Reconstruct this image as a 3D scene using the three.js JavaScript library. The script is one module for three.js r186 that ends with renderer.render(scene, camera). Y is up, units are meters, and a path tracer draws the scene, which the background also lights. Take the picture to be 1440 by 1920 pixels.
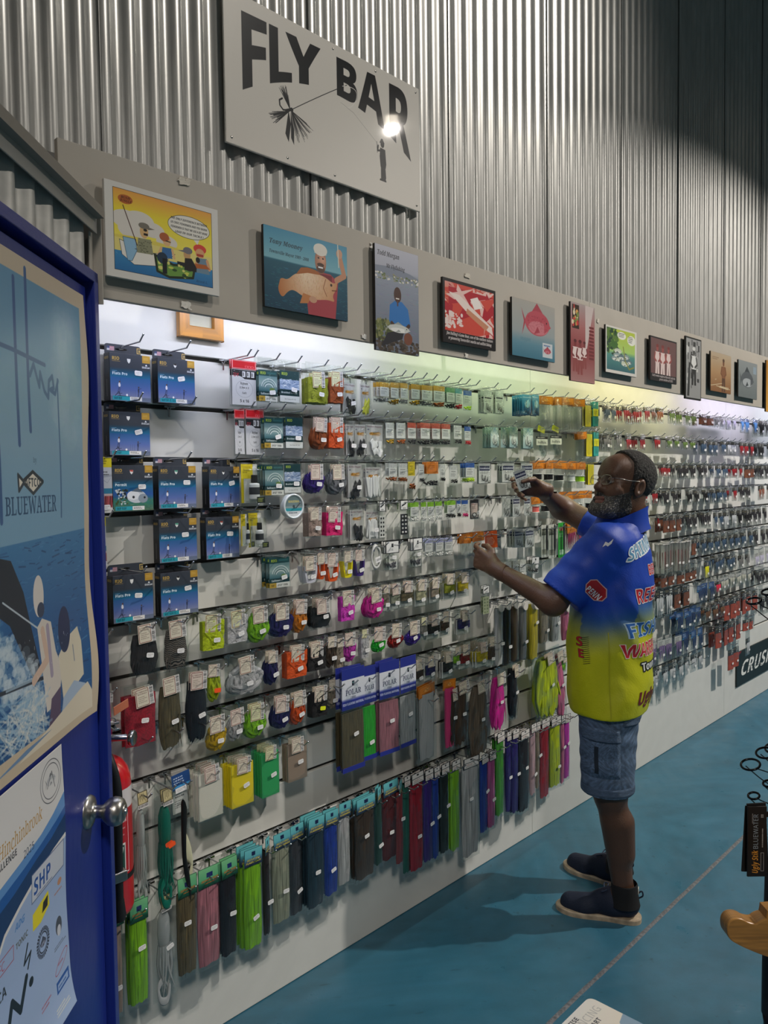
import * as THREE from 'three';
import { mergeGeometries, mergeVertices, toCreasedNormals } from 'three/addons/utils/BufferGeometryUtils.js';
import { RoundedBoxGeometry } from 'three/addons/geometries/RoundedBoxGeometry.js';
import { MarchingCubes } from 'three/addons/objects/MarchingCubes.js';
import { ImprovedNoise } from 'three/addons/math/ImprovedNoise.js';
import { RectAreaLightUniformsLib } from 'three/addons/lights/RectAreaLightUniformsLib.js';

// ---------------------------------------------------------------- camera, exposure, lights
const renderer = new THREE.WebGLRenderer({ antialias: true });
renderer.toneMapping = THREE.LinearToneMapping;
renderer.toneMappingExposure = 1.0;
renderer.shadowMap.enabled = true;
RectAreaLightUniformsLib.init();
const scene = new THREE.Scene();
scene.background = new THREE.Color(0.004, 0.004, 0.005);
// the slat wall is the plane z = 0, x runs along it to the right, y is up; the phone is held at eye height 2 m off the wall
const camera = new THREE.PerspectiveCamera(2 * Math.atan(960 / 1442) * 180 / Math.PI, 0.75, 0.05, 60);
camera.position.set(0, 1.6854, 1.9786);
{
  const pitch = -0.0440, yaw = 0.7674, roll = -0.0130;
  const F = new THREE.Vector3(Math.cos(pitch) * Math.cos(yaw), Math.sin(pitch), -Math.cos(pitch) * Math.sin(yaw));
  const R = new THREE.Vector3().crossVectors(F, new THREE.Vector3(0, 1, 0)).normalize(), U = new THREE.Vector3().crossVectors(R, F);
  const R2 = R.clone().multiplyScalar(Math.cos(roll)).addScaledVector(U, Math.sin(roll)), U2 = U.clone().multiplyScalar(Math.cos(roll)).addScaledVector(R, -Math.sin(roll));
  camera.quaternion.setFromRotationMatrix(new THREE.Matrix4().makeBasis(R2, U2, F.clone().negate()));
}
camera.updateMatrixWorld();
scene.add(camera);
// high-bay shop lamps: [x, y, z, intensity, half angle]; the first one is mirrored in the sign and throws the shadows of the framed prints
const HIGH_BAYS = [
  [5.9, 5.3, 3.5, 125, 1.20, 0.25, [5.9, 0, 3.5]],
  [2.3, 5.4, 3.0, 26, 0.66, 0.6, [2.2, 3.95, 0]],
  [-1.6, 5.4, 4.6, 55, 1.17, 0.3, [-1.6, 0, 4.6]],
  [10.6, 5.4, 4.6, 40, 1.17, 0.3, [10.6, 0, 4.6]],
];
// fluorescent tubes behind the picture fascia: [x from, x to, colour, intensity]
const TUBES = [
  [0.80, 2.02, 0xe2e7ff, 50], [2.10, 3.32, 0xdcf2c4, 30], [3.40, 4.62, 0xf8f0b8, 40], [4.70, 5.92, 0xeae2ff, 46], [6.00, 7.22, 0xe4e8ff, 46],
];

// ---------------------------------------------------------------- small helpers
const V = (x, y, z) => new THREE.Vector3(x, y, z);
let seed = 20250;
const rnd = () => { seed = (seed * 1664525 + 1013904223) >>> 0; return seed / 4294967296; };
const rr = (a, b) => a + (b - a) * rnd();
const noise3 = new ImprovedNoise();
const clamp = THREE.MathUtils.clamp, lerp = THREE.MathUtils.lerp, sstep = THREE.MathUtils.smoothstep;
const used = new Map(), labels = new Map(), oddities = [];
function numbered(name) {
  const n = used.get(name) ?? 0; used.set(name, n + 1);
  return n ? `${name}_${String(n).padStart(3, '0')}` : name;
}
function describe(o, label, category, group) {
  const words = label.split(/\s+/).length;
  if (words < 4 || words > 16) oddities.push(`${words} words: ${label}`);
  if (labels.has(label) && (!group || labels.get(label) !== group)) oddities.push(`twice: ${label}`);
  labels.set(label, group ?? '');
  o.userData.label = label; o.userData.category = category;
  if (group) o.userData.group = group;
  return o;
}
function thing(name, label, category, group, pos = [0, 0, 0], turn = 0) {
  const o = new THREE.Group(); o.name = numbered(name); o.position.set(...pos); o.rotation.y = turn;
  scene.add(o); return describe(o, label, category, group);
}
function part(parent, name, geometry, material, pos, scale, rot) {
  const m = new THREE.Mesh(geometry, material); m.name = name; m.castShadow = m.receiveShadow = true;
  if (pos) m.position.set(...pos);
  if (scale) m.scale.set(...scale);
  if (rot) m.rotation.set(...rot);
  parent.add(m); return m;
}
function structure(name, geometry, material, pos) {
  const m = geometry ? new THREE.Mesh(geometry, material) : new THREE.Group();
  m.name = name; m.castShadow = m.receiveShadow = true; m.userData.kind = 'structure';
  if (pos) m.position.set(...pos);
  scene.add(m); return m;
}
function merge(list) {
  return mergeGeometries(list.map((g) => { const n = g.index ? g.toNonIndexed() : g.clone(); for (const k of Object.keys(n.attributes)) if (!['position', 'normal', 'uv'].includes(k)) n.deleteAttribute(k); return n; }));
}
const box = (w, h, d, x = 0, y = 0, z = 0, rx = 0, ry = 0, rz = 0) => new THREE.BoxGeometry(w, h, d).applyMatrix4(new THREE.Matrix4().compose(V(x, y, z), new THREE.Quaternion().setFromEuler(new THREE.Euler(rx, ry, rz)), V(1, 1, 1)));
const rbox = (w, h, d, r, x = 0, y = 0, z = 0, s = 2) => new RoundedBoxGeometry(w, h, d, s, r).translate(x, y, z);
const tube = (pts, r, seg = 24, rad = 8, closed = false) => new THREE.TubeGeometry(new THREE.CatmullRomCurve3(pts.map((p) => V(...p)), closed), seg, r, rad, closed);
function bar(a, b, r, rad = 8, r2 = r) {
  const A = V(...a), B = V(...b), d = B.clone().sub(A), g = new THREE.CylinderGeometry(r2, r, d.length(), rad);
  return g.applyQuaternion(new THREE.Quaternion().setFromUnitVectors(V(0, 1, 0), d.clone().normalize())).translate(...A.add(B).multiplyScalar(0.5).toArray());
}
const lathe = (pts, seg = 28) => new THREE.LatheGeometry(pts.map((p) => new THREE.Vector2(...p)), seg);
function extrude(points, depth, bevel = 0.001, curve) {
  const s = new THREE.Shape(); points.forEach((p, i) => (i ? s.lineTo(...p) : s.moveTo(...p))); s.closePath();
  return new THREE.ExtrudeGeometry(s, { depth, bevelEnabled: bevel > 0, bevelSize: bevel, bevelThickness: bevel, bevelSegments: 2, curveSegments: curve ?? 8 });
}
function bend(g, f) {        // moves every vertex, then recomputes smooth normals
  const m = g.index ? g : mergeVertices(g), p = m.attributes.position, v = V();
  for (let i = 0; i < p.count; i++) { v.fromBufferAttribute(p, i); f(v, i); p.setXYZ(i, v.x, v.y, v.z); }
  m.computeVertexNormals(); return m;
}

// ---------------------------------------------------------------- textures
function canvasOf(w, h) { const c = document.createElement('canvas'); c.width = w; c.height = h; return [c, c.getContext('2d')]; }
function canvasTexture(c, srgb = true, rep) {
  const t = new THREE.CanvasTexture(c); if (srgb) t.colorSpace = THREE.SRGBColorSpace;
  t.wrapS = t.wrapT = THREE.RepeatWrapping; if (rep) t.repeat.set(...rep); t.anisotropy = 8; return t;
}
function dataTexture(w, h, f, srgb = false, rep) {
  const d = new Uint8Array(w * h * 4);
  for (let y = 0; y < h; y++) for (let x = 0; x < w; x++) { const c = f(x / w, y / h); const i = (y * w + x) * 4; d[i] = clamp(c[0] * 255, 0, 255); d[i + 1] = clamp(c[1] * 255, 0, 255); d[i + 2] = clamp(c[2] * 255, 0, 255); d[i + 3] = 255; }
  const t = new THREE.DataTexture(d, w, h); t.magFilter = t.minFilter = THREE.LinearFilter; t.wrapS = t.wrapT = THREE.RepeatWrapping; if (srgb) t.colorSpace = THREE.SRGBColorSpace; if (rep) t.repeat.set(...rep); t.needsUpdate = true; return t;
}
const fbm = (x, y, z, o = 4) => { let s = 0, a = 0.5, f = 1; for (let i = 0; i < o; i++) { s += a * noise3.noise(x * f, y * f, z * f); a *= 0.5; f *= 2.03; } return s; };
// tileable noise on a torus
const tile = (u, v, s, z = 0, o = 4) => { const a = u * 6.2832, b = v * 6.2832; return fbm(Math.cos(a) * s + 5 + z, Math.sin(a) * s + Math.cos(b) * s * 1.3, Math.sin(b) * s + z * 3, o); };
const T = {};
T.strand = dataTexture(256, 256, (u, v) => { const k = 0.78 + 0.5 * fbm(u * 70, v * 3, 1, 3) + 0.25 * fbm(u * 17, v * 2, 7, 2); return [k, k, k]; }, true);
T.wool = dataTexture(256, 256, (u, v) => { const k = 0.86 + 0.5 * tile(u, v, 4, 3, 4); return [k, k, k]; }, true);
T.woolBump = dataTexture(256, 256, (u, v) => { const k = 0.5 + 0.9 * tile(u, v, 9, 5, 3); return [k, k, k]; });
T.grizzly = dataTexture(128, 256, (u, v) => { const z = 0.012 * Math.sin(u * 6.28 * 9), b = Math.sin((v + z) * 6.28 * 24) + 0.8 * fbm(u * 20, v * 30, 2, 3); const k = b > 0 ? 0.5 : 0.05; return [k, k * 0.92, k * 0.85]; }, true);
T.floorMap = dataTexture(1024, 1024, (u, v) => {
  const a = tile(u, v, 1.2, 2, 5), b = tile(u, v, 5, 9, 4), f = rnd() - 0.5, s = Math.max(0, tile(u, v, 14, 4, 3) - 0.32) * 1.4;
  const k = 0.9 + 0.13 * a + 0.1 * b + 0.03 * f - s * 0.7;
  return [0.20 * k + 0.05 * Math.max(0, a), 0.425 * k, 0.515 * k];
}, true, [0.42, 0.42]);
T.floorRough = dataTexture(512, 512, (u, v) => { const k = 0.52 + 0.35 * tile(u, v, 3, 11, 5); return [k, k, k]; }, false, [0.5, 0.5]);
T.grime = dataTexture(512, 512, (u, v) => { const k = 0.98 + 0.035 * tile(u, v, 2.2, 6, 5) - Math.max(0, tile(u, v, 8, 3, 3) - 0.46) * 0.5; return [k, k, k * 0.99]; }, true);
T.metal = dataTexture(512, 512, (u, v) => { const k = 0.95 + 0.09 * tile(u, v, 6, 1, 4) + 0.09 * tile(u, v, 1.5, 8, 3); return [k, k, k]; }, true, [1, 0.5]);
T.wood = dataTexture(512, 256, (u, v) => { const r = fbm(u * 3, v * 34, 4, 4) + 0.35 * Math.sin((v * 9 + fbm(u * 2, v * 3, 8, 2) * 2) * 6.28) * 0.35; const k = 0.88 + 0.32 * r; return [k, k * 0.97, k * 0.92]; }, true);
T.denim = dataTexture(512, 512, (u, v) => { const w = 0.5 + 0.5 * Math.sin((u + v) * 6.28 * 90), f = tile(u, v, 3, 2, 5), n = rnd() - 0.5; const k = 0.82 + 0.12 * w + 0.55 * f + 0.14 * n; return [0.36 * k, 0.45 * k, 0.56 * k]; }, true);
T.denimBump = dataTexture(256, 256, (u, v) => { const k = 0.5 + 0.5 * Math.sin((u + v) * 6.28 * 45); return [k, k, k]; });
T.film = dataTexture(256, 256, (u, v) => { const k = 0.5 + 0.8 * Math.abs(tile(u, v, 1.6, 4, 4)) + 0.3 * tile(u, v, 4, 9, 3); return [k, k, k]; });

// ---------------------------------------------------------------- materials
const mats = new Map();
function mat(color, rough = 0.6, opts = {}) {
  const key = JSON.stringify([color, rough, Object.keys(opts).map((k) => [k, opts[k]?.uuid ?? opts[k]])]);
  if (!mats.has(key)) { const M = Object.keys(opts).some((k) => /clearcoat|transmission|sheen|thickness|ior|specular|anis/.test(k)) ? THREE.MeshPhysicalMaterial : THREE.MeshStandardMaterial; mats.set(key, new M({ color, roughness: rough, ...opts })); }
  return mats.get(key);
}
const M = {
  film: new THREE.MeshPhysicalMaterial({ color: 0xf6f8f7, transmission: 1, thickness: 0, roughness: 0.09, ior: 1.5, bumpMap: T.film, bumpScale: 0.002, side: THREE.DoubleSide }),
  clearHard: new THREE.MeshPhysicalMaterial({ color: 0xf4f7f6, transmission: 1, thickness: 0, roughness: 0.05, ior: 1.5 }),
  chrome: mat(0xb9bcc0, 0.22, { metalness: 1 }),
  steel: mat(0xa8a6a2, 0.32, { metalness: 1 }),
  darkSteel: mat(0x5c5c5c, 0.35, { metalness: 1 }),
  white: mat(0xe8e8e6, 0.45), paper: mat(0xe9e6dd, 0.6), black: mat(0x101113, 0.4), rubber: mat(0x15161a, 0.55),
  slat: new THREE.MeshStandardMaterial({ color: 0xdcdcd8, roughness: 0.42, map: T.grime }),
  slot: mat(0x4c4a46, 0.6), fascia: new THREE.MeshStandardMaterial({ color: 0xb2aba1, roughness: 0.62, map: T.grime }),
  zinc: new THREE.MeshStandardMaterial({ color: 0xb9b9b5, roughness: 0.37, metalness: 0.62, map: T.metal }),
};
// ---------------------------------------------------------------- print: one sheet of artwork for all the packaging
const [sheet, S] = canvasOf(2048, 2048);
S.fillStyle = '#ddd'; S.fillRect(0, 0, 2048, 2048);
let shelfX = 2, shelfY = 2, shelfH = 0;
const cells = {};
function cell(name, w, h, draw) {
  if (shelfX + w + 4 > 2048) { shelfX = 2; shelfY += shelfH + 4; shelfH = 0; }
  if (shelfY + h > 2046) oddities.push('print sheet is full at ' + name);
  S.save(); S.beginPath(); S.rect(shelfX - 1, shelfY - 1, w + 2, h + 2); S.clip(); S.translate(shelfX, shelfY); draw(S, w, h); S.restore();
  cells[name] = [shelfX / 2048, 1 - (shelfY + h) / 2048, (shelfX + w) / 2048, 1 - shelfY / 2048];
  shelfX += w + 4; shelfH = Math.max(shelfH, h);
}
const fill = (c, col, x, y, w, h) => { c.fillStyle = col; c.fillRect(x, y, w, h); };
function text(c, s, x, y, size, col, font = 'sans-serif', weight = 'bold', align = 'left', maxW) { c.font = `${weight} ${size}px ${font}`; c.fillStyle = col; c.textAlign = align; c.textBaseline = 'alphabetic'; c.fillText(s, x, y, maxW); }
function grad(c, stops, x, y, w, h, dx = 0, dy = 1) { const g = c.createLinearGradient(x, y, x + w * dx, y + h * dy); stops.forEach(([t, col]) => g.addColorStop(t, col)); c.fillStyle = g; c.fillRect(x, y, w, h); }
function poly(c, col, pts, stroke) { c.beginPath(); pts.forEach((p, i) => (i ? c.lineTo(...p) : c.moveTo(...p))); c.closePath(); if (col) { c.fillStyle = col; c.fill(); } if (stroke) { c.strokeStyle = stroke; c.stroke(); } }
function blob(c, col, x, y, rx, ry, rot = 0) { c.beginPath(); c.ellipse(x, y, rx, ry, rot, 0, 6.2832); c.fillStyle = col; c.fill(); }
function line(c, col, w, ...pts) { c.strokeStyle = col; c.lineWidth = w; c.lineCap = 'round'; c.lineJoin = 'round'; c.beginPath(); pts.forEach((p, i) => (i ? c.lineTo(...p) : c.moveTo(...p))); c.stroke(); }
function scribble(c, col, x, y, w, h, n = 4) { for (let i = 0; i < n; i++) { let px = x; const yy = y + (i + 0.5) * h / n, e = x + w * rr(0.55, 1); c.fillStyle = col; while (px < e) { const l = rr(2, 7); c.fillRect(px, yy - h / n * 0.25, l, Math.max(1, h / n * 0.45)); px += l + rr(1, 3); } } }
function barcode(c, x, y, w, h, down) { fill(c, '#f4f2ee', x, y, w, h); c.fillStyle = '#222'; for (let i = 2; i < (down ? h : w) - 3; i += rr(2, 5)) { const t = rr(0.8, 2.4); down ? c.fillRect(x + 3, y + i, w - 7, t) : c.fillRect(x + i, y + 3, t, h - 9); } }
function anglerScene(c, x, y, w, h) {   // two anglers on the bow of a skiff, on flat blue water
  grad(c, [[0, '#2f639a'], [0.5, '#5b70ae'], [0.8, '#8088ae'], [0.82, '#66738e'], [1, '#747d90']], x, y, w, h);
  for (let i = 0; i < 60; i++) fill(c, `rgba(40,48,70,${rr(0.1, 0.35)})`, x + rr(0, w), y + h * rr(0.84, 1), rr(3, 14), 1);
  poly(c, '#3b3f52', [[x + w * 0.06, y + h * 0.86], [x + w * 0.2, y + h * 0.77], [x + w * 0.72, y + h * 0.8], [x + w * 0.68, y + h * 0.86]]);
  line(c, '#2b2b3a', 3, [x + w * 0.1, y + h * 0.82], [x + w * 0.2, y + h * 0.62], [x + w * 0.24, y + h * 0.8]); line(c, '#2b2b3a', 2, [x + w * 0.17, y + h * 0.7], [x + w * 0.28, y + h * 0.68]);
  blob(c, '#e8e6ea', x + w * 0.22, y + h * 0.33, w * 0.028, h * 0.1); line(c, '#39405c', 3, [x + w * 0.21, y + h * 0.42], [x + w * 0.18, y + h * 0.64]); line(c, '#39405c', 3, [x + w * 0.23, y + h * 0.42], [x + w * 0.22, y + h * 0.66]); blob(c, '#6b4b3f', x + w * 0.225, y + h * 0.2, 4, 5); line(c, '#33394f', 1, [x + w * 0.24, y + h * 0.3], [x + w * 0.25, y + h * 0.02]);
  blob(c, '#343b55', x + w * 0.69, y + h * 0.52, w * 0.02, h * 0.1); line(c, '#2c3247', 4, [x + w * 0.69, y + h * 0.58], [x + w * 0.68, y + h * 0.8]); blob(c, '#54413c', x + w * 0.695, y + h * 0.38, 4, 4); line(c, '#2c3247', 2, [x + w * 0.69, y + h * 0.46], [x + w * 0.76, y + h * 0.42]);
  blob(c, '#f2f0ee', x + w * 0.4, y + h * 0.74, w * 0.025, h * 0.05); for (let i = 0; i < 3; i++) line(c, '#4a516c', 1, [x + w * (0.5 + i * 0.05), y + h * 0.8], [x + w * (0.5 + i * 0.05), y + h * 0.5]);
}
function lineBox(c, w, h, code, kind, logo) {
  grad(c, [[0, '#3a3f48'], [0.3, '#363c45'], [0.36, '#1f4a63'], [0.5, '#1b6d97']], 0, 0, w, h);
  if (kind === 'permit') {
    grad(c, [[0, '#1c5f88'], [0.3, '#2a56a0'], [0.6, '#2f7a72'], [1, '#4d6a52']], 0, h * 0.48, w, h * 0.52);
    for (let i = 0; i < 120; i++) blob(c, `rgba(${rr(60, 120) | 0},${rr(110, 150) | 0},${rr(80, 120) | 0},.5)`, rr(0, w), h * rr(0.72, 1), rr(3, 12), rr(2, 5));
    for (let i = 0; i < 50; i++) blob(c, ['#1d2530', '#c9cfd2', '#43552f'][i % 3], w * rr(0.08, 0.34), h * rr(0.52, 0.86), rr(3, 9), rr(3, 8));
    blob(c, '#c6ccd2', w * 0.58, h * 0.69, w * 0.24, h * 0.14); blob(c, '#dfe3e6', w * 0.5, h * 0.66, w * 0.16, h * 0.1); blob(c, '#8d99a4', w * 0.74, h * 0.73, w * 0.12, h * 0.1);
    poly(c, '#5d6b78', [[w * 0.45, h * 0.57], [w * 0.62, h * 0.48], [w * 0.74, h * 0.6]]); blob(c, '#20252c', w * 0.5, h * 0.7, 7, 7); blob(c, '#20252c', w * 0.78, h * 0.71, 6, 6);
  } else anglerScene(c, 0, h * 0.5, w, h * 0.5);
  text(c, 'RIO', w * 0.05, h * 0.145, h * 0.1, '#cba64c', 'sans-serif', 'bold'); fill(c, '#a98b45', w * 0.05, h * 0.165, w * 0.2, 2);
  fill(c, '#b88f35', w * 0.8, 0, w * 0.2, h * 0.16); fill(c, '#d6b668', w * 0.83, h * 0.05, w * 0.12, 2); fill(c, '#d6b668', w * 0.83, h * 0.08, w * 0.12, 2);
  poly(c, '#e6e6e2', [[w * 0.42, h * 0.1], [w * 0.51, h * 0.1], [w * 0.5, h * 0.16], [w * 0.465, h * 0.2], [w * 0.43, h * 0.16]]); poly(c, logo, [[w * 0.42, h * 0.1], [w * 0.51, h * 0.1], [w * 0.495, h * 0.145], [w * 0.43, h * 0.13]]);
  text(c, 'SlickCast', w * 0.79, h * 0.27, h * 0.052, '#eef1f2', 'sans-serif', 'bold', 'left', w * 0.2); poly(c, '#eef1f2', [[w * 0.87, h * 0.22], [w * 0.9, h * 0.18], [w * 0.93, h * 0.22]]);
  scribble(c, '#6fa6c6', w * 0.05, h * 0.36, w * 0.18, h * 0.03, 1);
  text(c, kind === 'permit' ? 'Permit' : 'Flats Pro', w * 0.05, h * 0.455, h * 0.085, '#e9f2f6', 'sans-serif', 'bold');
  fill(c, '#2ba0b2', w * 0.05, h * 0.9, w * 0.42, h * 0.085); text(c, code, w * 0.08, h * 0.97, h * 0.075, '#0f4a55', 'sans-serif', 'bold'); fill(c, '#eceae6', w * 0.47, h * 0.9, w * 0.3, h * 0.085); scribble(c, '#333', w * 0.5, h * 0.915, w * 0.22, h * 0.05, 2);
}
[['f', 'WF8F', 'sky', '#e6e6e2'], ['r', 'WF9F/I StealthTip', 'sky', '#222'], ['t', 'WF10F/I - 10 ips', 'sky', '#5aa58a'], ['v', 'WF9', 'sky', '#333'], ['w', 'WF11', 'sky', '#a0463c'], ['h', 'WF10F/I - 10 ips', 'sky', '#222'], ['p', 'WF10F', 'permit', '#c9584c']].forEach(([n, code, k, logo]) => cell('box_' + n, 230, 240, (c, w, h) => lineBox(c, w, h, code, k, logo)));
cell('boxTab', 230, 60, (c, w, h) => { fill(c, '#363b43', 0, 0, w, h); fill(c, '#b9bcc4', 14, 14, 40, 24); for (let i = 0; i < 4; i++) fill(c, '#a8404a', 28, 15 + i * 6, 26, 3); fill(c, '#39456e', 14, 14, 15, 12); c.strokeStyle = '#c6a85a'; c.lineWidth = 4; c.strokeRect(w - 46, 12, 26, 28); text(c, 'R', w - 33, 35, 22, '#c6a85a', 'sans-serif', 'bold', 'center'); });
cell('boxSide', 40, 240, (c, w, h) => { grad(c, [[0, '#2b3038'], [0.4, '#21303c'], [0.5, '#15171c'], [1, '#121318']], 0, 0, w, h); text(c, 'RIO', 4, 30, 17, '#cba64c'); fill(c, '#888', 18, h * 0.55, 2, h * 0.36); });
// flat leader packets
cell('leader_silver', 150, 220, (c, w, h) => { fill(c, '#14474a', 0, 0, w, h); text(c, 'RIO', 12, 32, 26, '#b9cf3c'); fill(c, '#2b6468', 70, 14, 70, 14); grad(c, [[0, '#6c8f92'], [0.5, '#9fb6b4'], [1, '#3f6d78']], 0, 42, w, 110); for (let i = 0; i < 5; i++) { c.strokeStyle = ['#dfe7e6', '#7f9a9c', '#c9d4d2', '#4d7074', '#eef3f2'][i]; c.lineWidth = 5; c.beginPath(); c.ellipse(w * 0.55, 128, 62 - i * 7, 66 - i * 9, 0, 3.3, 6.1); c.stroke(); } blob(c, '#6e8a42', w * 0.72, 136, 22, 12); fill(c, '#123c40', 0, 152, w, 32); text(c, 'Saltwater', 14, 175, 19, '#e8eeee'); fill(c, '#c4a13d', 0, 184, 50, 36); text(c, "10'", 10, 211, 20, '#3a3214'); fill(c, '#e6e6e0', 50, 184, w - 50, 36); text(c, '.012" 15lb', 56, 210, 17, '#26292c', 'sans-serif', 'bold', 'left', 90); });
cell('leader_braid', 150, 220, (c, w, h) => { fill(c, '#123f44', 0, 0, w, h); text(c, 'RIO', 14, 32, 26, '#b9cf3c'); fill(c, '#9fb2d2', 0, 62, w, 70); for (let i = 0; i < 90; i++) { const x = rr(0, w), y = rr(62, 128); line(c, ['#d8e2f2', '#7f95bd', '#eef2f8', '#5f789f'][i % 4], rr(2, 5), [x, y], [x + rr(8, 22), y + rr(-6, 6)]); } fill(c, '#10383c', 0, 132, w, 44); text(c, 'Braided Loops', 10, 160, 18, '#e8eeee', 'sans-serif', 'bold', 'left', 130); fill(c, '#e4e6e4', 0, 176, w, 44); text(c, 'for lines #7-10', 36, 204, 13, '#555', 'sans-serif', 'normal'); });
cell('redHead', 150, 70, (c, w, h) => { fill(c, '#c2141f', 0, 0, w, h); c.strokeStyle = '#e8c8c8'; c.lineWidth = 3; c.strokeRect(5, 5, w - 10, h - 10); for (let i = 0; i < 3; i++) { c.strokeStyle = '#e06a70'; c.strokeRect(82 + i * 18, 42, 14, 14); } });
cell('redBody', 150, 190, (c, w, h) => { fill(c, '#dedcdf', 0, 0, w, h); fill(c, '#26252a', 0, 8, w, 46); blob(c, '#dedcdf', 20, 62, 60, 24); text(c, 'OY', 8, 44, 26, '#c23a48'); ['#e8e6e8', '#e8e6e8', '#e8e6e8'].forEach((k, i) => { fill(c, k, 64 + i * 28, 14, 20, 30); fill(c, '#26252a', 68 + i * 28, 20, 5, 18); }); c.strokeStyle = '#aaa9b0'; c.lineWidth = 1.5; c.beginPath(); c.ellipse(w / 2, 106, 52, 44, 0, 0, 6.3); c.stroke(); text(c, 'Nylon', w / 2, 84, 17, '#444', 'sans-serif', 'bold', 'center'); text(c, '2.5m x 2', w / 2, 104, 15, '#444', 'sans-serif', 'bold', 'center', 70); text(c, 'Salt', w / 2, 132, 15, '#555', 'sans-serif', 'bold', 'center'); text(c, '5 x 16', w / 2, 176, 21, '#222', 'sans-serif', 'bold', 'center', 96); });
// cream paper label with a red rule and a bar code down its side
[['card', '#d8d0bc'], ['cardPink', '#d6c8ba'], ['cardLime', '#d0d2a8']].forEach(([n, col]) => cell(n, 130, 130, (c, w, h) => { fill(c, col, 0, 0, w - 32, h); barcode(c, w - 32, 0, 32, h, true); c.strokeStyle = '#6c181e'; c.lineWidth = 3.4; c.beginPath(); c.roundRect(6, 6, w - 42, h - 12, 6); c.stroke(); text(c, 'E.J. TODD & SON', (w - 32) / 2, 28, 12, '#4b2422', 'serif', 'bold', 'center', 80); text(c, 'MATERIALS', (w - 32) / 2, 42, 11, '#4b2422', 'serif', 'bold', 'center', 66); scribble(c, '#9a8c7c', 18, 54, 62, 50, 4); }));
cell('cardTall', 90, 150, (c, w, h) => { fill(c, '#cfc292', 0, 0, w, h - 34); c.strokeStyle = '#2a2620'; c.lineWidth = 5; c.strokeRect(4, 4, w - 8, h - 42); c.save(); c.translate(60, 14); c.rotate(Math.PI / 2); scribble(c, '#6b6144', 0, 0, 84, 44, 4); c.restore(); barcode(c, 0, h - 34, w, 34, false); });
cell('price', 64, 40, (c, w, h) => { fill(c, '#efeeec', 0, 0, w, h); scribble(c, '#b9b6b4', 10, 9, 44, 22, 2); });
cell('pop', 130, 250, (c, w, h) => { fill(c, '#cbc8c6', 0, 0, w, h); text(c, 'Perfect Popper', w / 2, 24, 17, '#5a2438', 'serif', 'bold italic', 'center', w - 12); blob(c, '#76748a', 18, 42, 9, 6); for (let i = 0; i < 30; i++) line(c, ['#c98d34', '#a86a24', '#e2b866', '#8a5a20'][i % 4], 2, [w * 0.35, 74], [w * rr(0.3, 0.9), rr(56, 96)]); blob(c, '#c98d34', w * 0.34, 76, 20, 12); blob(c, '#111', w * 0.3, 73, 4, 4); });
cell('popEye', 110, 250, (c, w, h) => { fill(c, '#141316', 0, 0, w, h); fill(c, '#cbb7ae', 12, 60, w - 24, 110); scribble(c, '#7c1c22', 18, 66, 74, 16, 1); scribble(c, '#54403c', 18, 92, 70, 40, 4); fill(c, '#bfb2a8', 12, 170, w - 24, 64); blob(c, '#1a1a1c', w / 2, 202, 30, 28); blob(c, '#f2efec', w / 2, 202, 18, 18); });
// bead packets: coloured header above a white slip
[['gold', '#c99a34', '#a8741c'], ['green', '#5f9a68', '#2f6a3a'], ['teal', '#4c9aa0', '#27686e'], ['blue', '#2f5fae', '#1c3f80'], ['redh', '#c8553f', '#8a2c1c'], ['lime', '#8fc62e', '#4b7a12'], ['lavender', '#aeb0d2', '#5c5e90'], ['clear', '#c9cbc8', '#a2a5a2'], ['yellow', '#dcc51e', '#7a6c0c'], ['orangeh', '#d67a18', '#8a4408'], ['plain', '#dcdcd2', '#a9a99c']].forEach(([n, a, b]) => cell('bead_' + n, 70, 120, (c, w, h) => { if (n === 'yellow' || n === 'orangeh') { fill(c, a, 0, 0, w, h); scribble(c, b, 14, 30, 44, 50, 3); c.strokeStyle = b; c.lineWidth = 2; c.strokeRect(8, 12, w - 16, h - 24); return; } fill(c, '#d9dad6', 0, 0, w, h); fill(c, a, 0, 0, w, 40); for (let i = 0; i < 24; i++) fill(c, b, rr(2, w - 8), rr(6, 36), rr(3, 8), 3); scribble(c, '#555', 14, 48, w - 24, 14, 1); scribble(c, '#777', 10, 68, w - 20, 34, 4); }));
// hook packets
function hookShape(c, x, y, s, col) { c.strokeStyle = col; c.lineWidth = Math.max(2, s * 0.09); c.lineCap = 'round'; c.beginPath(); c.moveTo(x, y); c.lineTo(x, y + s * 0.8); c.arc(x + s * 0.25, y + s * 0.8, s * 0.25, Math.PI, 0, true); c.lineTo(x + s * 0.5, y + s * 0.5); c.stroke(); blob(c, col, x, y - 2, s * 0.07, s * 0.07); }
cell('hookp_white', 100, 190, (c, w, h) => { fill(c, '#dfe0da', 0, 0, w, h); fill(c, '#b3b7b4', 0, 0, w, 50); for (let i = 0; i < 8; i++) line(c, '#e9ece8', 3, [rr(0, w), rr(2, 48)], [rr(0, w), rr(2, 48)]); fill(c, '#3c3f46', 10, 54, w - 20, 14); scribble(c, '#6a6a68', 10, 74, w - 20, 24, 2); hookShape(c, 40, 112, 50, '#2c2c2e'); });
cell('hookp_blue', 100, 190, (c, w, h) => { grad(c, [[0, '#4aa0c4'], [0.5, '#2f86b4'], [1, '#1f5f92']], 0, 0, w, h); scribble(c, '#d8ecf4', 8, 18, 84, 16, 1); blob(c, '#8cc8dc', 60, 90, 30, 40); hookShape(c, 46, 60, 64, '#11283a'); scribble(c, '#bfe0ec', 10, 150, 50, 30, 3); });
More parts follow.
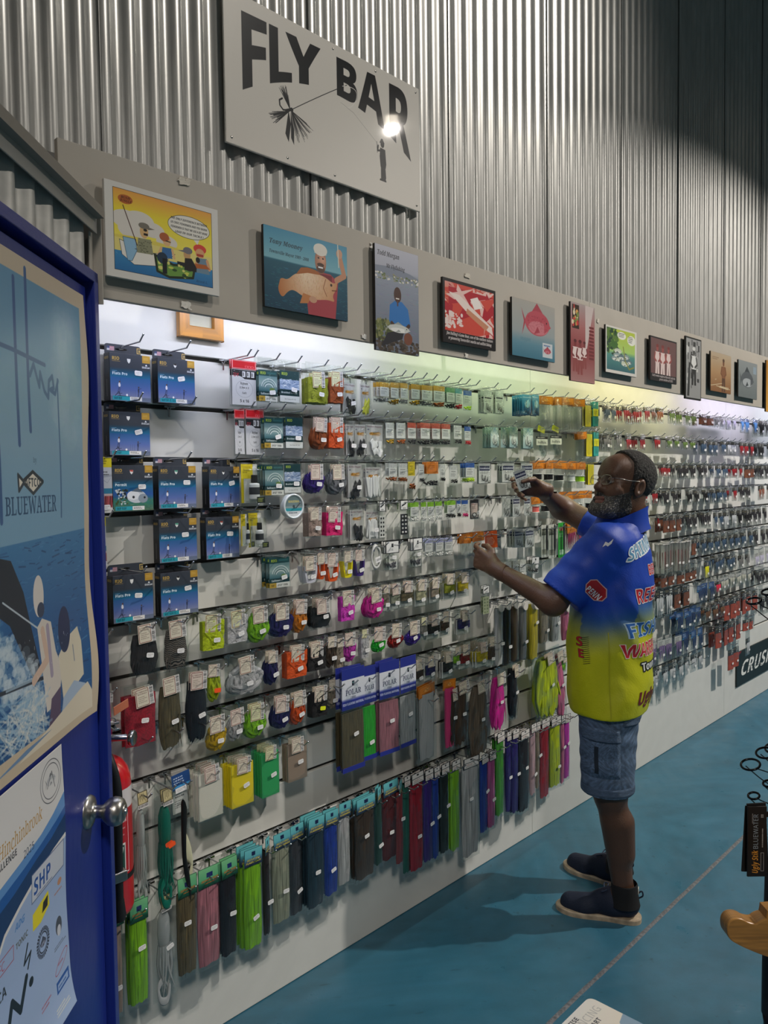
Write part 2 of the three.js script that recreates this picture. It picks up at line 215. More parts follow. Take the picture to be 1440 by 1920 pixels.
cell('hookp_steel', 100, 190, (c, w, h) => { grad(c, [[0, '#8fb09a'], [0.4, '#c9d6cc'], [1, '#9ab8ba']], 0, 0, w, h); for (let i = 0; i < 16; i++) line(c, ['#e6eee8', '#6f948c', '#3d7a9a'][i % 3], rr(2, 5), [rr(0, w), rr(0, 70)], [rr(0, w), rr(0, 90)]); blob(c, '#dfe6df', 52, 112, 34, 50); hookShape(c, 42, 84, 56, '#2b3a3a'); });
cell('hookp_navy', 100, 170, (c, w, h) => { fill(c, '#d5d8d4', 0, 0, w, h); fill(c, '#a6aaa8', 0, 0, w, 26); fill(c, '#20264a', 6, 22, w - 12, 40); text(c, 'Gamakatsu', w / 2, 49, 22, '#eef0f2', 'serif', 'bold italic', 'center', w - 18); c.strokeStyle = '#555'; c.lineWidth = 2; [30, 52, 74].forEach((x) => { c.beginPath(); c.moveTo(x, 66); c.lineTo(x, 92); c.stroke(); }); scribble(c, '#888', 10, 70, 80, 22, 2); hookShape(c, 34, 104, 40, '#2a2a2c'); hookShape(c, 60, 110, 34, '#3a3a3c'); });
cell('hookp_grey', 100, 170, (c, w, h) => { fill(c, '#b9bcb6', 0, 0, w, h); for (let i = 0; i < 14; i++) line(c, ['#dde0da', '#8e928c'][i % 2], rr(2, 6), [rr(0, w), rr(0, h)], [rr(0, w), rr(0, h)]); });
cell('orange', 110, 90, (c, w, h) => { fill(c, '#d9801c', 0, 0, w, h); c.strokeStyle = '#8a4a0c'; c.lineWidth = 3; c.strokeRect(6, 6, w - 12, h - 12); blob(c, '#e8a14e', w / 2, h * 0.45, 18, 16); line(c, '#7a3c08', 2, [w * 0.3, h * 0.5], [w * 0.45, h * 0.3], [w * 0.55, h * 0.52], [w * 0.7, h * 0.34]); scribble(c, '#7a3c08', 22, h * 0.66, w - 44, 18, 2); });
cell('orangeHot', 110, 130, (c, w, h) => { fill(c, '#ff6a22', 0, 0, w, h); scribble(c, '#f6c8a8', 12, 12, 86, 26, 1); c.strokeStyle = '#f6b890'; c.lineWidth = 3; c.beginPath(); c.arc(w / 2, 78, 26, 0, 6.3); c.stroke(); scribble(c, '#f6c8a8', 14, 44, 80, 60, 5); });
cell('polar', 130, 150, (c, w, h) => { fill(c, '#27318a', 0, 0, w, 40); grad(c, [[0, '#d9dce2'], [0.62, '#cfd3de'], [0.72, '#27318a'], [1, '#232c80']], 0, 40, w, h - 40); fill(c, '#181a2e', w / 2 - 7, 48, 14, 18); fill(c, '#5f8a8a', w / 2 - 4, 52, 8, 5); text(c, 'POLAR', w / 2, 98, 27, '#1d2244', 'serif', 'bold', 'center', 90); text(c, 'FIBRE', w / 2, 112, 10, '#1d2244', 'serif', 'bold', 'center'); text(c, 'FISH FLASHING MATERIAL', w / 2, 134, 12, '#d4d8ea', 'sans-serif', 'bold', 'center', w - 8); });
cell('polarFoot', 130, 40, (c, w, h) => fill(c, '#27318a', 0, 0, w, h));
cell('hairg', 120, 120, (c, w, h) => { grad(c, [[0, '#7fc48c'], [0.55, '#5fae7c'], [0.8, '#1c5a40'], [1, '#0f3a2c']], 0, 0, w, h); c.strokeStyle = '#0f3a2c'; c.lineWidth = 5; c.strokeRect(0, 0, w, h); fill(c, '#1d2c66', w / 2 - 16, 34, 32, 28); text(c, 'SUPER HAIR', w / 2, 84, 18, '#d0641c', 'sans-serif', 'bold italic', 'center', 90); scribble(c, '#d0641c', 34, 90, 60, 12, 1); });
cell('hairt', 120, 120, (c, w, h) => { grad(c, [[0, '#6fc4c8'], [0.45, '#5fb0b8'], [0.75, '#3a4a66'], [1, '#1a2238']], 0, 0, w, h); c.strokeStyle = '#123c44'; c.lineWidth = 5; c.strokeRect(0, 0, w, h); fill(c, '#16204a', w / 2 - 12, 22, 24, 28); line(c, '#222', 2, [w / 2, 50], [w / 2 - 6, 76]); text(c, 'BIG FLY FIBER', w / 2, 82, 17, '#d2bc3a', 'sans-serif', 'bold italic', 'center', 84); text(c, 'FLASHABOU', w / 2, 102, 18, '#e2d046', 'sans-serif', 'bold italic', 'center', 100); });
cell('hairw', 90, 120, (c, w, h) => { fill(c, '#d9d4cf', 0, 0, w, h); c.strokeStyle = '#17181a'; c.lineWidth = 8; c.strokeRect(2, 2, w - 4, h - 4); fill(c, '#17181a', 0, 54, w, 7); fill(c, '#1a1a1c', w / 2 - 7, 16, 14, 18); scribble(c, '#8a3c34', 18, 72, 54, 18, 2); scribble(c, '#555', 14, 92, 60, 16, 2); });
cell('cardBlack', 110, 90, (c, w, h) => { fill(c, '#e2e2df', 0, 0, w, h); c.strokeStyle = '#1c1d20'; c.lineWidth = 6; c.strokeRect(2, 2, w - 4, h - 4); fill(c, '#1c1d20', w / 2 - 8, 20, 16, 26); scribble(c, '#555', 30, 56, 54, 16, 2); });
cell('eyesHead', 80, 80, (c, w, h) => { fill(c, '#e4e4e0', 0, 0, w, h); c.strokeStyle = '#1c1d20'; c.lineWidth = 5; c.strokeRect(2, 2, w - 4, h - 4); poly(c, '#1c1d20', [[14, 40], [64, 16], [60, 30], [16, 52]]); text(c, 'eyes', 40, 70, 16, '#222', 'sans-serif', 'bold', 'center'); });
cell('bottleCard', 100, 240, (c, w, h) => { fill(c, '#c8c9bd', 0, 0, w, h); fill(c, '#d3c022', 0, 0, w * 0.72, 90); fill(c, '#c4b21c', 0, 90, 16, h - 90); blob(c, '#e8e8e4', w * 0.82, 26, 12, 14); scribble(c, '#7a7014', 10, 14, 44, 44, 4); });
cell('bottleTag', 70, 50, (c, w, h) => { fill(c, '#1a2320', 0, 0, w, h); scribble(c, '#a8b452', 8, 8, 54, 34, 3); });
cell('bottleLabel', 80, 70, (c, w, h) => { fill(c, '#242a30', 0, 0, w, h); scribble(c, '#9aa4a8', 10, 12, 60, 46, 5); });
cell('pink', 110, 250, (c, w, h) => { fill(c, '#bfc3c8', 0, 0, w, h); fill(c, '#d9c91e', 0, 0, w, 46); scribble(c, '#6a6410', 16, 14, 60, 20, 2); scribble(c, '#444', 14, 62, 76, 22, 2); line(c, '#8c98a6', 2, [10, 120], [40, 104], [70, 116], [100, 92]); fill(c, '#2f7a9a', 0, 140, w, 24); fill(c, '#c9b4b0', 0, 164, w, 64); for (let i = 0; i < 7; i++) poly(c, ['#8e2a30', '#b0444a', '#6e1c24'][i % 3], [[10 + i * 14, 224], [18 + i * 14, 172], [30 + i * 14, 176], [22 + i * 14, 226]]); fill(c, '#e2e0dc', 0, 228, w, 22); });
cell('soft', 110, 70, (c, w, h) => { fill(c, '#c6c8b4', 0, 0, w, h); fill(c, '#1b1c1a', 0, 0, w, 20); scribble(c, '#d8d8c8', 10, 3, 90, 12, 1); text(c, 'Softex', w / 2, 56, 26, '#20211e', 'serif', 'bold', 'center', 90); });
cell('yellowHead', 90, 50, (c, w, h) => { fill(c, '#d4d02c', 0, 0, w, h); scribble(c, '#6c6a10', 12, 12, 66, 26, 3); });
cell('blisterW', 70, 240, (c, w, h) => { fill(c, '#c9cbbf', 0, 0, w, h); fill(c, '#5a5e50', 4, 30, w - 8, 46); scribble(c, '#c9cbb8', 10, 40, 48, 24, 3); fill(c, '#8a8c7c', 6, 180, w - 12, 40); });
cell('blisterG', 70, 240, (c, w, h) => { fill(c, '#2fa83c', 0, 0, w, h); fill(c, '#a8604c', 10, 30, 40, 26); scribble(c, '#c8eccb', 10, 70, 50, 30, 3); fill(c, '#bfe6c2', 14, 186, 40, 34); });
cell('tackleHead', 60, 60, (c, w, h) => { fill(c, '#2a292c', 0, 0, w, h); scribble(c, '#a89a6a', 6, 8, 30, 16, 2); for (let i = 0; i < 5; i++) blob(c, '#e6e4da', 42 + (i % 2) * 10, 8 + Math.floor(i / 2) * 16, 4, 5); });
cell('tackleWhite', 60, 60, (c, w, h) => { fill(c, '#c6c6c2', 0, 0, w, h); scribble(c, '#5a5a60', 6, 8, 46, 40, 4); });
cell('tackleBlue', 60, 60, (c, w, h) => { fill(c, '#234a86', 0, 0, w, h); scribble(c, '#c8d4e6', 6, 10, 46, 30, 3); fill(c, '#4aa0d8', 0, 46, w, 8); });
cell('reel', 130, 130, (c, w, h) => { fill(c, '#8a9a98', 0, 0, w, h); fill(c, '#6f8486', 0, 0, w, 64); text(c, 'MAXIMA', w / 2, 42, 20, '#d8c874', 'sans-serif', 'bold', 'center'); fill(c, '#2f9aa6', 0, 76, w, 18); fill(c, '#dfe4e4', 0, 94, w, 36); scribble(c, '#456', 30, 98, 70, 14, 1); blob(c, '#3a4446', w / 2, h / 2, 9, 9); });
cell('fish_tag', 60, 60, (c, w, h) => fill(c, '#a9c24a', 0, 0, w, h));
const printTex = canvasTexture(sheet);
const printMat = new THREE.MeshStandardMaterial({ map: printTex, roughness: 0.42 });
const cardGeos = {};
// a unit card: 1 wide, 1 high hanging down from y = 0, 1 thick (scaled by its user); its face carries one cell of the sheet
function cardGeo(name) {
  if (cardGeos[name]) return cardGeos[name];
  const [u0, v0, u1, v1] = cells[name], g = new THREE.BoxGeometry(1, 1, 1).translate(0, -0.5, 0.5), uv = g.attributes.uv, n = g.attributes.normal;
  for (let i = 0; i < uv.count; i++) { const front = n.getZ(i) > 0.5; uv.setXY(i, front ? lerp(u0, u1, uv.getX(i)) : u0 + 0.0015, front ? lerp(v0, v1, uv.getY(i)) : v1 - 0.0015); }
  return (cardGeos[name] = g);
}
const card = (parent, partName, c, w, h, x, y, z, rz = 0, ry = 0, t = 0.0009) => part(parent, partName, cardGeo(c), printMat, [x, y, z], [w, h, t], [0, ry, rz]);
const stickerGeo = (() => { const s = new THREE.Shape(), w = 0.011, h = 0.0065, c = 0.0022; s.moveTo(-w + c, -h); s.lineTo(w - c, -h); s.quadraticCurveTo(w - c * 0.6, -h + c * 0.6, w, -h + c); s.lineTo(w, h - c); s.quadraticCurveTo(w - c * 0.6, h - c * 0.6, w - c, h); s.lineTo(-w + c, h); s.quadraticCurveTo(-w + c * 0.6, h - c * 0.6, -w, h - c); s.lineTo(-w, -h + c); s.quadraticCurveTo(-w + c * 0.6, -h + c * 0.6, -w + c, -h); const g = new THREE.ExtrudeGeometry(s, { depth: 0.0005, bevelEnabled: false }); const [u0, v0, u1, v1] = cells.price, uv = g.attributes.uv, p = g.attributes.position; for (let i = 0; i < uv.count; i++) uv.setXY(i, lerp(u0 + 0.001, u1 - 0.001, p.getX(i) / 0.022 + 0.5), lerp(v0 + 0.001, v1 - 0.001, p.getY(i) / 0.013 + 0.5)); return g; })();
const brightSticker = { orange: mat(0xff5a1e, 0.5), yellow: mat(0xe6f01e, 0.5) };
function sticker(parent, x, y, z, rz = rr(-0.15, 0.25), kind) { return part(parent, 'price_sticker', stickerGeo, brightSticker[kind] ?? printMat, [x, y, z], null, [0, 0, rz]); }
// ---------------------------------------------------------------- the room
const FL = 0.0, H0 = 2.0459, PITCH = 0.15;
{
  const g = new THREE.PlaneGeometry(16.4, 9.4, 1, 1).rotateX(-Math.PI / 2), uv = g.attributes.uv, p = g.attributes.position;
  const slab = box(16.4, 0.2, 9.4, 0, -0.1, 0); const su = slab.attributes.uv, sp = slab.attributes.position;
  for (let i = 0; i < su.count; i++) su.setXY(i, sp.getX(i), -sp.getZ(i));
  const floor = structure('floor', slab, new THREE.MeshStandardMaterial({ map: T.floorMap, roughnessMap: T.floorRough, roughness: 0.72, bumpMap: T.floorRough, bumpScale: 0.001 }), [4.2, 0, 4.4]);
  // the ragged grey joint that runs along the aisle, 73 cm off the wall: a filled saw cut standing a little proud
  const n = 260, pts = [], idx = [];
  for (let i = 0; i <= n; i++) { const x = -3 + i * 0.045, a = 0.008 + 0.0035 * fbm(x * 9, 1, 2, 3), b = 0.008 + 0.0035 * fbm(x * 11, 7, 3, 3), m = 0.735 + 0.004 * fbm(x * 3, 3, 9, 2); pts.push(x, 0.0004, m - a, x, 0.0028 + 0.0016 * fbm(x * 30, 2, 2, 2), m, x, 0.0004, m + b); if (i < n) { const k = i * 3; for (const o of [0, 1]) idx.push(k + o, k + o + 1, k + o + 3, k + o + 1, k + o + 4, k + o + 3); } }
  const jg = new THREE.BufferGeometry(); jg.setAttribute('position', new THREE.Float32BufferAttribute(pts, 3)); jg.setAttribute('uv', new THREE.Float32BufferAttribute(pts.filter((_, i) => i % 3 !== 1).map((v) => v * 4), 2)); jg.setIndex(idx); jg.computeVertexNormals();
  part(floor, 'floor_joint', jg, new THREE.MeshStandardMaterial({ color: 0x74767a, roughness: 0.8, map: T.wool, side: THREE.DoubleSide }), [-4.2, 0, -4.4]);
}
const shell = mat(0x8f918f, 0.8);
structure('ceiling', box(16.4, 0.2, 9.4, 4.2, 7.3, 4.4), shell);
structure('wall_front', box(16.4, 7.3, 0.2, 4.2, 3.6, 9.1), shell);
structure('wall_left', box(0.2, 7.3, 9.4, -4.0, 3.6, 4.4), shell);
structure('wall_right', box(0.2, 7.3, 9.4, 12.4, 3.6, 4.4), shell);
structure('wall_back', box(16.4, 7.4, 0.15, 4.2, 3.6, -0.165), mat(0x77746e, 0.8));

// slat wall: boards with real grooves between them, in sheets 2.4 m wide
{
  const wall = structure('wall_slats');
  const edges = [-1.77, 0.63, 3.03, 5.43, 7.83], bw = 0.0065;
  const slot = [];
  for (let s = 0; s < edges.length - 1; s++) {
    const x0 = edges[s] + 0.0012, x1 = edges[s + 1] - 0.0012, w = x1 - x0, xm = (x0 + x1) / 2;
    for (let k = -1; k < 11; k++) {
      const yb = k === 10 ? 0.002 : H0 - PITCH * (k + 1) + bw, yt = k === -1 ? 2.33 : H0 - PITCH * k - bw;
      const g = rbox(w, yt - yb, 0.016, 0.0018, xm, (yt + yb) / 2, -0.008, 2), uv = g.attributes.uv, p = g.attributes.position;
      for (let i = 0; i < uv.count; i++) uv.setXY(i, p.getX(i) * 0.7, p.getY(i) * 0.7 + k * 0.13);
      part(wall, 'slat', g, M.slat);
    }
  }
  part(wall, 'groove_backing', box(9.6, 2.5, 0.006, 3.03, 1.28, -0.021), M.slot);
}
// corrugated steel sheets above, each sheet one part with its ribs
{
  const wall = structure('wall_cladding'), pitch = 0.0745, y0 = 2.2, y1 = 7.2;
  const sheet = (n) => {
    const seg = 12 * n, P = [], U = [], I = [];
    for (let i = 0; i <= seg; i++) {
      const a = i / 12 * Math.PI * 2, s = Math.sin(a), z = 0.0085 * Math.sign(s) * Math.pow(Math.abs(s), 0.8), x = i / 12 * pitch;
      for (const y of [y0, y1]) { P.push(x, y, z); U.push(x * 1.2, y * 0.4); }
      if (i < seg) { const k = i * 2; I.push(k, k + 2, k + 1, k + 1, k + 2, k + 3); }
    }
    const g = new THREE.BufferGeometry(); g.setAttribute('position', new THREE.Float32BufferAttribute(P, 3)); g.setAttribute('uv', new THREE.Float32BufferAttribute(U, 2)); g.setIndex(I); g.computeVertexNormals(); return g;
  };
  const sg = sheet(10.25 | 0), mz = M.zinc.clone(); mz.side = THREE.DoubleSide;
  for (let i = -4; i < 14; i++) part(wall, 'corrugated_sheet', sg, mz, [1.010 + i * 0.745, 0, -0.045 + (i % 2 ? 0.0035 : 0)]);
  // lap edges: the folded side of every second sheet
  for (let i = -4; i < 14; i++) part(wall, 'sheet_lap', box(0.0022, y1 - y0, 0.012, 0, (y0 + y1) / 2, 0), mat(0x6f706e, 0.5, { metalness: 0.6 }), [1.010 + i * 0.745, 0, -0.043]);
}
// picture fascia: a painted board 30 cm off the wall that hides the tubes
{
  const f = structure('trim_1');
  const xs = [0.737, 3.03, 5.43, 7.83];
  for (let i = 0; i < 3; i++) { const g = rbox(xs[i + 1] - xs[i] - 0.001, 0.329, 0.016, 0.0015, (xs[i] + xs[i + 1]) / 2, 2.2665, 0.292), uv = g.attributes.uv, p = g.attributes.position; for (let k = 0; k < uv.count; k++) uv.setXY(k, p.getX(k) * 0.5, p.getY(k) * 0.5); part(f, 'fascia_board', g, M.fascia); }
  for (const x of [1.2, 2.4, 3.6, 4.8, 6.0, 7.2]) part(f, 'bracket', box(0.02, 0.2, 0.29, x, 2.32, 0.142), M.fascia);
  for (const [a, b, c, k] of TUBES) {
    const L = b - a, col = new THREE.Color(c), fit = thing('fluorescent_light', `fluorescent tube batten behind the picture fascia, ${['left end over the fly line boxes', 'second from left, greenish', 'third from left, yellow', 'fourth from left, cool white', 'far right end'][TUBES.findIndex((t) => t[0] === a)]}`, 'light', undefined, [(a + b) / 2, 2.262, 0.240]);
    part(fit, 'batten', rbox(L, 0.04, 0.05, 0.004, 0, 0.045, 0), M.white);
    part(fit, 'tube', new THREE.CylinderGeometry(0.013, 0.013, L - 0.06, 16).rotateZ(Math.PI / 2), new THREE.MeshStandardMaterial({ color: 0xffffff, emissive: col, emissiveIntensity: 2.0 }));
    for (const s of [-1, 1]) part(fit, 'lamp_holder', rbox(0.02, 0.05, 0.03, 0.004, s * (L / 2 - 0.02), 0.01, 0), M.white);
    const l = new THREE.RectAreaLight(col, k, L - 0.08, 0.026); l.position.set((a + b) / 2, 2.246, 0.236); l.lookAt((a + b) / 2, 1.1, 0.22); l.name = 'tube_light'; scene.add(l);
  }
}
// high-bay lamps
HIGH_BAYS.forEach(([x, y, z, k, ang, pen, aim], i) => {
  const t = thing('pendant_lamp', `${i === 1 ? 'tilted spun metal lamp aimed at the wall sign' : 'high-bay pendant lamp with a spun metal shade'}, ${['over the aisle on the right', 'high above the aisle', 'behind the camera on the left', 'far right end of the shop'][i]}`, 'lamp', undefined, [x, y, z]);
  const head = part(t, 'shade', lathe([[0.06, 0.28], [0.1, 0.27], [0.2, 0.16], [0.25, 0.0], [0.244, 0.0], [0.195, 0.155], [0.098, 0.262], [0.06, 0.27]], 40), mat(0xb0b0b0, 0.4, { metalness: 0.9, side: THREE.DoubleSide }));
  const dn = V(aim[0] - x, aim[1] - y, aim[2] - z).normalize(); head.quaternion.setFromUnitVectors(V(0, -1, 0), dn);
  part(head, 'ballast', lathe([[0, 0.44], [0.07, 0.43], [0.075, 0.28], [0, 0.27]], 24), M.darkSteel);
  part(t, 'rod', bar([-dn.x * 0.42, -dn.y * 0.42, -dn.z * 0.42], [-dn.x * 0.42, 7.2 - y, -dn.z * 0.42], 0.008, 8), M.darkSteel);
  part(head, 'bulb', lathe([[0, -0.012], [0.05, -0.01], [0.07, 0.03], [0.05, 0.14], [0.03, 0.2], [0, 0.2]], 24), new THREE.MeshStandardMaterial({ color: 0xffffff, emissive: 0xfff1dc, emissiveIntensity: 12 }));
  const s = new THREE.SpotLight(0xfff7ee, k, 0, ang, pen); s.position.set(x + dn.x * 0.02, y + dn.y * 0.02, z + dn.z * 0.02); s.target.position.set(...aim); s.shadow.radius = i === 2 ? 14 : 2.5; s.castShadow = true; s.name = 'pendant_spot'; scene.add(s, s.target);
});

// ---------------------------------------------------------------- the sign
{
  const [c, x] = canvasOf(1200, 624), W = 1200, H = 624; fill(x, '#cfcac1', 0, 0, W, H);
  for (let i = 0; i < 900; i++) fill(x, `rgba(120,112,100,${rr(0.01, 0.05)})`, rr(0, W), rr(0, H), rr(1, 6), rr(1, 3));
  const U = (u) => (u - 1.339) / 0.860 * W, Y = (y) => (3.126 - y) / 0.448 * H;
  // black condensed capitals whose feet follow an arch
  const [c2, x2] = canvasOf(1200, 400); x2.font = 'bold 380px sans-serif'; x2.fillStyle = '#0c0c0e'; x2.textBaseline = 'alphabetic';
  const glyphs = [['F', 1.400, 1.492], ['L', 1.503, 1.592], ['Y', 1.572, 1.712], ['B', 1.784, 1.878], ['A', 1.885, 2.012], ['R', 2.038, 2.150]];
  for (const [g, a, b] of glyphs) { const m = x2.measureText(g), l = m.actualBoundingBoxLeft, w = l + m.actualBoundingBoxRight; x2.save(); x2.translate(U(a), 330); x2.scale((U(b) - U(a)) / w, 300 / m.actualBoundingBoxAscent); x2.fillText(g, l, 0); x2.lineWidth = 8; x2.strokeStyle = '#0c0c0e'; x2.strokeText(g, l, 0); x2.restore(); }
  for (let px = 0; px < W; px += 2) { const u = 1.339 + px / W * 0.86, t = (u - 1.775) / 0.375, top = 3.084 + 0.02 * (u - 1.4), bot = 2.962 - 0.118 * t * t; x.drawImage(c2, px, 22, 2, 318, px, Y(top), 2, Y(bot) - Y(top)); }
  // the dry fly, its line, and the caster
  const fx = U(1.585), fy = Y(2.848);
  for (let i = 0; i < 34; i++) { const a = -2.0 + rr(-0.28, 0.2), l = rr(60, 104); line(x, '#0c0c0e', 1.6, [fx - 4, fy], [fx + Math.cos(a) * l, fy + Math.sin(a) * l]); }
  for (let i = 0; i < 44; i++) { const a = rr(0.25, 1.35), l = rr(70, 140); line(x, '#0c0c0e', 1.6, [fx, fy], [fx + Math.cos(a) * l, fy + Math.sin(a) * l]); }
  for (let i = 0; i < 26; i++) { const a = 2.55 + rr(-0.2, 0.25), l = rr(80, 138); line(x, '#0c0c0e', 1.8, [fx - 10, fy + 8], [fx + Math.cos(a) * l, fy + Math.sin(a) * l]); }
  poly(x, '#0c0c0e', [[fx - 14, fy + 4], [fx - 34, fy + 110], [fx - 16, fy + 142], [fx - 2, fy + 60]]); poly(x, '#0c0c0e', [[fx - 2, fy + 4], [fx - 2, fy + 120], [fx + 14, fy + 146], [fx + 16, fy + 80]]);
  line(x, '#0c0c0e', 7, [fx - 12, fy + 4], [fx - 44, fy + 12], [fx - 62, fy - 2], [fx - 64, fy - 24], [fx - 48, fy - 36]); line(x, '#0c0c0e', 12, [fx - 28, fy + 10], [fx + 2, fy - 4]); blob(x, '#0c0c0e', fx + 4, fy - 4, 9, 9);
  x.strokeStyle = '#0c0c0e'; x.lineWidth = 3; x.beginPath(); x.moveTo(fx + 6, fy - 6); x.quadraticCurveTo(U(1.73), Y(2.95), U(1.83), Y(3.012)); x.stroke();
  x.lineWidth = 3.5; x.strokeStyle = '#d8d4cc'; x.beginPath(); x.moveTo(U(1.81), Y(3.002)); x.quadraticCurveTo(U(1.895), Y(3.03), U(1.872), Y(2.975)); x.quadraticCurveTo(U(1.84), Y(2.92), U(1.80), Y(2.945)); x.stroke();
  line(x, '#7a7670', 1.4, [U(1.80), Y(2.945)], [U(1.86), Y(2.93)], [U(1.975), Y(2.862)]);
  const mx = U(2.0), my = (y) => Y(y); blob(x, '#0c0c0e', mx, my(2.866), 13, 17); poly(x, '#0c0c0e', [[mx - 20, my(2.868)], [mx + 16, my(2.87)], [mx + 2, my(2.885)], [mx - 8, my(2.884)]]);
  poly(x, '#0c0c0e', [[mx - 16, my(2.852)], [mx + 20, my(2.85)], [mx + 26, my(2.80)], [mx + 22, my(2.785)], [mx - 14, my(2.785)], [mx - 20, my(2.82)]]); poly(x, '#0c0c0e', [[mx - 12, my(2.788)], [mx + 20, my(2.788)], [mx + 24, my(2.752)], [mx + 20, my(2.742)], [mx - 12, my(2.742)]]);
  line(x, '#0c0c0e', 9, [mx - 12, my(2.842)], [mx - 34, my(2.838)], [mx - 30, my(2.856)]); poly(x, '#0c0c0e', [[mx - 18, my(2.744)], [mx + 24, my(2.744)], [mx + 26, my(2.737)], [mx - 22, my(2.737)]]); line(x, '#0c0c0e', 2.5, [mx - 36, my(2.83)], [U(1.972), Y(2.868)]);
  const t = thing('sign', 'white glossy board lettered FLY BAR with a fly and caster, on the corrugated wall', 'sign', undefined, [1.8435, 2.9480, -0.0215]); t.scale.setScalar(1.0417);
  const g = rbox(0.860, 0.448, 0.008, 0.002, 0, 0, 0.002);
  const front = new THREE.PlaneGeometry(0.856, 0.444).translate(0, 0, 0.0064);
  part(t, 'board', g, mat(0xd8d4cc, 0.25));
  part(t, 'printed_face', front, new THREE.MeshPhysicalMaterial({ map: canvasTexture(c), roughness: 0.4, clearcoat: 1, clearcoatRoughness: 0.035 }));
  for (const [sx, sy] of [[-0.41, -0.205], [0.41, -0.205], [0.41, 0.205], [0, 0.205], [0, -0.205], [-0.41, 0.205], [-0.2, -0.205], [0.2, 0.205]]) part(t, 'screw', lathe([[0, 0.0022], [0.003, 0.0016], [0.0042, 0]], 12).rotateX(Math.PI / 2), M.steel, [sx, sy, 0.0066]);
  for (const sx of [-0.38, 0.38]) part(t, 'batten', box(0.03, 0.4, 0.010, sx, 0, -0.007), M.slot);
}
// ---------------------------------------------------------------- prints on the fascia
const [pic, X] = canvasOf(2048, 1024);
const pcell = {}; let ppx = 2, ppy = 2, pph = 0;
function picture(name, w, h, draw) { if (ppx + w + 4 > 2048) { ppx = 2; ppy += pph + 4; pph = 0; } X.save(); X.beginPath(); X.rect(ppx - 1, ppy - 1, w + 2, h + 2); X.clip(); X.translate(ppx, ppy); draw(X, w, h); X.restore(); pcell[name] = [ppx / 2048, 1 - (ppy + h) / 1024, (ppx + w) / 2048, 1 - ppy / 1024]; ppx += w + 4; pph = Math.max(pph, h); }
function person2(c, x, y, s, shirt, skin, legs, hat) { poly(c, legs, [[x - s * 0.16, y + s * 0.62], [x + s * 0.18, y + s * 0.62], [x + s * 0.2, y + s * 1.25], [x + s * 0.04, y + s * 1.25], [x, y + s * 0.8], [x - s * 0.05, y + s * 1.25], [x - s * 0.2, y + s * 1.25]]); poly(c, shirt, [[x - s * 0.22, y + s * 0.2], [x + s * 0.22, y + s * 0.2], [x + s * 0.2, y + s * 0.68], [x - s * 0.19, y + s * 0.68]]); line(c, skin, s * 0.09, [x - s * 0.2, y + s * 0.26], [x - s * 0.28, y + s * 0.5], [x - s * 0.1, y + s * 0.6]); line(c, skin, s * 0.09, [x + s * 0.2, y + s * 0.26], [x + s * 0.28, y + s * 0.5], [x + s * 0.1, y + s * 0.6]); blob(c, skin, x, y + s * 0.05, s * 0.1, s * 0.14); if (hat) blob(c, hat, x, y - s * 0.05, s * 0.12, s * 0.07); }
function fishShape(c, x, y, w, h, col, belly, fin) { poly(c, fin, [[x - w * 0.38, y], [x - w * 0.52, y - h * 0.45], [x - w * 0.44, y], [x - w * 0.5, y + h * 0.5]]); poly(c, fin, [[x - w * 0.2, y - h * 0.35], [x - w * 0.02, y - h * 0.72], [x + w * 0.2, y - h * 0.36]]); blob(c, col, x, y, w * 0.4, h * 0.44); blob(c, belly, x + w * 0.02, y + h * 0.16, w * 0.32, h * 0.24); poly(c, col, [[x + w * 0.22, y - h * 0.3], [x + w * 0.45, y + h * 0.05], [x + w * 0.22, y + h * 0.32]]); poly(c, fin, [[x, y + h * 0.1], [x - w * 0.12, y + h * 0.4], [x + w * 0.08, y + h * 0.3]]); blob(c, '#1a1a1a', x + w * 0.3, y - h * 0.08, w * 0.016, w * 0.016); }
const hand = 'italic 600';
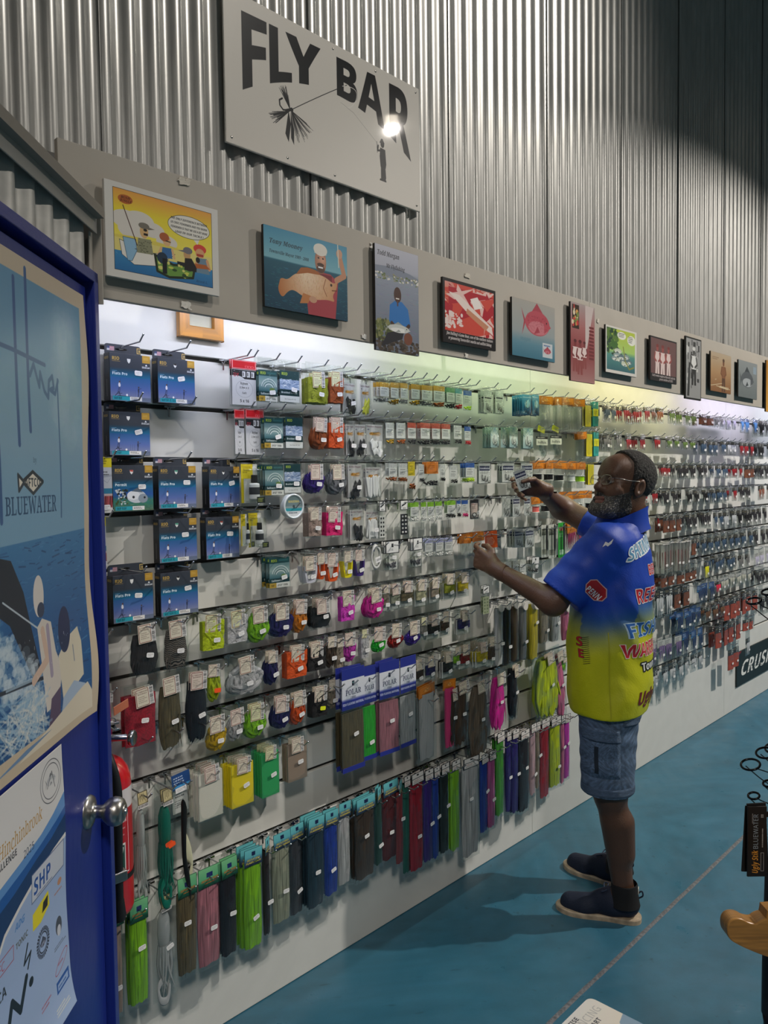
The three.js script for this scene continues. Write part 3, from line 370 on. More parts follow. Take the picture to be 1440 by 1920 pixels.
picture('cartoon', 560, 420, (c, w, h) => {
  fill(c, '#d9d6cf', 0, 0, w, h); c.save(); c.translate(38, 26); const a = w - 74, b = h - 60; c.beginPath(); c.rect(0, 0, a, b); c.clip();
  grad(c, [[0, '#e8a04a'], [0.25, '#ecd63a'], [0.55, '#efe05a'], [0.75, '#e6d98a']], 0, 0, a, b); for (const [x, y, r] of [[60, 130, 60], [120, 120, 58], [180, 150, 50], [250, 190, 44], [90, 170, 60]]) blob(c, '#dcd6cc', x, y, r * 1.2, r * 0.7);
  blob(c, '#e2cf5e', a * 0.3, b * 0.66, a * 0.5, 40); fill(c, '#e6d680', 0, b * 0.6, a, b * 0.2); grad(c, [[0, '#3b86b8'], [1, '#2d6fa6']], 0, b * 0.76, a, b * 0.24); for (let i = 0; i < 50; i++) line(c, 'rgba(200,225,235,.35)', 2, [rr(0, a), rr(b * 0.78, b)], [rr(0, a), rr(b * 0.78, b)].map((v, k) => v)); grad(c, [[0, '#3b86b8'], [1, '#2d6fa6']], 0, b * 0.8, a, b * 0.2);
  poly(c, '#e9e4da', [[24, b * 0.62], [34, b * 0.8], [90, b * 0.9], [200, b * 0.86], [290, b * 0.66], [150, b * 0.72]], '#3a3a3a'); poly(c, '#8fb8d4', [[40, b * 0.58], [100, b * 0.58], [104, b * 0.72], [80, b * 0.86], [60, b * 0.86]], '#33506a'); line(c, '#4a4a48', 3, [96, b * 0.7], [230, b * 0.72]);
  line(c, '#4a2f24', 4, [44, 70], [112, 250]); blob(c, '#d8b078', 140, 166, 20, 30); poly(c, '#8f8f72', [[110, 200], [172, 196], [182, 262], [104, 266]]); for (let i = 0; i < 30; i++) fill(c, '#62644e', rr(112, 172), rr(200, 260), 6, 4); blob(c, '#7a7468', 140, 140, 26, 14); poly(c, '#7a7468', [[150, 140], [192, 146], [160, 154]]); fill(c, '#221c1a', 138, 172, 20, 10); blob(c, '#222', 146, 158, 9, 6);
  blob(c, '#e0b482', 250, 184, 20, 24); blob(c, '#b0603a', 238, 168, 24, 20); poly(c, '#3a6ea4', [[226, 216], [272, 214], [276, 262], [222, 262]]); line(c, '#1c1c1c', 4, [246, 184], [268, 186]); line(c, '#e0b482', 11, [222, 220], [206, 256]); line(c, '#e0b482', 11, [276, 220], [286, 256]);
  poly(c, '#6f9a46', [[190, b * 0.72], [200, b * 0.92], [260, b * 0.97], [380, b * 0.92], [392, b * 0.76], [280, b * 0.8]], '#26301c'); for (let i = 0; i < 16; i++) blob(c, ['#c9cf5a', '#33502a', '#dcd67a'][i % 3], rr(205, 380), rr(b * 0.78, b * 0.93), rr(6, 14), rr(5, 10)); blob(c, '#23384c', 226, b * 0.74, 26, 26); fill(c, '#181c20', 226, b * 0.74, 22, 70); fill(c, '#22252a', 300, b * 0.74, 70, 14);
  blob(c, '#c99c6a', 352, 226, 18, 24); blob(c, '#77747a', 356, 206, 24, 16); poly(c, '#77747a', [[340, 206], [306, 214], [340, 218]]); poly(c, '#22201f', [[340, 244], [372, 240], [402, 300], [336, 300]]); line(c, '#22201f', 9, [372, 244], [404, 292]); blob(c, '#d9483a', 420, 186, 34, 22); blob(c, '#dba274', 420, 206, 24, 22); fill(c, '#b0402c', 402, 210, 36, 12); poly(c, '#6f8a9c', [[402, 230], [456, 226], [470, 300], [400, 300]]); line(c, '#dba274', 14, [410, 240], [398, 262]); line(c, '#dba274', 14, [458, 236], [470, 276]); blob(c, '#1c1c1e', 408, 240, 11, 14); poly(c, '#b4602c', [[390, b * 0.72], [450, b * 0.71], [474, b * 0.76], [400, b * 0.78]]);
  blob(c, '#e6e2d8', 366, 96, 108, 52); poly(c, '#e6e2d8', [[380, 140], [420, 140], [408, 168]]); c.strokeStyle = '#333'; c.lineWidth = 2; c.beginPath(); c.ellipse(366, 96, 108, 52, 0, 0, 6.3); c.stroke();
  [['THE ONLY DIFFERENCE BETWEEN', 72], ['US CROC FISHERMEN AND YOU BARRA', 92], ['FISHERMEN IS THAT WE USE A BIT MORE', 112], ['LEAD IN OUR TACKLE !', 132]].forEach(([t, y]) => text(c, t, 366, y, 14, '#1c1c1c', 'sans-serif', 'bold italic', 'center', 190)); blob(c, '#b8622c', 56, 42, 34, 20); text(c, 'BUSH', 56, 40, 15, '#2a1206', 'serif', 'bold italic', 'center'); text(c, 'JUNGLE', 58, 54, 15, '#2a1206', 'serif', 'bold italic', 'center', 54); text(c, 'Brook L.', a - 90, b - 14, 16, '#1a3550', 'serif', 'italic');
  c.restore(); c.strokeStyle = '#3a3228'; c.lineWidth = 2; c.strokeRect(38, 26, w - 74, h - 60);
});
picture('mayor', 460, 325, (c, w, h) => {
  grad(c, [[0, '#3f8aa8'], [0.38, '#7ab0bc'], [0.4, '#14586c'], [1, '#0f3c52']], 0, 0, w, h); for (let i = 0; i < 160; i++) line(c, `rgba(${rr(20, 60) | 0},${rr(100, 140) | 0},${rr(120, 150) | 0},.35)`, 2, [rr(0, w), rr(h * 0.45, h)], [rr(0, w), rr(h * 0.45, h)].map((v) => v)); grad(c, [[0, 'rgba(18,84,104,.9)'], [1, 'rgba(15,60,82,.9)']], 0, h * 0.42, w, h * 0.58); for (let i = 0; i < 200; i++) { const x = rr(0, w), y = rr(h * 0.44, h); line(c, `rgba(${rr(30, 70) | 0},${rr(110, 150) | 0},${rr(130, 160) | 0},.5)`, 2, [x, y], [x + rr(6, 22), y + rr(-2, 2)]); }
  poly(c, '#a8404a', [[w * 0.46, h * 0.5], [w * 0.6, h * 0.42], [w * 0.78, h * 0.42], [w * 0.88, h * 0.5], [w * 0.84, h], [w * 0.5, h]]); fill(c, '#7a2630', w * 0.6, h * 0.44, w * 0.2, h * 0.14); line(c, '#c08a6a', 26, [w * 0.86, h * 0.48], [w * 0.96, h * 0.4], [w * 0.9, h * 0.14]); blob(c, '#c9987a', w * 0.9, h * 0.12, 18, 20); line(c, '#d8d4c4', 5, [w * 0.88, 0], [w * 0.89, h * 0.3]);
  { const g = c.createRadialGradient(w * 0.69, h * 0.25, 4, w * 0.66, h * 0.28, w * 0.1); g.addColorStop(0, '#d8a284'); g.addColorStop(1, '#94604a'); blob(c, g, w * 0.66, h * 0.28, w * 0.07, h * 0.165); } blob(c, '#4a3024', w * 0.66, h * 0.325, w * 0.042, h * 0.024); fill(c, '#c9c2b6', w * 0.585, h * 0.165, w * 0.15, h * 0.022); blob(c, '#5a3d30', w * 0.66, h * 0.38, w * 0.05, h * 0.05); fill(c, '#eee', w * 0.63, h * 0.35, w * 0.06, h * 0.02); blob(c, '#ded8cc', w * 0.66, h * 0.13, w * 0.085, h * 0.08); blob(c, '#3a2a24', w * 0.635, h * 0.24, 5, 4); blob(c, '#3a2a24', w * 0.69, h * 0.24, 5, 4);
  const rg = (x, y, r, a, b) => { const g = c.createRadialGradient(x - r * 0.2, y - r * 0.2, r * 0.1, x, y, r); g.addColorStop(0, a); g.addColorStop(1, b); return g; };
  const F = [[0.16, 0.66], [0.19, 0.60], [0.26, 0.62], [0.34, 0.52], [0.46, 0.46], [0.6, 0.45], [0.72, 0.47], [0.82, 0.54], [0.87, 0.49], [0.86, 0.60], [0.8, 0.70], [0.84, 0.78], [0.74, 0.76], [0.6, 0.80], [0.44, 0.79], [0.33, 0.72], [0.26, 0.76], [0.2, 0.86], [0.15, 0.78]].map(([a, b]) => [a * w, b * h]);
  c.beginPath(); F.forEach((p, i) => { const n = F[(i + 1) % F.length], mx = (p[0] + n[0]) / 2, my = (p[1] + n[1]) / 2; i ? c.quadraticCurveTo(p[0], p[1], mx, my) : c.moveTo(mx, my); }); c.closePath(); c.fillStyle = rg(w * 0.58, h * 0.6, w * 0.44, '#ecd2b4', '#b8703c'); c.fill(); c.save(); c.clip();
  for (let i = 0; i < 420; i++) { c.strokeStyle = `rgba(${rr(150, 220) | 0},${rr(90, 150) | 0},${rr(50, 100) | 0},.35)`; c.lineWidth = 1.2; c.beginPath(); c.arc(rr(w * 0.3, w * 0.74), rr(h * 0.46, h * 0.8), 4, -1, 1); c.stroke(); } c.restore();
  poly(c, '#a8622e', [[w * 0.36, h * 0.52], [w * 0.42, h * 0.42], [w * 0.5, h * 0.40], [w * 0.6, h * 0.41], [w * 0.66, h * 0.46], [w * 0.5, h * 0.47]]); poly(c, '#c07c48', [[w * 0.44, h * 0.74], [w * 0.4, h * 0.88], [w * 0.5, h * 0.86], [w * 0.54, h * 0.76]]); line(c, '#8a4c24', 3, [w * 0.72, h * 0.5], [w * 0.69, h * 0.62], [w * 0.73, h * 0.72]); blob(c, '#2a1a10', w * 0.79, h * 0.56, 6, 6); line(c, '#6c3418', 4, [w * 0.86, h * 0.62], [w * 0.8, h * 0.63]); blob(c, '#c9987a', w * 0.56, h * 0.8, 22, 14);
  text(c, 'Tony Mooney', 26, 66, 26, '#10222c', 'serif', hand); text(c, 'Townsville Mayor 1989 - 2008', 26, 104, 18, '#10222c', 'serif', hand, 'left', 210);
});
picture('flyfisher', 260, 420, (c, w, h) => {
  grad(c, [[0, '#b3b4c0'], [0.2, '#a9abb8'], [0.24, '#8f97a4']], 0, 0, w, h); poly(c, '#7d8594', [[0, h * 0.2], [w * 0.4, h * 0.18], [w * 0.8, h * 0.21], [w, h * 0.24], [w, h * 0.3], [0, h * 0.27]]); for (let i = 0; i < 70; i++) blob(c, ['#5f7040', '#8a8a70', '#d8d4cc'][i % 3], rr(0, w), h * rr(0.25, 0.32), rr(3, 9), rr(2, 5)); grad(c, [[0, '#8e95a4'], [1, '#6d7584']], 0, h * 0.32, w, h * 0.68); for (let i = 0; i < 160; i++) { const x = rr(0, w), y = h * rr(0.33, 1); line(c, `rgba(${rr(90, 170) | 0},${rr(100, 175) | 0},${rr(120, 190) | 0},.4)`, 2, [x, y], [x + rr(8, 30), y + rr(-2, 2)]); }
  for (let i = 0; i < 110; i++) blob(c, ['#6c7440', '#4a5430', '#8a8a5a'][i % 3], rr(0, w * 0.4), h * rr(0.7, 0.9), rr(4, 12), rr(4, 10)); for (let i = 0; i < 90; i++) blob(c, ['#4c4238', '#5c5044', '#3a332c'][i % 3], rr(0, w), h * rr(0.88, 1), rr(5, 16), rr(4, 8));
  poly(c, '#2f74b8', [[w * 0.32, h * 0.55], [w * 0.44, h * 0.5], [w * 0.6, h * 0.5], [w * 0.74, h * 0.56], [w * 0.8, h * 0.72], [w * 0.7, h * 0.74], [w * 0.68, h * 0.78], [w * 0.38, h * 0.78], [w * 0.3, h * 0.7]]); blob(c, '#4a3026', w * 0.5, h * 0.44, w * 0.085, h * 0.075); fill(c, '#f0ece6', w * 0.46, h * 0.47, w * 0.08, h * 0.012); line(c, '#5d3c30', 8, [w * 0.5, h * 0.5], [w * 0.5, h * 0.54]); line(c, '#4a3026', 16, [w * 0.36, h * 0.72], [w * 0.46, h * 0.76]); line(c, '#4a3026', 16, [w * 0.76, h * 0.72], [w * 0.66, h * 0.77]);
  poly(c, '#2a2a30', [[w * 0.26, h * 0.82], [w * 0.66, h * 0.76], [w * 0.6, h * 0.86], [w * 0.12, h * 0.96]]); blob(c, '#7a4a38', w * 0.74, h * 0.85, w * 0.1, h * 0.06); fishShape(c, w * 0.52, h * 0.765, w * 0.62, h * 0.09, '#c9ccc8', '#e6e6e2', '#9aa09c');
  text(c, 'Todd Morgan', 12, 40, 26, '#15151a', 'serif', hand, 'left', 130); text(c, 'Mr Flyfishing', 64, 84, 22, '#15151a', 'serif', hand, 'left', 110);
});
function redBoat(c, w, h) { fill(c, '#161214', 0, 0, w, h); c.save(); c.beginPath(); c.rect(12, 12, w - 24, h * 0.76); c.clip(); grad(c, [[0, '#d89a94'], [0.4, '#d8643c'], [1, '#8a1420']], 0, 0, w, h); for (let i = 0; i < 80; i++) poly(c, ['#b01c2c', '#e6c0b8', '#cf4a3c'][i % 3], [[rr(0, w), rr(0, h)], [rr(0, w), rr(0, h)], [rr(0, w), rr(0, h)]].map(([x, y]) => [w * 0.5 + (x - w / 2) * 0.25 + rr(-w / 2, w / 2), y])); poly(c, '#ead9cf', [[w * 0.1, h * 0.2], [w * 0.3, h * 0.22], [w * 0.92, h * 0.62], [w * 0.95, h * 0.76], [w * 0.4, h * 0.44]]); poly(c, '#c98a6a', [[w * 0.44, h * 0.4], [w * 0.86, h * 0.62], [w * 0.8, h * 0.7], [w * 0.42, h * 0.48]]); poly(c, '#f0e6e0', [[w * 0.5, h * 0.24], [w * 0.64, h * 0.18], [w * 0.74, h * 0.34], [w * 0.58, h * 0.4]]); for (let i = 0; i < 40; i++) blob(c, '#e8d4ce', w * rr(0.02, 0.34), h * rr(0.5, 0.76), rr(4, 14), rr(3, 8)); c.restore(); text(c, 'Jim Dalling’s Game Boat, one of the earliest visitors', 20, h * 0.87, 15, '#e8e0dc', 'serif', hand, 'left', w - 40); text(c, 'or pioneering Townsville’s marlin and sailfish fishing', 30, h * 0.94, 15, '#e8e0dc', 'serif', hand, 'left', w - 60); }
picture('redboat', 330, 240, redBoat);
picture('redfish', 330, 240, (c, w, h) => { grad(c, [[0, '#a8a49c'], [0.55, '#98a0a0'], [0.75, '#5f8a9a'], [1, '#3f7488']], 0, 0, w, h); fishShape(c, w * 0.58, h * 0.36, w * 0.72, h * 0.5, '#b8505c', '#c87880', '#a84450'); for (let i = 0; i < 120; i++) blob(c, 'rgba(120,30,44,.18)', rr(w * 0.35, w * 0.8), rr(h * 0.22, h * 0.5), 5, 2); fill(c, '#c9ced0', w * 0.7, h * 0.68, w * 0.24, h * 0.26); fishShape(c, w * 0.82, h * 0.82, w * 0.2, h * 0.12, '#b04a58', '#c87880', '#983848'); scribble(c, '#2f5f9a', w * 0.73, h * 0.7, w * 0.16, 12, 1); text(c, 'snapper', w * 0.18, h * 0.7, 20, '#4f7e8e', 'serif', 'italic'); });
picture('redgroup', 200, 330, (c, w, h) => { grad(c, [[0, '#a89a98'], [0.3, '#a86a68'], [0.6, '#8a3c3e'], [1, '#a87c78']], 0, 0, w, h); fill(c, '#3a2a20', 12, 8, 56, 100); for (let i = 0; i < 20; i++) blob(c, ['#d8a05a', '#c23a3a', '#7a8a4a', '#e0d0b0'][i % 4], rr(16, 62), rr(14, 100), rr(4, 12), rr(4, 12)); poly(c, '#c9bab6', [[w * 0.6, 0], [w * 0.95, 0], [w * 0.6, h * 0.7]]); for (let i = 0; i < 10; i++) fill(c, '#6c2628', w * 0.76, h * (0.26 + i * 0.045), w * 0.2, 9); for (const [x, s] of [[0.18, 100], [0.38, 108], [0.56, 86]]) person2(c, w * x, h * 0.5, s, '#e0cdc8', '#7a3434', '#8c4442', '#5a2426'); });
picture('greenfish', 330, 240, (c, w, h) => { fill(c, '#d8d4cc', 0, 0, w, h); c.save(); c.beginPath(); c.rect(10, 10, w - 30, h - 26); c.clip(); grad(c, [[0, '#b8c43a'], [0.5, '#a8cc6a'], [0.6, '#4f8f86'], [1, '#2f5f6a']], 0, 0, w, h); for (let i = 0; i < 60; i++) blob(c, ['#3f6a2a', '#20402a', '#587a30'][i % 3], rr(0, w * 0.36), rr(0, h * 0.6), rr(8, 24), rr(6, 18)); for (let i = 0; i < 9; i++) fishShape(c, w * rr(0.25, 0.8), h * rr(0.5, 0.85), w * 0.3, h * 0.12, ['#8fa0a0', '#c9d0b8', '#5f7a80'][i % 3], '#d8dcd0', '#4a5a5a'); line(c, '#8a8a3a', 9, [w * 0.55, h * 0.4], [w * 0.62, h * 0.7], [w * 0.75, h * 0.86], [w * 0.9, h * 0.8]); blob(c, '#e6e6da', w * 0.5, h * 0.16, 46, 20); blob(c, '#e6e6da', w * 0.82, h * 0.22, 44, 26); scribble(c, '#333', w * 0.4, h * 0.1, 66, 24, 3); scribble(c, '#333', w * 0.72, h * 0.13, 66, 36, 4); c.restore(); });
picture('redtrio', 330, 240, (c, w, h) => { fill(c, '#141012', 0, 0, w, h); c.save(); c.beginPath(); c.rect(8, 8, w - 16, h * 0.8); c.clip(); fill(c, '#6c4a48', 0, 0, w, h); for (const [x, s] of [[0.26, 130], [0.46, 136], [0.68, 124]]) person2(c, w * x, h * 0.22, s, '#e0cac4', '#9a4844', '#dcc8c2', '#7a2c2a'); c.restore(); text(c, 'Early women anglers of the reef, with the', 24, h * 0.9, 16, '#d8ccc8', 'serif', hand, 'left', w - 44); text(c, 'great catches of 1955', 110, h * 0.97, 16, '#d8ccc8', 'serif', hand, 'left', w - 130); });
picture('greyman', 200, 330, (c, w, h) => { fill(c, '#161616', 0, 0, w, h); fill(c, '#9a9a98', 8, 8, w - 16, h - 16); for (let i = 0; i < 40; i++) fill(c, ['#6a6a6a', '#c4c4c0', '#3a3a3a'][i % 3], rr(8, w - 40), rr(8, h - 60), rr(6, 32), rr(6, 40)); person2(c, w * 0.52, h * 0.2, 150, '#dededa', '#4c4c4a', '#262626', '#d0d0cc'); poly(c, '#2e2e2e', [[w * 0.2, h * 0.4], [w * 0.3, h * 0.42], [w * 0.24, h * 0.95], [w * 0.1, h * 0.95]]); });
picture('sepia', 330, 240, (c, w, h) => { grad(c, [[0, '#b8a68c'], [0.5, '#b08a60'], [1, '#8a5c34']], 0, 0, w, h); person2(c, w * 0.62, h * 0.2, 150, '#8a5a38', '#7a4c2e', '#5c3c26', '#5a4030'); scribble(c, '#7a5c3c', 24, 26, 120, 20, 2); for (let i = 0; i < 6; i++) line(c, '#d8c8a4', 4, [rr(0, w), h * rr(0.6, 0.9)], [rr(0, w), h * rr(0.6, 0.9)]); });
picture('silver', 330, 240, (c, w, h) => { grad(c, [[0, '#8c9292'], [1, '#6c7474']], 0, 0, w, h); fishShape(c, w * 0.46, h * 0.5, w * 0.8, h * 0.5, '#565c60', '#a8aeb0', '#3c4246'); fill(c, '#8fa0ac', w * 0.78, h * 0.1, w * 0.16, h * 0.2); });
picture('gold', 200, 140, (c, w, h) => { grad(c, [[0, '#b07820'], [1, '#d8a040']], 0, 0, w, h); blob(c, '#7a4c14', w * 0.5, h * 0.5, 50, 30); });
picture('oldphoto', 160, 120, (c, w, h) => { grad(c, [[0, '#a89a80'], [0.5, '#8a7c66'], [1, '#c9c0ae']], 0, 0, w, h); blob(c, '#d8d4c8', w * 0.75, h * 0.2, 26, 12); fishShape(c, w * 0.5, h * 0.5, 110, 44, '#6c6252', '#a89c84', '#5a5042'); });
const picTex = canvasTexture(pic);
const picMat = new THREE.MeshPhysicalMaterial({ map: picTex, roughness: 0.35, clearcoat: 0.5, clearcoatRoughness: 0.12 });
function facePlane(w, h, c) { const g = new THREE.PlaneGeometry(w, h), uv = g.attributes.uv; for (let i = 0; i < 4; i++) uv.setXY(i, lerp(c[0], c[2], uv.getX(i)), lerp(c[1], c[3], uv.getY(i))); return g; }
[
  ['cartoon', 0.980, 2.256, 0.300, 0.215, 'yellow cartoon print of anglers in two dinghies with a speech balloon'],
  ['mayor', 1.423, 2.254, 0.304, 0.216, 'photo print of a bearded man in a cap with an orange fish'],
  ['flyfisher', 1.791, 2.239, 0.200, 0.322, 'tall photo print of a man in a blue shirt kneeling by water'],
  ['redboat', 2.163, 2.248, 0.300, 0.216, 'red-toned print of a boat deck with a black caption strip'],
  ['redfish', 2.565, 2.246, 0.298, 0.216, 'print of a single pink fish over blue water'],
  ['redgroup', 2.936, 2.240, 0.200, 0.324, 'tall red-toned print of people standing beside a sail'],
  ['greenfish', 3.281, 2.244, 0.298, 0.208, 'green cartoon print with fish and two speech balloons'],
  ['redtrio', 3.723, 2.248, 0.303, 0.213, 'red-toned print of three women in white with a black caption'],
  ['greyman', 4.086, 2.241, 0.205, 0.324, 'tall black and white print of a man beside a fish'],
  ['sepia', 4.470, 2.253, 0.304, 0.218, 'brown sepia print of a man standing with a fish'],
  ['silver', 4.900, 2.249, 0.320, 0.218, 'grey print of a silver fish, second from the right end'],
  ['gold', 5.330, 2.240, 0.21, 0.325, 'golden yellow print at the right edge of the photo'],
].forEach(([n, x, y, w, h, l]) => {
  const t = thing('framed_print', l + ' on the fascia', 'picture', undefined, [x, y, 0.322]);
  part(t, 'panel', rbox(w, h, 0.009, 0.0015, 0, 0, -0.0046), n === 'cartoon' ? mat(0xd2cfc8, 0.5) : mat(0x2c2a28, 0.5));
  part(t, 'print', facePlane(w - 0.001, h - 0.001, pcell[n]), picMat, [0, 0, 0.0002]);
  for (const s of [-0.3, 0.3]) part(t, 'standoff', box(0.03, h * 0.6, 0.0128, s * w, 0, -0.0155), M.slot);
});
[[1.048, 2.418, 0.03, 0.016], [1.045, 2.118, 0.026, 0.018], [1.700, 2.392, 0.016, 0.026], [2.175, 2.39, 0.03, 0.016], [2.165, 2.112, 0.02, 0.014], [1.66, 2.116, 0.016, 0.014], [3.1, 2.36, 0.02, 0.02]].forEach(([x, y, w, h], i) => {
  const g = bend(new THREE.PlaneGeometry(w, h, 8, 6), (v) => { const e = fbm(v.x * 160 + i * 3, v.y * 160, 2, 3); v.x += e * 0.012; v.y += fbm(v.x * 140, v.y * 140 + i, 7, 3) * 0.01; v.z = 0.002 + Math.abs(e) * 0.005; });
  const m = new THREE.Mesh(g, mat([0xc9c2b4, 0xd8d4ca, 0xd8d6d0][i % 3], 0.7, { side: THREE.DoubleSide })); m.name = numbered('tape_scrap'); m.position.set(x, y, 0.3005); m.castShadow = m.receiveShadow = true; scene.add(m);
  describe(m, `torn tape scrap stuck on the fascia ${['above the yellow cartoon print', 'below the yellow cartoon print', 'at the top left of the tall blue-shirt print', 'above the red boat print', 'below the red boat print', 'right of the man with orange fish, low', 'left of the green cartoon print'][i]}`, 'tape');
});
// small wooden picture frame, half hidden behind the fascia
{
  const t = thing('picture_frame', 'small honey-coloured wooden picture frame on the white wall above the fly line boxes', 'picture', undefined, [1.272, 2.202, 0.012]);
  const w = 0.147, h = 0.2, b = 0.03, wood = new THREE.MeshPhysicalMaterial({ color: 0xd8962e, roughness: 0.35, map: T.wood, clearcoat: 0.6, clearcoatRoughness: 0.15 });
  for (const [L, px, py, r] of [[w, 0, h / 2 - b / 2, 0], [w, 0, -h / 2 + b / 2, Math.PI], [h, -w / 2 + b / 2, 0, Math.PI / 2], [h, w / 2 - b / 2, 0, -Math.PI / 2]]) {
    const s = new THREE.Shape(); s.moveTo(-L / 2, b / 2); s.lineTo(L / 2, b / 2); s.lineTo(L / 2 - b, -b / 2); s.lineTo(-L / 2 + b, -b / 2); s.closePath();
    part(t, 'frame_rail', new THREE.ExtrudeGeometry(s, { depth: 0.01, bevelEnabled: true, bevelSize: 0.003, bevelThickness: 0.005, bevelSegments: 3 }).translate(0, 0, -0.004), wood, [px, py, 0], null, [0, 0, r]);
  }
  part(t, 'photo', facePlane(w - 2 * b + 0.004, h - 2 * b + 0.004, pcell.oldphoto), picMat, [0, 0, -0.002]);
  part(t, 'glass', box(w - 2 * b, h - 2 * b, 0.0015), M.clearHard, [0, 0, 0.0005]);
}
// dark sign low on the right
{
  const [c, x] = canvasOf(512, 256); fill(x, '#1d2626', 0, 0, 512, 256); poly(x, '#8e1d2c', [[0, 0], [60, 0], [0, 40]]); for (let i = 0; i < 4; i++) line(x, '#222e2e', 8, [rr(0, 512), 0], [rr(0, 512), 256]);
  x.save(); x.translate(36, 190); x.transform(1, 0, -0.12, 1, 0, 0); text(x, 'CRUSH', 0, 0, 150, '#e6e6e0', 'sans-serif', 'bold italic', 'left', 440); x.restore(); for (let i = 0; i < 14; i++) line(x, '#1d2626', 2.5, [rr(40, 480), rr(70, 190)], [rr(40, 480), rr(70, 190)].map((v, k) => v));
  const t = thing('sign', 'dark panel lettered CRUSH in brushed white, low on the wall at the right edge', 'sign', undefined, [6.04, 0.285, 0.006]);
  part(t, 'panel', rbox(0.8, 0.25, 0.01, 0.002, 0, 0, 0), mat(0x1d2626, 0.5)); part(t, 'printed_face', new THREE.PlaneGeometry(0.796, 0.246).translate(0, 0, 0.0054), new THREE.MeshStandardMaterial({ map: canvasTexture(c), roughness: 0.45 }));
}
// ---------------------------------------------------------------- the small room in the left corner: a clad wall at 45 degrees with a blue door
const CORNER = [0.7255, 0, 0.4645], TURN = Math.PI / 4;          // local x runs right along the wall, local z out of it
const doorBlue = new THREE.MeshPhysicalMaterial({ color: 0x182a80, roughness: 0.36, clearcoat: 0.35, clearcoatRoughness: 0.25, bumpMap: T.woolBump, bumpScale: 0.0003 });
{
  const wall = structure('wall_door', null, null, CORNER); wall.rotation.y = TURN;
  const lining = mat(0x8d857a, 0.7);
  part(wall, 'lining', box(2.9, 2.2, 0.03, -2.42, 1.1, -0.075), lining);
  part(wall, 'lining', box(0.97, 0.10, 0.03, -0.485, 2.15, -0.075), lining);
  part(wall, 'return_wall', box(0.03, 2.2, 0.56, -0.03, 1.1, -0.33), lining);
  part(wall, 'roof', box(3.9, 0.02, 0.9, -1.95, 2.225, -0.42), lining);
  const P = [], U = [], I = [], pitch = 0.0745, n = 52 * 10;
  for (let i = 0; i <= n; i++) { const a = i / 10 * 6.2832, z = 0.0085 * Math.sin(a) - 0.010, x = -i / 10 * pitch - 0.012; for (const y of [0, 1]) { P.push(x, y, z); U.push(x, y * 0.3); } if (i < n) { const k = i * 2; I.push(k, k + 1, k + 2, k + 1, k + 3, k + 2); } }
  const clad = (y0, y1, x1) => { const g = new THREE.BufferGeometry(); const pp = P.slice(); for (let i = 0; i < pp.length; i += 3) pp[i + 1] = pp[i + 1] ? y1 : y0; g.setAttribute('position', new THREE.Float32BufferAttribute(pp, 3)); g.setAttribute('uv', new THREE.Float32BufferAttribute(U, 2)); g.setIndex(I); g.computeVertexNormals(); return g; };
  const cladMat = new THREE.MeshStandardMaterial({ color: 0xc6c4bd, roughness: 0.5, metalness: 0.45, map: T.metal, side: THREE.DoubleSide });
  part(wall, 'corrugated_sheet', clad(2.09, 2.212), cladMat);
  part(wall, 'top_flashing', rbox(3.9, 0.064, 0.003, 0.001, -1.945, 2.2175, 0.012), mat(0xa6a49e, 0.5, { metalness: 0.5 }));
  part(wall, 'top_flashing', box(3.9, 0.003, 0.06, -1.945, 2.2485, -0.018), mat(0xa6a49e, 0.5, { metalness: 0.5 }));
  for (const x of [-0.14, -0.6, -1.1]) part(wall, 'rivet', lathe([[0, 0.003], [0.003, 0.002], [0.0045, 0]], 10).rotateX(Math.PI / 2), M.steel, [x, 2.218, 0.0135]);
  part(wall, 'corner_flashing', rbox(0.003, 0.2, 0.075, 0.001, 0.0135, 2.147, -0.018), M.fascia);
  part(wall, 'corner_flashing', rbox(0.02, 0.09, 0.003, 0.001, 0.004, 2.145, 0.0), M.fascia);

  const frame = structure('trim_2', null, null, CORNER); frame.rotation.y = TURN;
  part(frame, 'frame_post', rbox(0.022, 2.105, 0.085, 0.002, -0.011, 1.0525, -0.028), doorBlue);
  part(frame, 'frame_post', rbox(0.03, 2.105, 0.085, 0.002, -0.945, 1.0525, -0.028), doorBlue);
  part(frame, 'frame_head', rbox(0.97, 0.022, 0.085, 0.002, -0.485, 2.0945, -0.028), doorBlue);
  part(frame, 'door_stop', rbox(0.012, 2.08, 0.02, 0.001, -0.027, 1.04, -0.055), doorBlue);

  const door = structure('door_1', null, null, CORNER); door.rotation.y = TURN;
  part(door, 'door_leaf', rbox(0.9, 2.062, 0.036, 0.002, -0.4775, 1.041, -0.020), doorBlue);
  const knob = part(door, 'door_knob', lathe([[0.0, 0.072], [0.011, 0.0725], [0.0125, 0.0715], [0.0125, 0.0695], [0.017, 0.070], [0.0235, 0.066], [0.0275, 0.058], [0.028, 0.050], [0.0255, 0.041], [0.019, 0.033], [0.0135, 0.029], [0.0125, 0.02], [0.0128, 0.012], [0.02, 0.010], [0.03, 0.006], [0.0325, 0.001], [0.0325, 0]], 48).rotateX(Math.PI / 2), M.steel, [-0.094, 1.04, -0.002]);
  part(knob, 'lock_button', new THREE.CylinderGeometry(0.005, 0.006, 0.004, 16).rotateX(Math.PI / 2), M.chrome, [0, 0, 0.073]);
  part(door, 'latch_plate', rbox(0.002, 0.06, 0.024, 0.0008, -0.0268, 1.04, -0.02), M.steel);
  for (const y of [0.25, 1.03, 1.85]) part(door, 'hinge', new THREE.CylinderGeometry(0.007, 0.007, 0.1, 12), M.steel, [-0.93, y, 0.004]);
}
const local = (x, y, z) => [CORNER[0] + (x + z) * Math.SQRT1_2, y, CORNER[2] + (z - x) * Math.SQRT1_2];
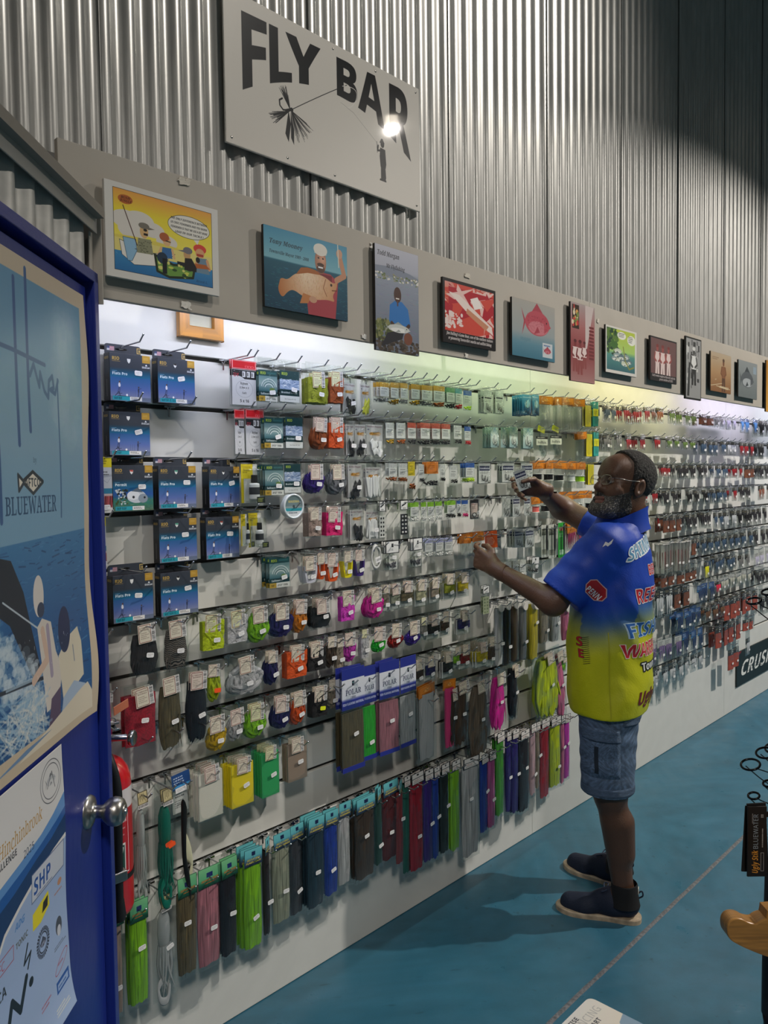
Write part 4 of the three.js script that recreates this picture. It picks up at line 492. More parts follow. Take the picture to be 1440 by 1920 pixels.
// posters: thin sheets that lift from the door here and there
function poster(name, label, cx, cy, w, h, c, lift, rough = 0.35) {
  const t = thing(name, label, 'poster', undefined, local(cx, cy, 0), TURN);
  const g = bend(new THREE.PlaneGeometry(w, h, 40, 40), () => {}), p = g.attributes.position;
  for (let i = 0; i < p.count; i++) { const [dx, dz] = lift(p.getX(i) / w + 0.5, p.getY(i) / h + 0.5); p.setX(i, p.getX(i) + dx); p.setZ(i, 0.0006 + dz); }
  g.computeVertexNormals();
  const back = g.clone(); for (let i = 0; i < p.count; i++) back.attributes.position.setZ(i, p.getZ(i) - 0.0004); 
  part(t, 'sheet', back, mat(0xdcd6c6, 0.6, { side: THREE.DoubleSide }));
  part(t, 'print', g, new THREE.MeshPhysicalMaterial({ map: canvasTexture(c), roughness: rough, clearcoat: 0.4, clearcoatRoughness: 0.22 }));
  return t;
}
{ // the game-fishing poster: sky above with big brush strokes of a signature, blue sea and two anglers below
  const W = 1024, H = 1024, w = 0.80, h = 0.815, [c, x] = canvasOf(W, H);
  fill(x, '#cbb9a0', 0, 0, W, H);
  const px = (s) => W - (s) / w * W, py = (t) => t / h * H;     // metres from the right edge, metres from the top
  grad(x, [[0, '#5f93b4'], [0.16, '#6f9fbc'], [0.45, '#86abc2'], [0.62, '#7ba6c2'], [1, '#7ba6c2']], 0, py(0.03), px(0.024), py(0.6));
  for (let i = 0; i < 140; i++) { const X0 = px(rr(0.03, 0.14)), Y0 = py(rr(0.05, 0.28)); x.fillStyle = `rgba(190,208,214,${rr(0.02, 0.05)})`; x.beginPath(); x.ellipse(X0, Y0, rr(20, 60), rr(20, 60), 0, 0, 7); x.fill(); }
  for (const [y0, y1, s] of [[0.04, 0.30, 0.292], [0.016, 0.276, 0.250], [0.21, 0.42, 0.36], [0.05, 0.22, 0.385]]) line(x, '#2f5a8e', 12, [px(s), py(y0)], [px(s - 0.003), py((y0 + y1) / 2)], [px(s - 0.004), py(y1)]);
  line(x, '#33608f', 9, [px(0.42), py(0.150)], [px(0.30), py(0.153)], [px(0.18), py(0.160)]);
  line(x, '#3d6a94', 10, [px(0.24), py(0.185)], [px(0.225), py(0.165)], [px(0.205), py(0.20)], [px(0.20), py(0.175)], [px(0.185), py(0.205)], [px(0.17), py(0.215)], [px(0.165), py(0.185)], [px(0.15), py(0.175)], [px(0.145), py(0.195)], [px(0.16), py(0.20)], [px(0.14), py(0.205)], [px(0.126), py(0.18)]);
  line(x, '#3f6c96', 7, [px(0.128), py(0.178)], [px(0.130), py(0.30)], [px(0.133), py(0.422)]);
  text(x, 'by', px(0.235), py(0.328), 14, '#33546c', 'serif', 'normal', 'center');
  poly(x, '#e6ddcc', [[px(0.282), py(0.36)], [px(0.245), py(0.343)], [px(0.207), py(0.36)], [px(0.245), py(0.379)]], '#23323e'); x.lineWidth = 4; line(x, '#1d2a34', 7, [px(0.278), py(0.357)], [px(0.245), py(0.343)], [px(0.207), py(0.359)]); poly(x, '#e6ddcc', [[px(0.277), py(0.36)], [px(0.298), py(0.348)], [px(0.296), py(0.374)]], '#23323e'); text(x, 'AFTCO', px(0.246), py(0.368), 25, '#1d2a34', 'sans-serif', 'bold', 'center', 74);
  text(x, 'BLUEWATER', px(0.344), py(0.412), 50, '#234f74', 'serif', 'bold', 'left', (0.344 - 0.154) / w * W);
  // sea
  const sea = py(0.455); x.save(); x.beginPath(); x.moveTo(0, sea + 14); x.lineTo(px(0.024), sea - 6); x.lineTo(px(0.024), py(0.782)); x.lineTo(0, py(0.775)); x.closePath(); x.clip(); grad(x, [[0, '#3f7fae'], [0.4, '#235f96'], [1, '#1f4f86']], 0, sea - 10, W, H - sea);
  for (let i = 0; i < 900; i++) { const X0 = rr(0, W), Y0 = rr(sea, H); line(x, ['rgba(16,52,98,.55)', 'rgba(86,140,186,.45)', 'rgba(28,84,140,.5)'][i % 3], rr(1, 4), [X0, Y0], [X0 + rr(8, 40), Y0 + rr(-5, 5)]); }
  const yy = (t) => py(0.475 + t * 0.30);
  poly(x, '#1c2634', [[px(0.39), yy(-0.02)], [px(0.33), yy(0.02)], [px(0.29), yy(0.2)], [px(0.235), yy(0.68)], [px(0.26), yy(0.72)], [px(0.34), yy(0.35)], [px(0.42), yy(0.2)]]); for (let i = 0; i < 240; i++) { const k = rr(0, 1); blob(x, `rgba(200,214,222,${rr(0.2, 0.6)})`, px(0.42 - k * 0.19 + rr(-0.03, 0.03)), yy(0.3 + k * 0.45 + rr(-0.05, 0.25)), rr(4, 20), rr(4, 16)); }
  line(x, '#bcc8d0', 4, [px(0.36), yy(0.22)], [px(0.245), yy(0.42)]); line(x, '#2b3542', 8, [px(0.4), yy(0.66)], [px(0.205), yy(0.72)]); line(x, '#8fa4b4', 5, [px(0.36), yy(0.67)], [px(0.27), yy(0.69)]);
  poly(x, '#d8cfc4', [[px(0.245), yy(0.42)], [px(0.225), yy(0.38)], [px(0.19), yy(0.42)], [px(0.175), yy(0.6)], [px(0.15), yy(0.72)], [px(0.17), yy(0.9)], [px(0.22), yy(0.92)], [px(0.235), yy(0.6)]]); blob(x, '#dcd4cc', px(0.235), yy(0.25), 26, 44); blob(x, '#33415a', px(0.228), yy(0.33), 18, 16); line(x, '#d6b8a4', 20, [px(0.225), yy(0.45)], [px(0.21), yy(0.62)], [px(0.265), yy(0.7)]); line(x, '#a89cae', 16, [px(0.205), yy(0.44)], [px(0.195), yy(0.72)]);
  poly(x, '#ddd3bc', [[px(0.165), yy(0.64)], [px(0.13), yy(0.56)], [px(0.075), yy(0.52)], [px(0.06), yy(0.62)], [px(0.055), yy(0.84)], [px(0.11), yy(0.9)], [px(0.15), yy(0.92)]]); blob(x, '#1b2d54', px(0.135), yy(0.5), 34, 52); line(x, '#7a8698', 4, [px(0.10), yy(0.62)], [px(0.095), yy(0.72)]); poly(x, '#a9bcd2', [[px(0.15), yy(0.9)], [px(0.1), yy(0.84)], [px(0.05), yy(0.9)], [px(0.04), yy(1)], [px(0.16), yy(1)]]); poly(x, '#5c4c66', [[px(0.2), yy(0.86)], [px(0.16), yy(0.82)], [px(0.165), yy(1.02)], [px(0.215), yy(1.04)]]);
  for (let i = 0; i < 160; i++) line(x, ['rgba(222,220,212,.5)', 'rgba(150,184,208,.5)'][i % 2], rr(2, 6), [px(rr(0.22, 0.42)), yy(rr(0.7, 1))], [px(rr(0.2, 0.36)), yy(rr(0.75, 1.1))]);
  x.restore();
  poly(x, '#ded2bc', [[px(0.33), py(0.80)], [px(0.2), py(0.776)], [px(0.04), py(0.745)], [px(0.024), py(0.765)], [px(0.02), py(0.80)]]); poly(x, '#6f8fb4', [[px(0.42), py(0.80)], [px(0.3), py(0.787)], [px(0.2), py(0.785)], [px(0.3), py(0.795)]]);
  for (let i = 0; i < 24; i++) fill(x, 'rgba(235,238,236,.6)', px(rr(0.05, 0.3)), py(rr(0.6, 0.68)), rr(1, 3), rr(2, 9));
  poster('poster', 'large faded blue game-fishing poster of two anglers, on the blue door', -0.4655, 1.639, w, h, c, (u, v) => [0, 0.002 + 0.010 * Math.pow(clamp((u - 0.9) / 0.1, 0, 1), 2) * (0.4 + 0.6 * Math.sin(v * 9 + 0.6)) ** 2 + 0.004 * Math.sin(v * 14) * u * u * 0.4 + 0.002]);
}
{ // the tournament poster
  const W = 900, H = 1180, w = 0.36, h = 0.472, [c, x] = canvasOf(W, H);
  fill(x, '#d9d7d6', 0, 0, W, H); x.strokeStyle = '#efeeec'; x.lineWidth = 8; x.strokeRect(0, 0, W, H);
  const px = (s) => W - s / w * W, py = (t) => t / h * H;
  poly(x, '#5f92cc', [[W, py(0.086)], [px(0.05), py(0.105)], [px(0.1), py(0.118)], [px(0.18), py(0.128)], [px(0.36), py(0.145)], [px(0.36), py(0.17)], [W, py(0.13)]]); poly(x, '#1d5aa4', [[W, py(0.112)], [px(0.04), py(0.122)], [px(0.1), py(0.133)], [px(0.16), py(0.142)], [px(0.36), py(0.16)], [px(0.36), py(0.19)], [W, py(0.15)]]); poly(x, '#143a6c', [[W, py(0.126)], [px(0.06), py(0.142)], [px(0.12), py(0.150)], [px(0.2), py(0.165)], [px(0.36), py(0.18)], [px(0.36), py(0.25)], [W, py(0.18)]]);
  grad(x, [[0, '#9db4da'], [1, '#aebfe0']], 0, py(0.215), W, H); poly(x, '#9fb5da', [[W, py(0.166)], [px(0.05), py(0.170)], [px(0.13), py(0.184)], [px(0.18), py(0.198)], [px(0.23), py(0.215)], [px(0.27), py(0.25)], [px(0.3), py(0.3)], [W, py(0.3)]]); poly(x, '#143a6c', [[0, py(0.19)], [px(0.23), py(0.205)], [px(0.27), py(0.25)], [px(0.31), py(0.30)], [0, py(0.36)]]); line(x, '#e4e2de', 18, [W, py(0.163)], [px(0.05), py(0.168)], [px(0.09), py(0.174)], [px(0.13), py(0.182)], [px(0.18), py(0.195)], [px(0.23), py(0.212)], [px(0.27), py(0.25)], [px(0.30), py(0.30)]);
  x.strokeStyle = '#5c5e64'; x.lineWidth = 4; for (const r of [0.042, 0.034]) { x.beginPath(); x.ellipse(px(0.05), py(0.047), r / w * W, r * 0.85 / h * H, 0, 0, 7); x.stroke(); } fishShape(x, px(0.05), py(0.046), 110, 46, '#b4b6ba', '#d0d0d0', '#6c6e74'); line(x, '#5c5e64', 5, [px(0.066), py(0.055)], [px(0.045), py(0.032)], [px(0.036), py(0.062)]);
  text(x, 'Hinchinbrook', px(0.245), py(0.094), 74, '#b98c3c', 'serif', 'italic', 'left', 380); text(x, 'FISHING CHALLENGE', px(0.33), py(0.109), 36, '#26282c', 'sans-serif', 'bold', 'left', 610); text(x, '2025', px(0.165), py(0.127), 44, '#26324a', 'sans-serif', 'normal', 'left', 150); text(x, '6 - 8 September', px(0.34), py(0.122), 24, '#3a4250', 'serif', 'italic', 'left', 280); scribble(x, '#77787c', px(0.345), py(0.05), 120, 44, 3);
  fill(x, '#c9ced9', px(0.138), py(0.168), 320, 118); x.strokeStyle = '#5c6c94'; x.lineWidth = 5; x.strokeRect(px(0.138), py(0.168), 320, 118); text(x, 'SHP', px(0.132), py(0.206), 92, '#1f52a4', 'sans-serif', 'bold', 'left', 290); scribble(x, '#5c6c94', px(0.12), py(0.209), 260, 12, 1);
  text(x, 'ADG', px(0.198), py(0.226), 40, '#3f7fc4', 'sans-serif', 'bold italic', 'left', 130); poly(x, '#e8d81c', [[px(0.135), py(0.235)], [px(0.075), py(0.226)], [px(0.07), py(0.252)], [px(0.105), py(0.264)], [px(0.135), py(0.262)]]); poly(x, '#26221c', [[px(0.095), py(0.236)], [px(0.076), py(0.232)], [px(0.078), py(0.25)], [px(0.1), py(0.252)]]); blob(x, '#c08a6c', px(0.028), py(0.235), 22, 15); scribble(x, '#b06a54', px(0.05), py(0.246), 84, 16, 1);
  x.save(); x.translate(px(0.10), py(0.301)); for (let i = 0; i < 28; i++) { x.rotate(6.2832 / 28); fill(x, '#33384a', -4, -62, 9, 16); } x.restore(); x.strokeStyle = '#33384a'; x.lineWidth = 6; x.beginPath(); x.arc(px(0.10), py(0.301), 40, 0, 7); x.stroke(); fishShape(x, px(0.10), py(0.301), 66, 38, '#4a4f62', '#8a90a4', '#33384a'); blob(x, '#4a4f5c', px(0.037), py(0.310), 32, 40); blob(x, '#c9ccd6', px(0.037), py(0.318), 19, 24); scribble(x, '#4a4f5c', px(0.06), py(0.338), 120, 20, 2);
  text(x, 'TONIC', px(0.195), py(0.256), 34, '#57584c', 'sans-serif', 'bold', 'left', 150); x.strokeStyle = '#a84a5c'; x.lineWidth = 4; x.strokeRect(px(0.275), py(0.242), 180, 56); text(x, 'SFC', px(0.262), py(0.261), 48, '#b0566a', 'sans-serif', 'normal', 'left', 130); text(x, 'TECHNICA', px(0.34), py(0.302), 56, '#20242c', 'sans-serif', 'bold', 'left', 410); line(x, '#20242c', 11, [px(0.155), py(0.27)], [px(0.17), py(0.295)], [px(0.145), py(0.288)], [px(0.158), py(0.308)]); line(x, '#1d2028', 28, [px(0.235), py(0.365)], [px(0.215), py(0.325)], [px(0.19), py(0.355)], [px(0.165), py(0.318)]); blob(x, '#1d2028', px(0.15), py(0.335), 20, 18);
  x.strokeStyle = '#b0566a'; x.lineWidth = 4; x.beginPath(); x.ellipse(px(0.035), py(0.375), 70, 24, -0.4, 0, 7); x.stroke(); scribble(x, '#b0566a', px(0.05), py(0.37), 80, 20, 1); fill(x, '#2a5aa8', px(0.06), py(0.40), 130, 52); fill(x, '#9fb5da', px(0.055), py(0.406), 106, 28); scribble(x, '#2a5aa8', px(0.052), py(0.409), 90, 18, 1); scribble(x, '#b0566a', px(0.12), py(0.40), 110, 34, 2); scribble(x, '#e8e4d4', px(0.07), py(0.44), 150, 40, 3);
  poster('poster', 'white and blue fishing challenge poster with sponsor logos, low on the blue door', -0.402, 0.984, w, h, c, (u, v) => [0, 0.001 + 0.012 * Math.pow(clamp(0.18 - v, 0, 1) / 0.18, 2) * u + 0.0015 * (1 + Math.sin(v * 11))], 0.4);
}
// fire extinguisher hanging in the corner behind the door frame
{
  const t = thing('fire_extinguisher', 'red fire extinguisher with black hose, hung in the corner behind the blue door', 'fire extinguisher', undefined, [0.884, 0.585, 0.125]);
  const red = new THREE.MeshPhysicalMaterial({ color: 0xc40a18, roughness: 0.28, clearcoat: 0.8, clearcoatRoughness: 0.08 }), R = 0.0655;
  part(t, 'cylinder', lathe([[0, 0], [0.05, 0], [0.061, 0.006], [R, 0.02], [R, 0.335], [0.064, 0.352], [0.058, 0.372], [0.046, 0.39], [0.03, 0.401], [0.018, 0.405], [0.018, 0.425], [0, 0.425]], 48), red);
  const [c, x] = canvasOf(1024, 512); fill(x, '#b00c18', 0, 0, 1024, 512); fill(x, '#d6cfd0', 0, 0, 1024, 120); for (const ox of [330]) { x.strokeStyle = '#e6dcdc'; x.lineWidth = 7; x.strokeRect(ox, 142, 300, 360); text(x, 'OPERATION', ox + 50, 196, 40, '#e9dfdf', 'sans-serif', 'bold', 'left', 230); scribble(x, '#e0b4b4', ox + 40, 220, 220, 80, 4); fill(x, '#e9e4e0', ox + 40, 320, 210, 170); fill(x, '#1c4a3c', ox + 52, 332, 186, 146); poly(x, '#dfe6e0', [[ox + 76, 470], [ox + 92, 390], [ox + 110, 350], [ox + 126, 400], [ox + 138, 470]]); line(x, '#dfe6e0', 18, [ox + 170, 470], [ox + 190, 400], [ox + 215, 350]); x.save(); x.translate(ox - 24, 492); x.rotate(-Math.PI / 2); text(x, '2.5KG ABE', 0, 0, 52, '#efe6e4', 'sans-serif', 'bold', 'left', 190); x.restore(); x.save(); x.translate(ox - 110, 492); x.rotate(-Math.PI / 2); text(x, 'STORED PRESSURE', 0, 44, 30, '#d8b0b0', 'sans-serif', 'bold', 'left', 190); x.restore(); }
  part(t, 'label', new THREE.CylinderGeometry(R + 0.0006, R + 0.0006, 0.215, 64, 1, true, -1.6, 3.4).translate(0, 0.222, 0), new THREE.MeshPhysicalMaterial({ map: canvasTexture(c), roughness: 0.3, clearcoat: 0.7, clearcoatRoughness: 0.1 }));
  part(t, 'strap', new THREE.CylinderGeometry(R + 0.0015, R + 0.0015, 0.014, 48, 1, true).translate(0, 0.105, 0), mat(0x151515, 0.5, { side: THREE.DoubleSide }));
  part(t, 'hose', tube([[-0.01, 0.45, 0.012], [-0.03, 0.462, 0.03], [-0.022, 0.42, 0.075], [-0.012, 0.36, 0.088], [-0.012, 0.25, 0.0885], [-0.014, 0.14, 0.0885], [-0.014, 0.045, 0.087]], 0.0125, 60, 14), M.rubber);
  part(t, 'hose_clip', rbox(0.036, 0.026, 0.034, 0.004, -0.013, 0.132, 0.087), M.steel);
  part(t, 'nozzle', lathe([[0.016, 0], [0.018, 0.01], [0.014, 0.05], [0.012, 0.055]], 16), M.rubber, [-0.014, 0.02, 0.087]);
  part(t, 'valve', merge([new THREE.CylinderGeometry(0.017, 0.019, 0.05, 20).translate(0, 0.445, 0), bar([0, 0.45, 0], [0.05, 0.448, 0.03], 0.009, 12)]), M.chrome);
  part(t, 'pressure_gauge', lathe([[0, 0.012], [0.016, 0.012], [0.02, 0.009], [0.02, 0], [0, 0]], 24).rotateX(Math.PI / 2).rotateY(0.7), M.chrome, [0.056, 0.446, 0.036]);
  part(t, 'lever', merge([rbox(0.014, 0.006, 0.11, 0.002, 0, 0, 0.045).rotateX(-0.35).translate(-0.008, 0.478, 0), rbox(0.014, 0.006, 0.1, 0.002, 0, 0, 0.045).rotateX(0.1).translate(-0.008, 0.505, 0), bar([-0.008, 0.45, 0], [-0.008, 0.51, 0], 0.008, 10)]), M.chrome);
  part(t, 'safety_pin', new THREE.TorusGeometry(0.012, 0.0015, 8, 20), M.chrome, [0.014, 0.492, 0.02]);
  part(t, 'inspection_tag', rbox(0.062, 0.022, 0.002, 0.001).rotateZ(0.08).rotateY(0.5), mat(0xb5684a, 0.5), [0.026, 0.535, 0.05]);
  part(t, 'wall_bracket', merge([box(0.04, 0.25, 0.004, 0, 0.25, -0.122), box(0.03, 0.02, 0.058, 0, 0.36, -0.094)]), M.rubber);
}
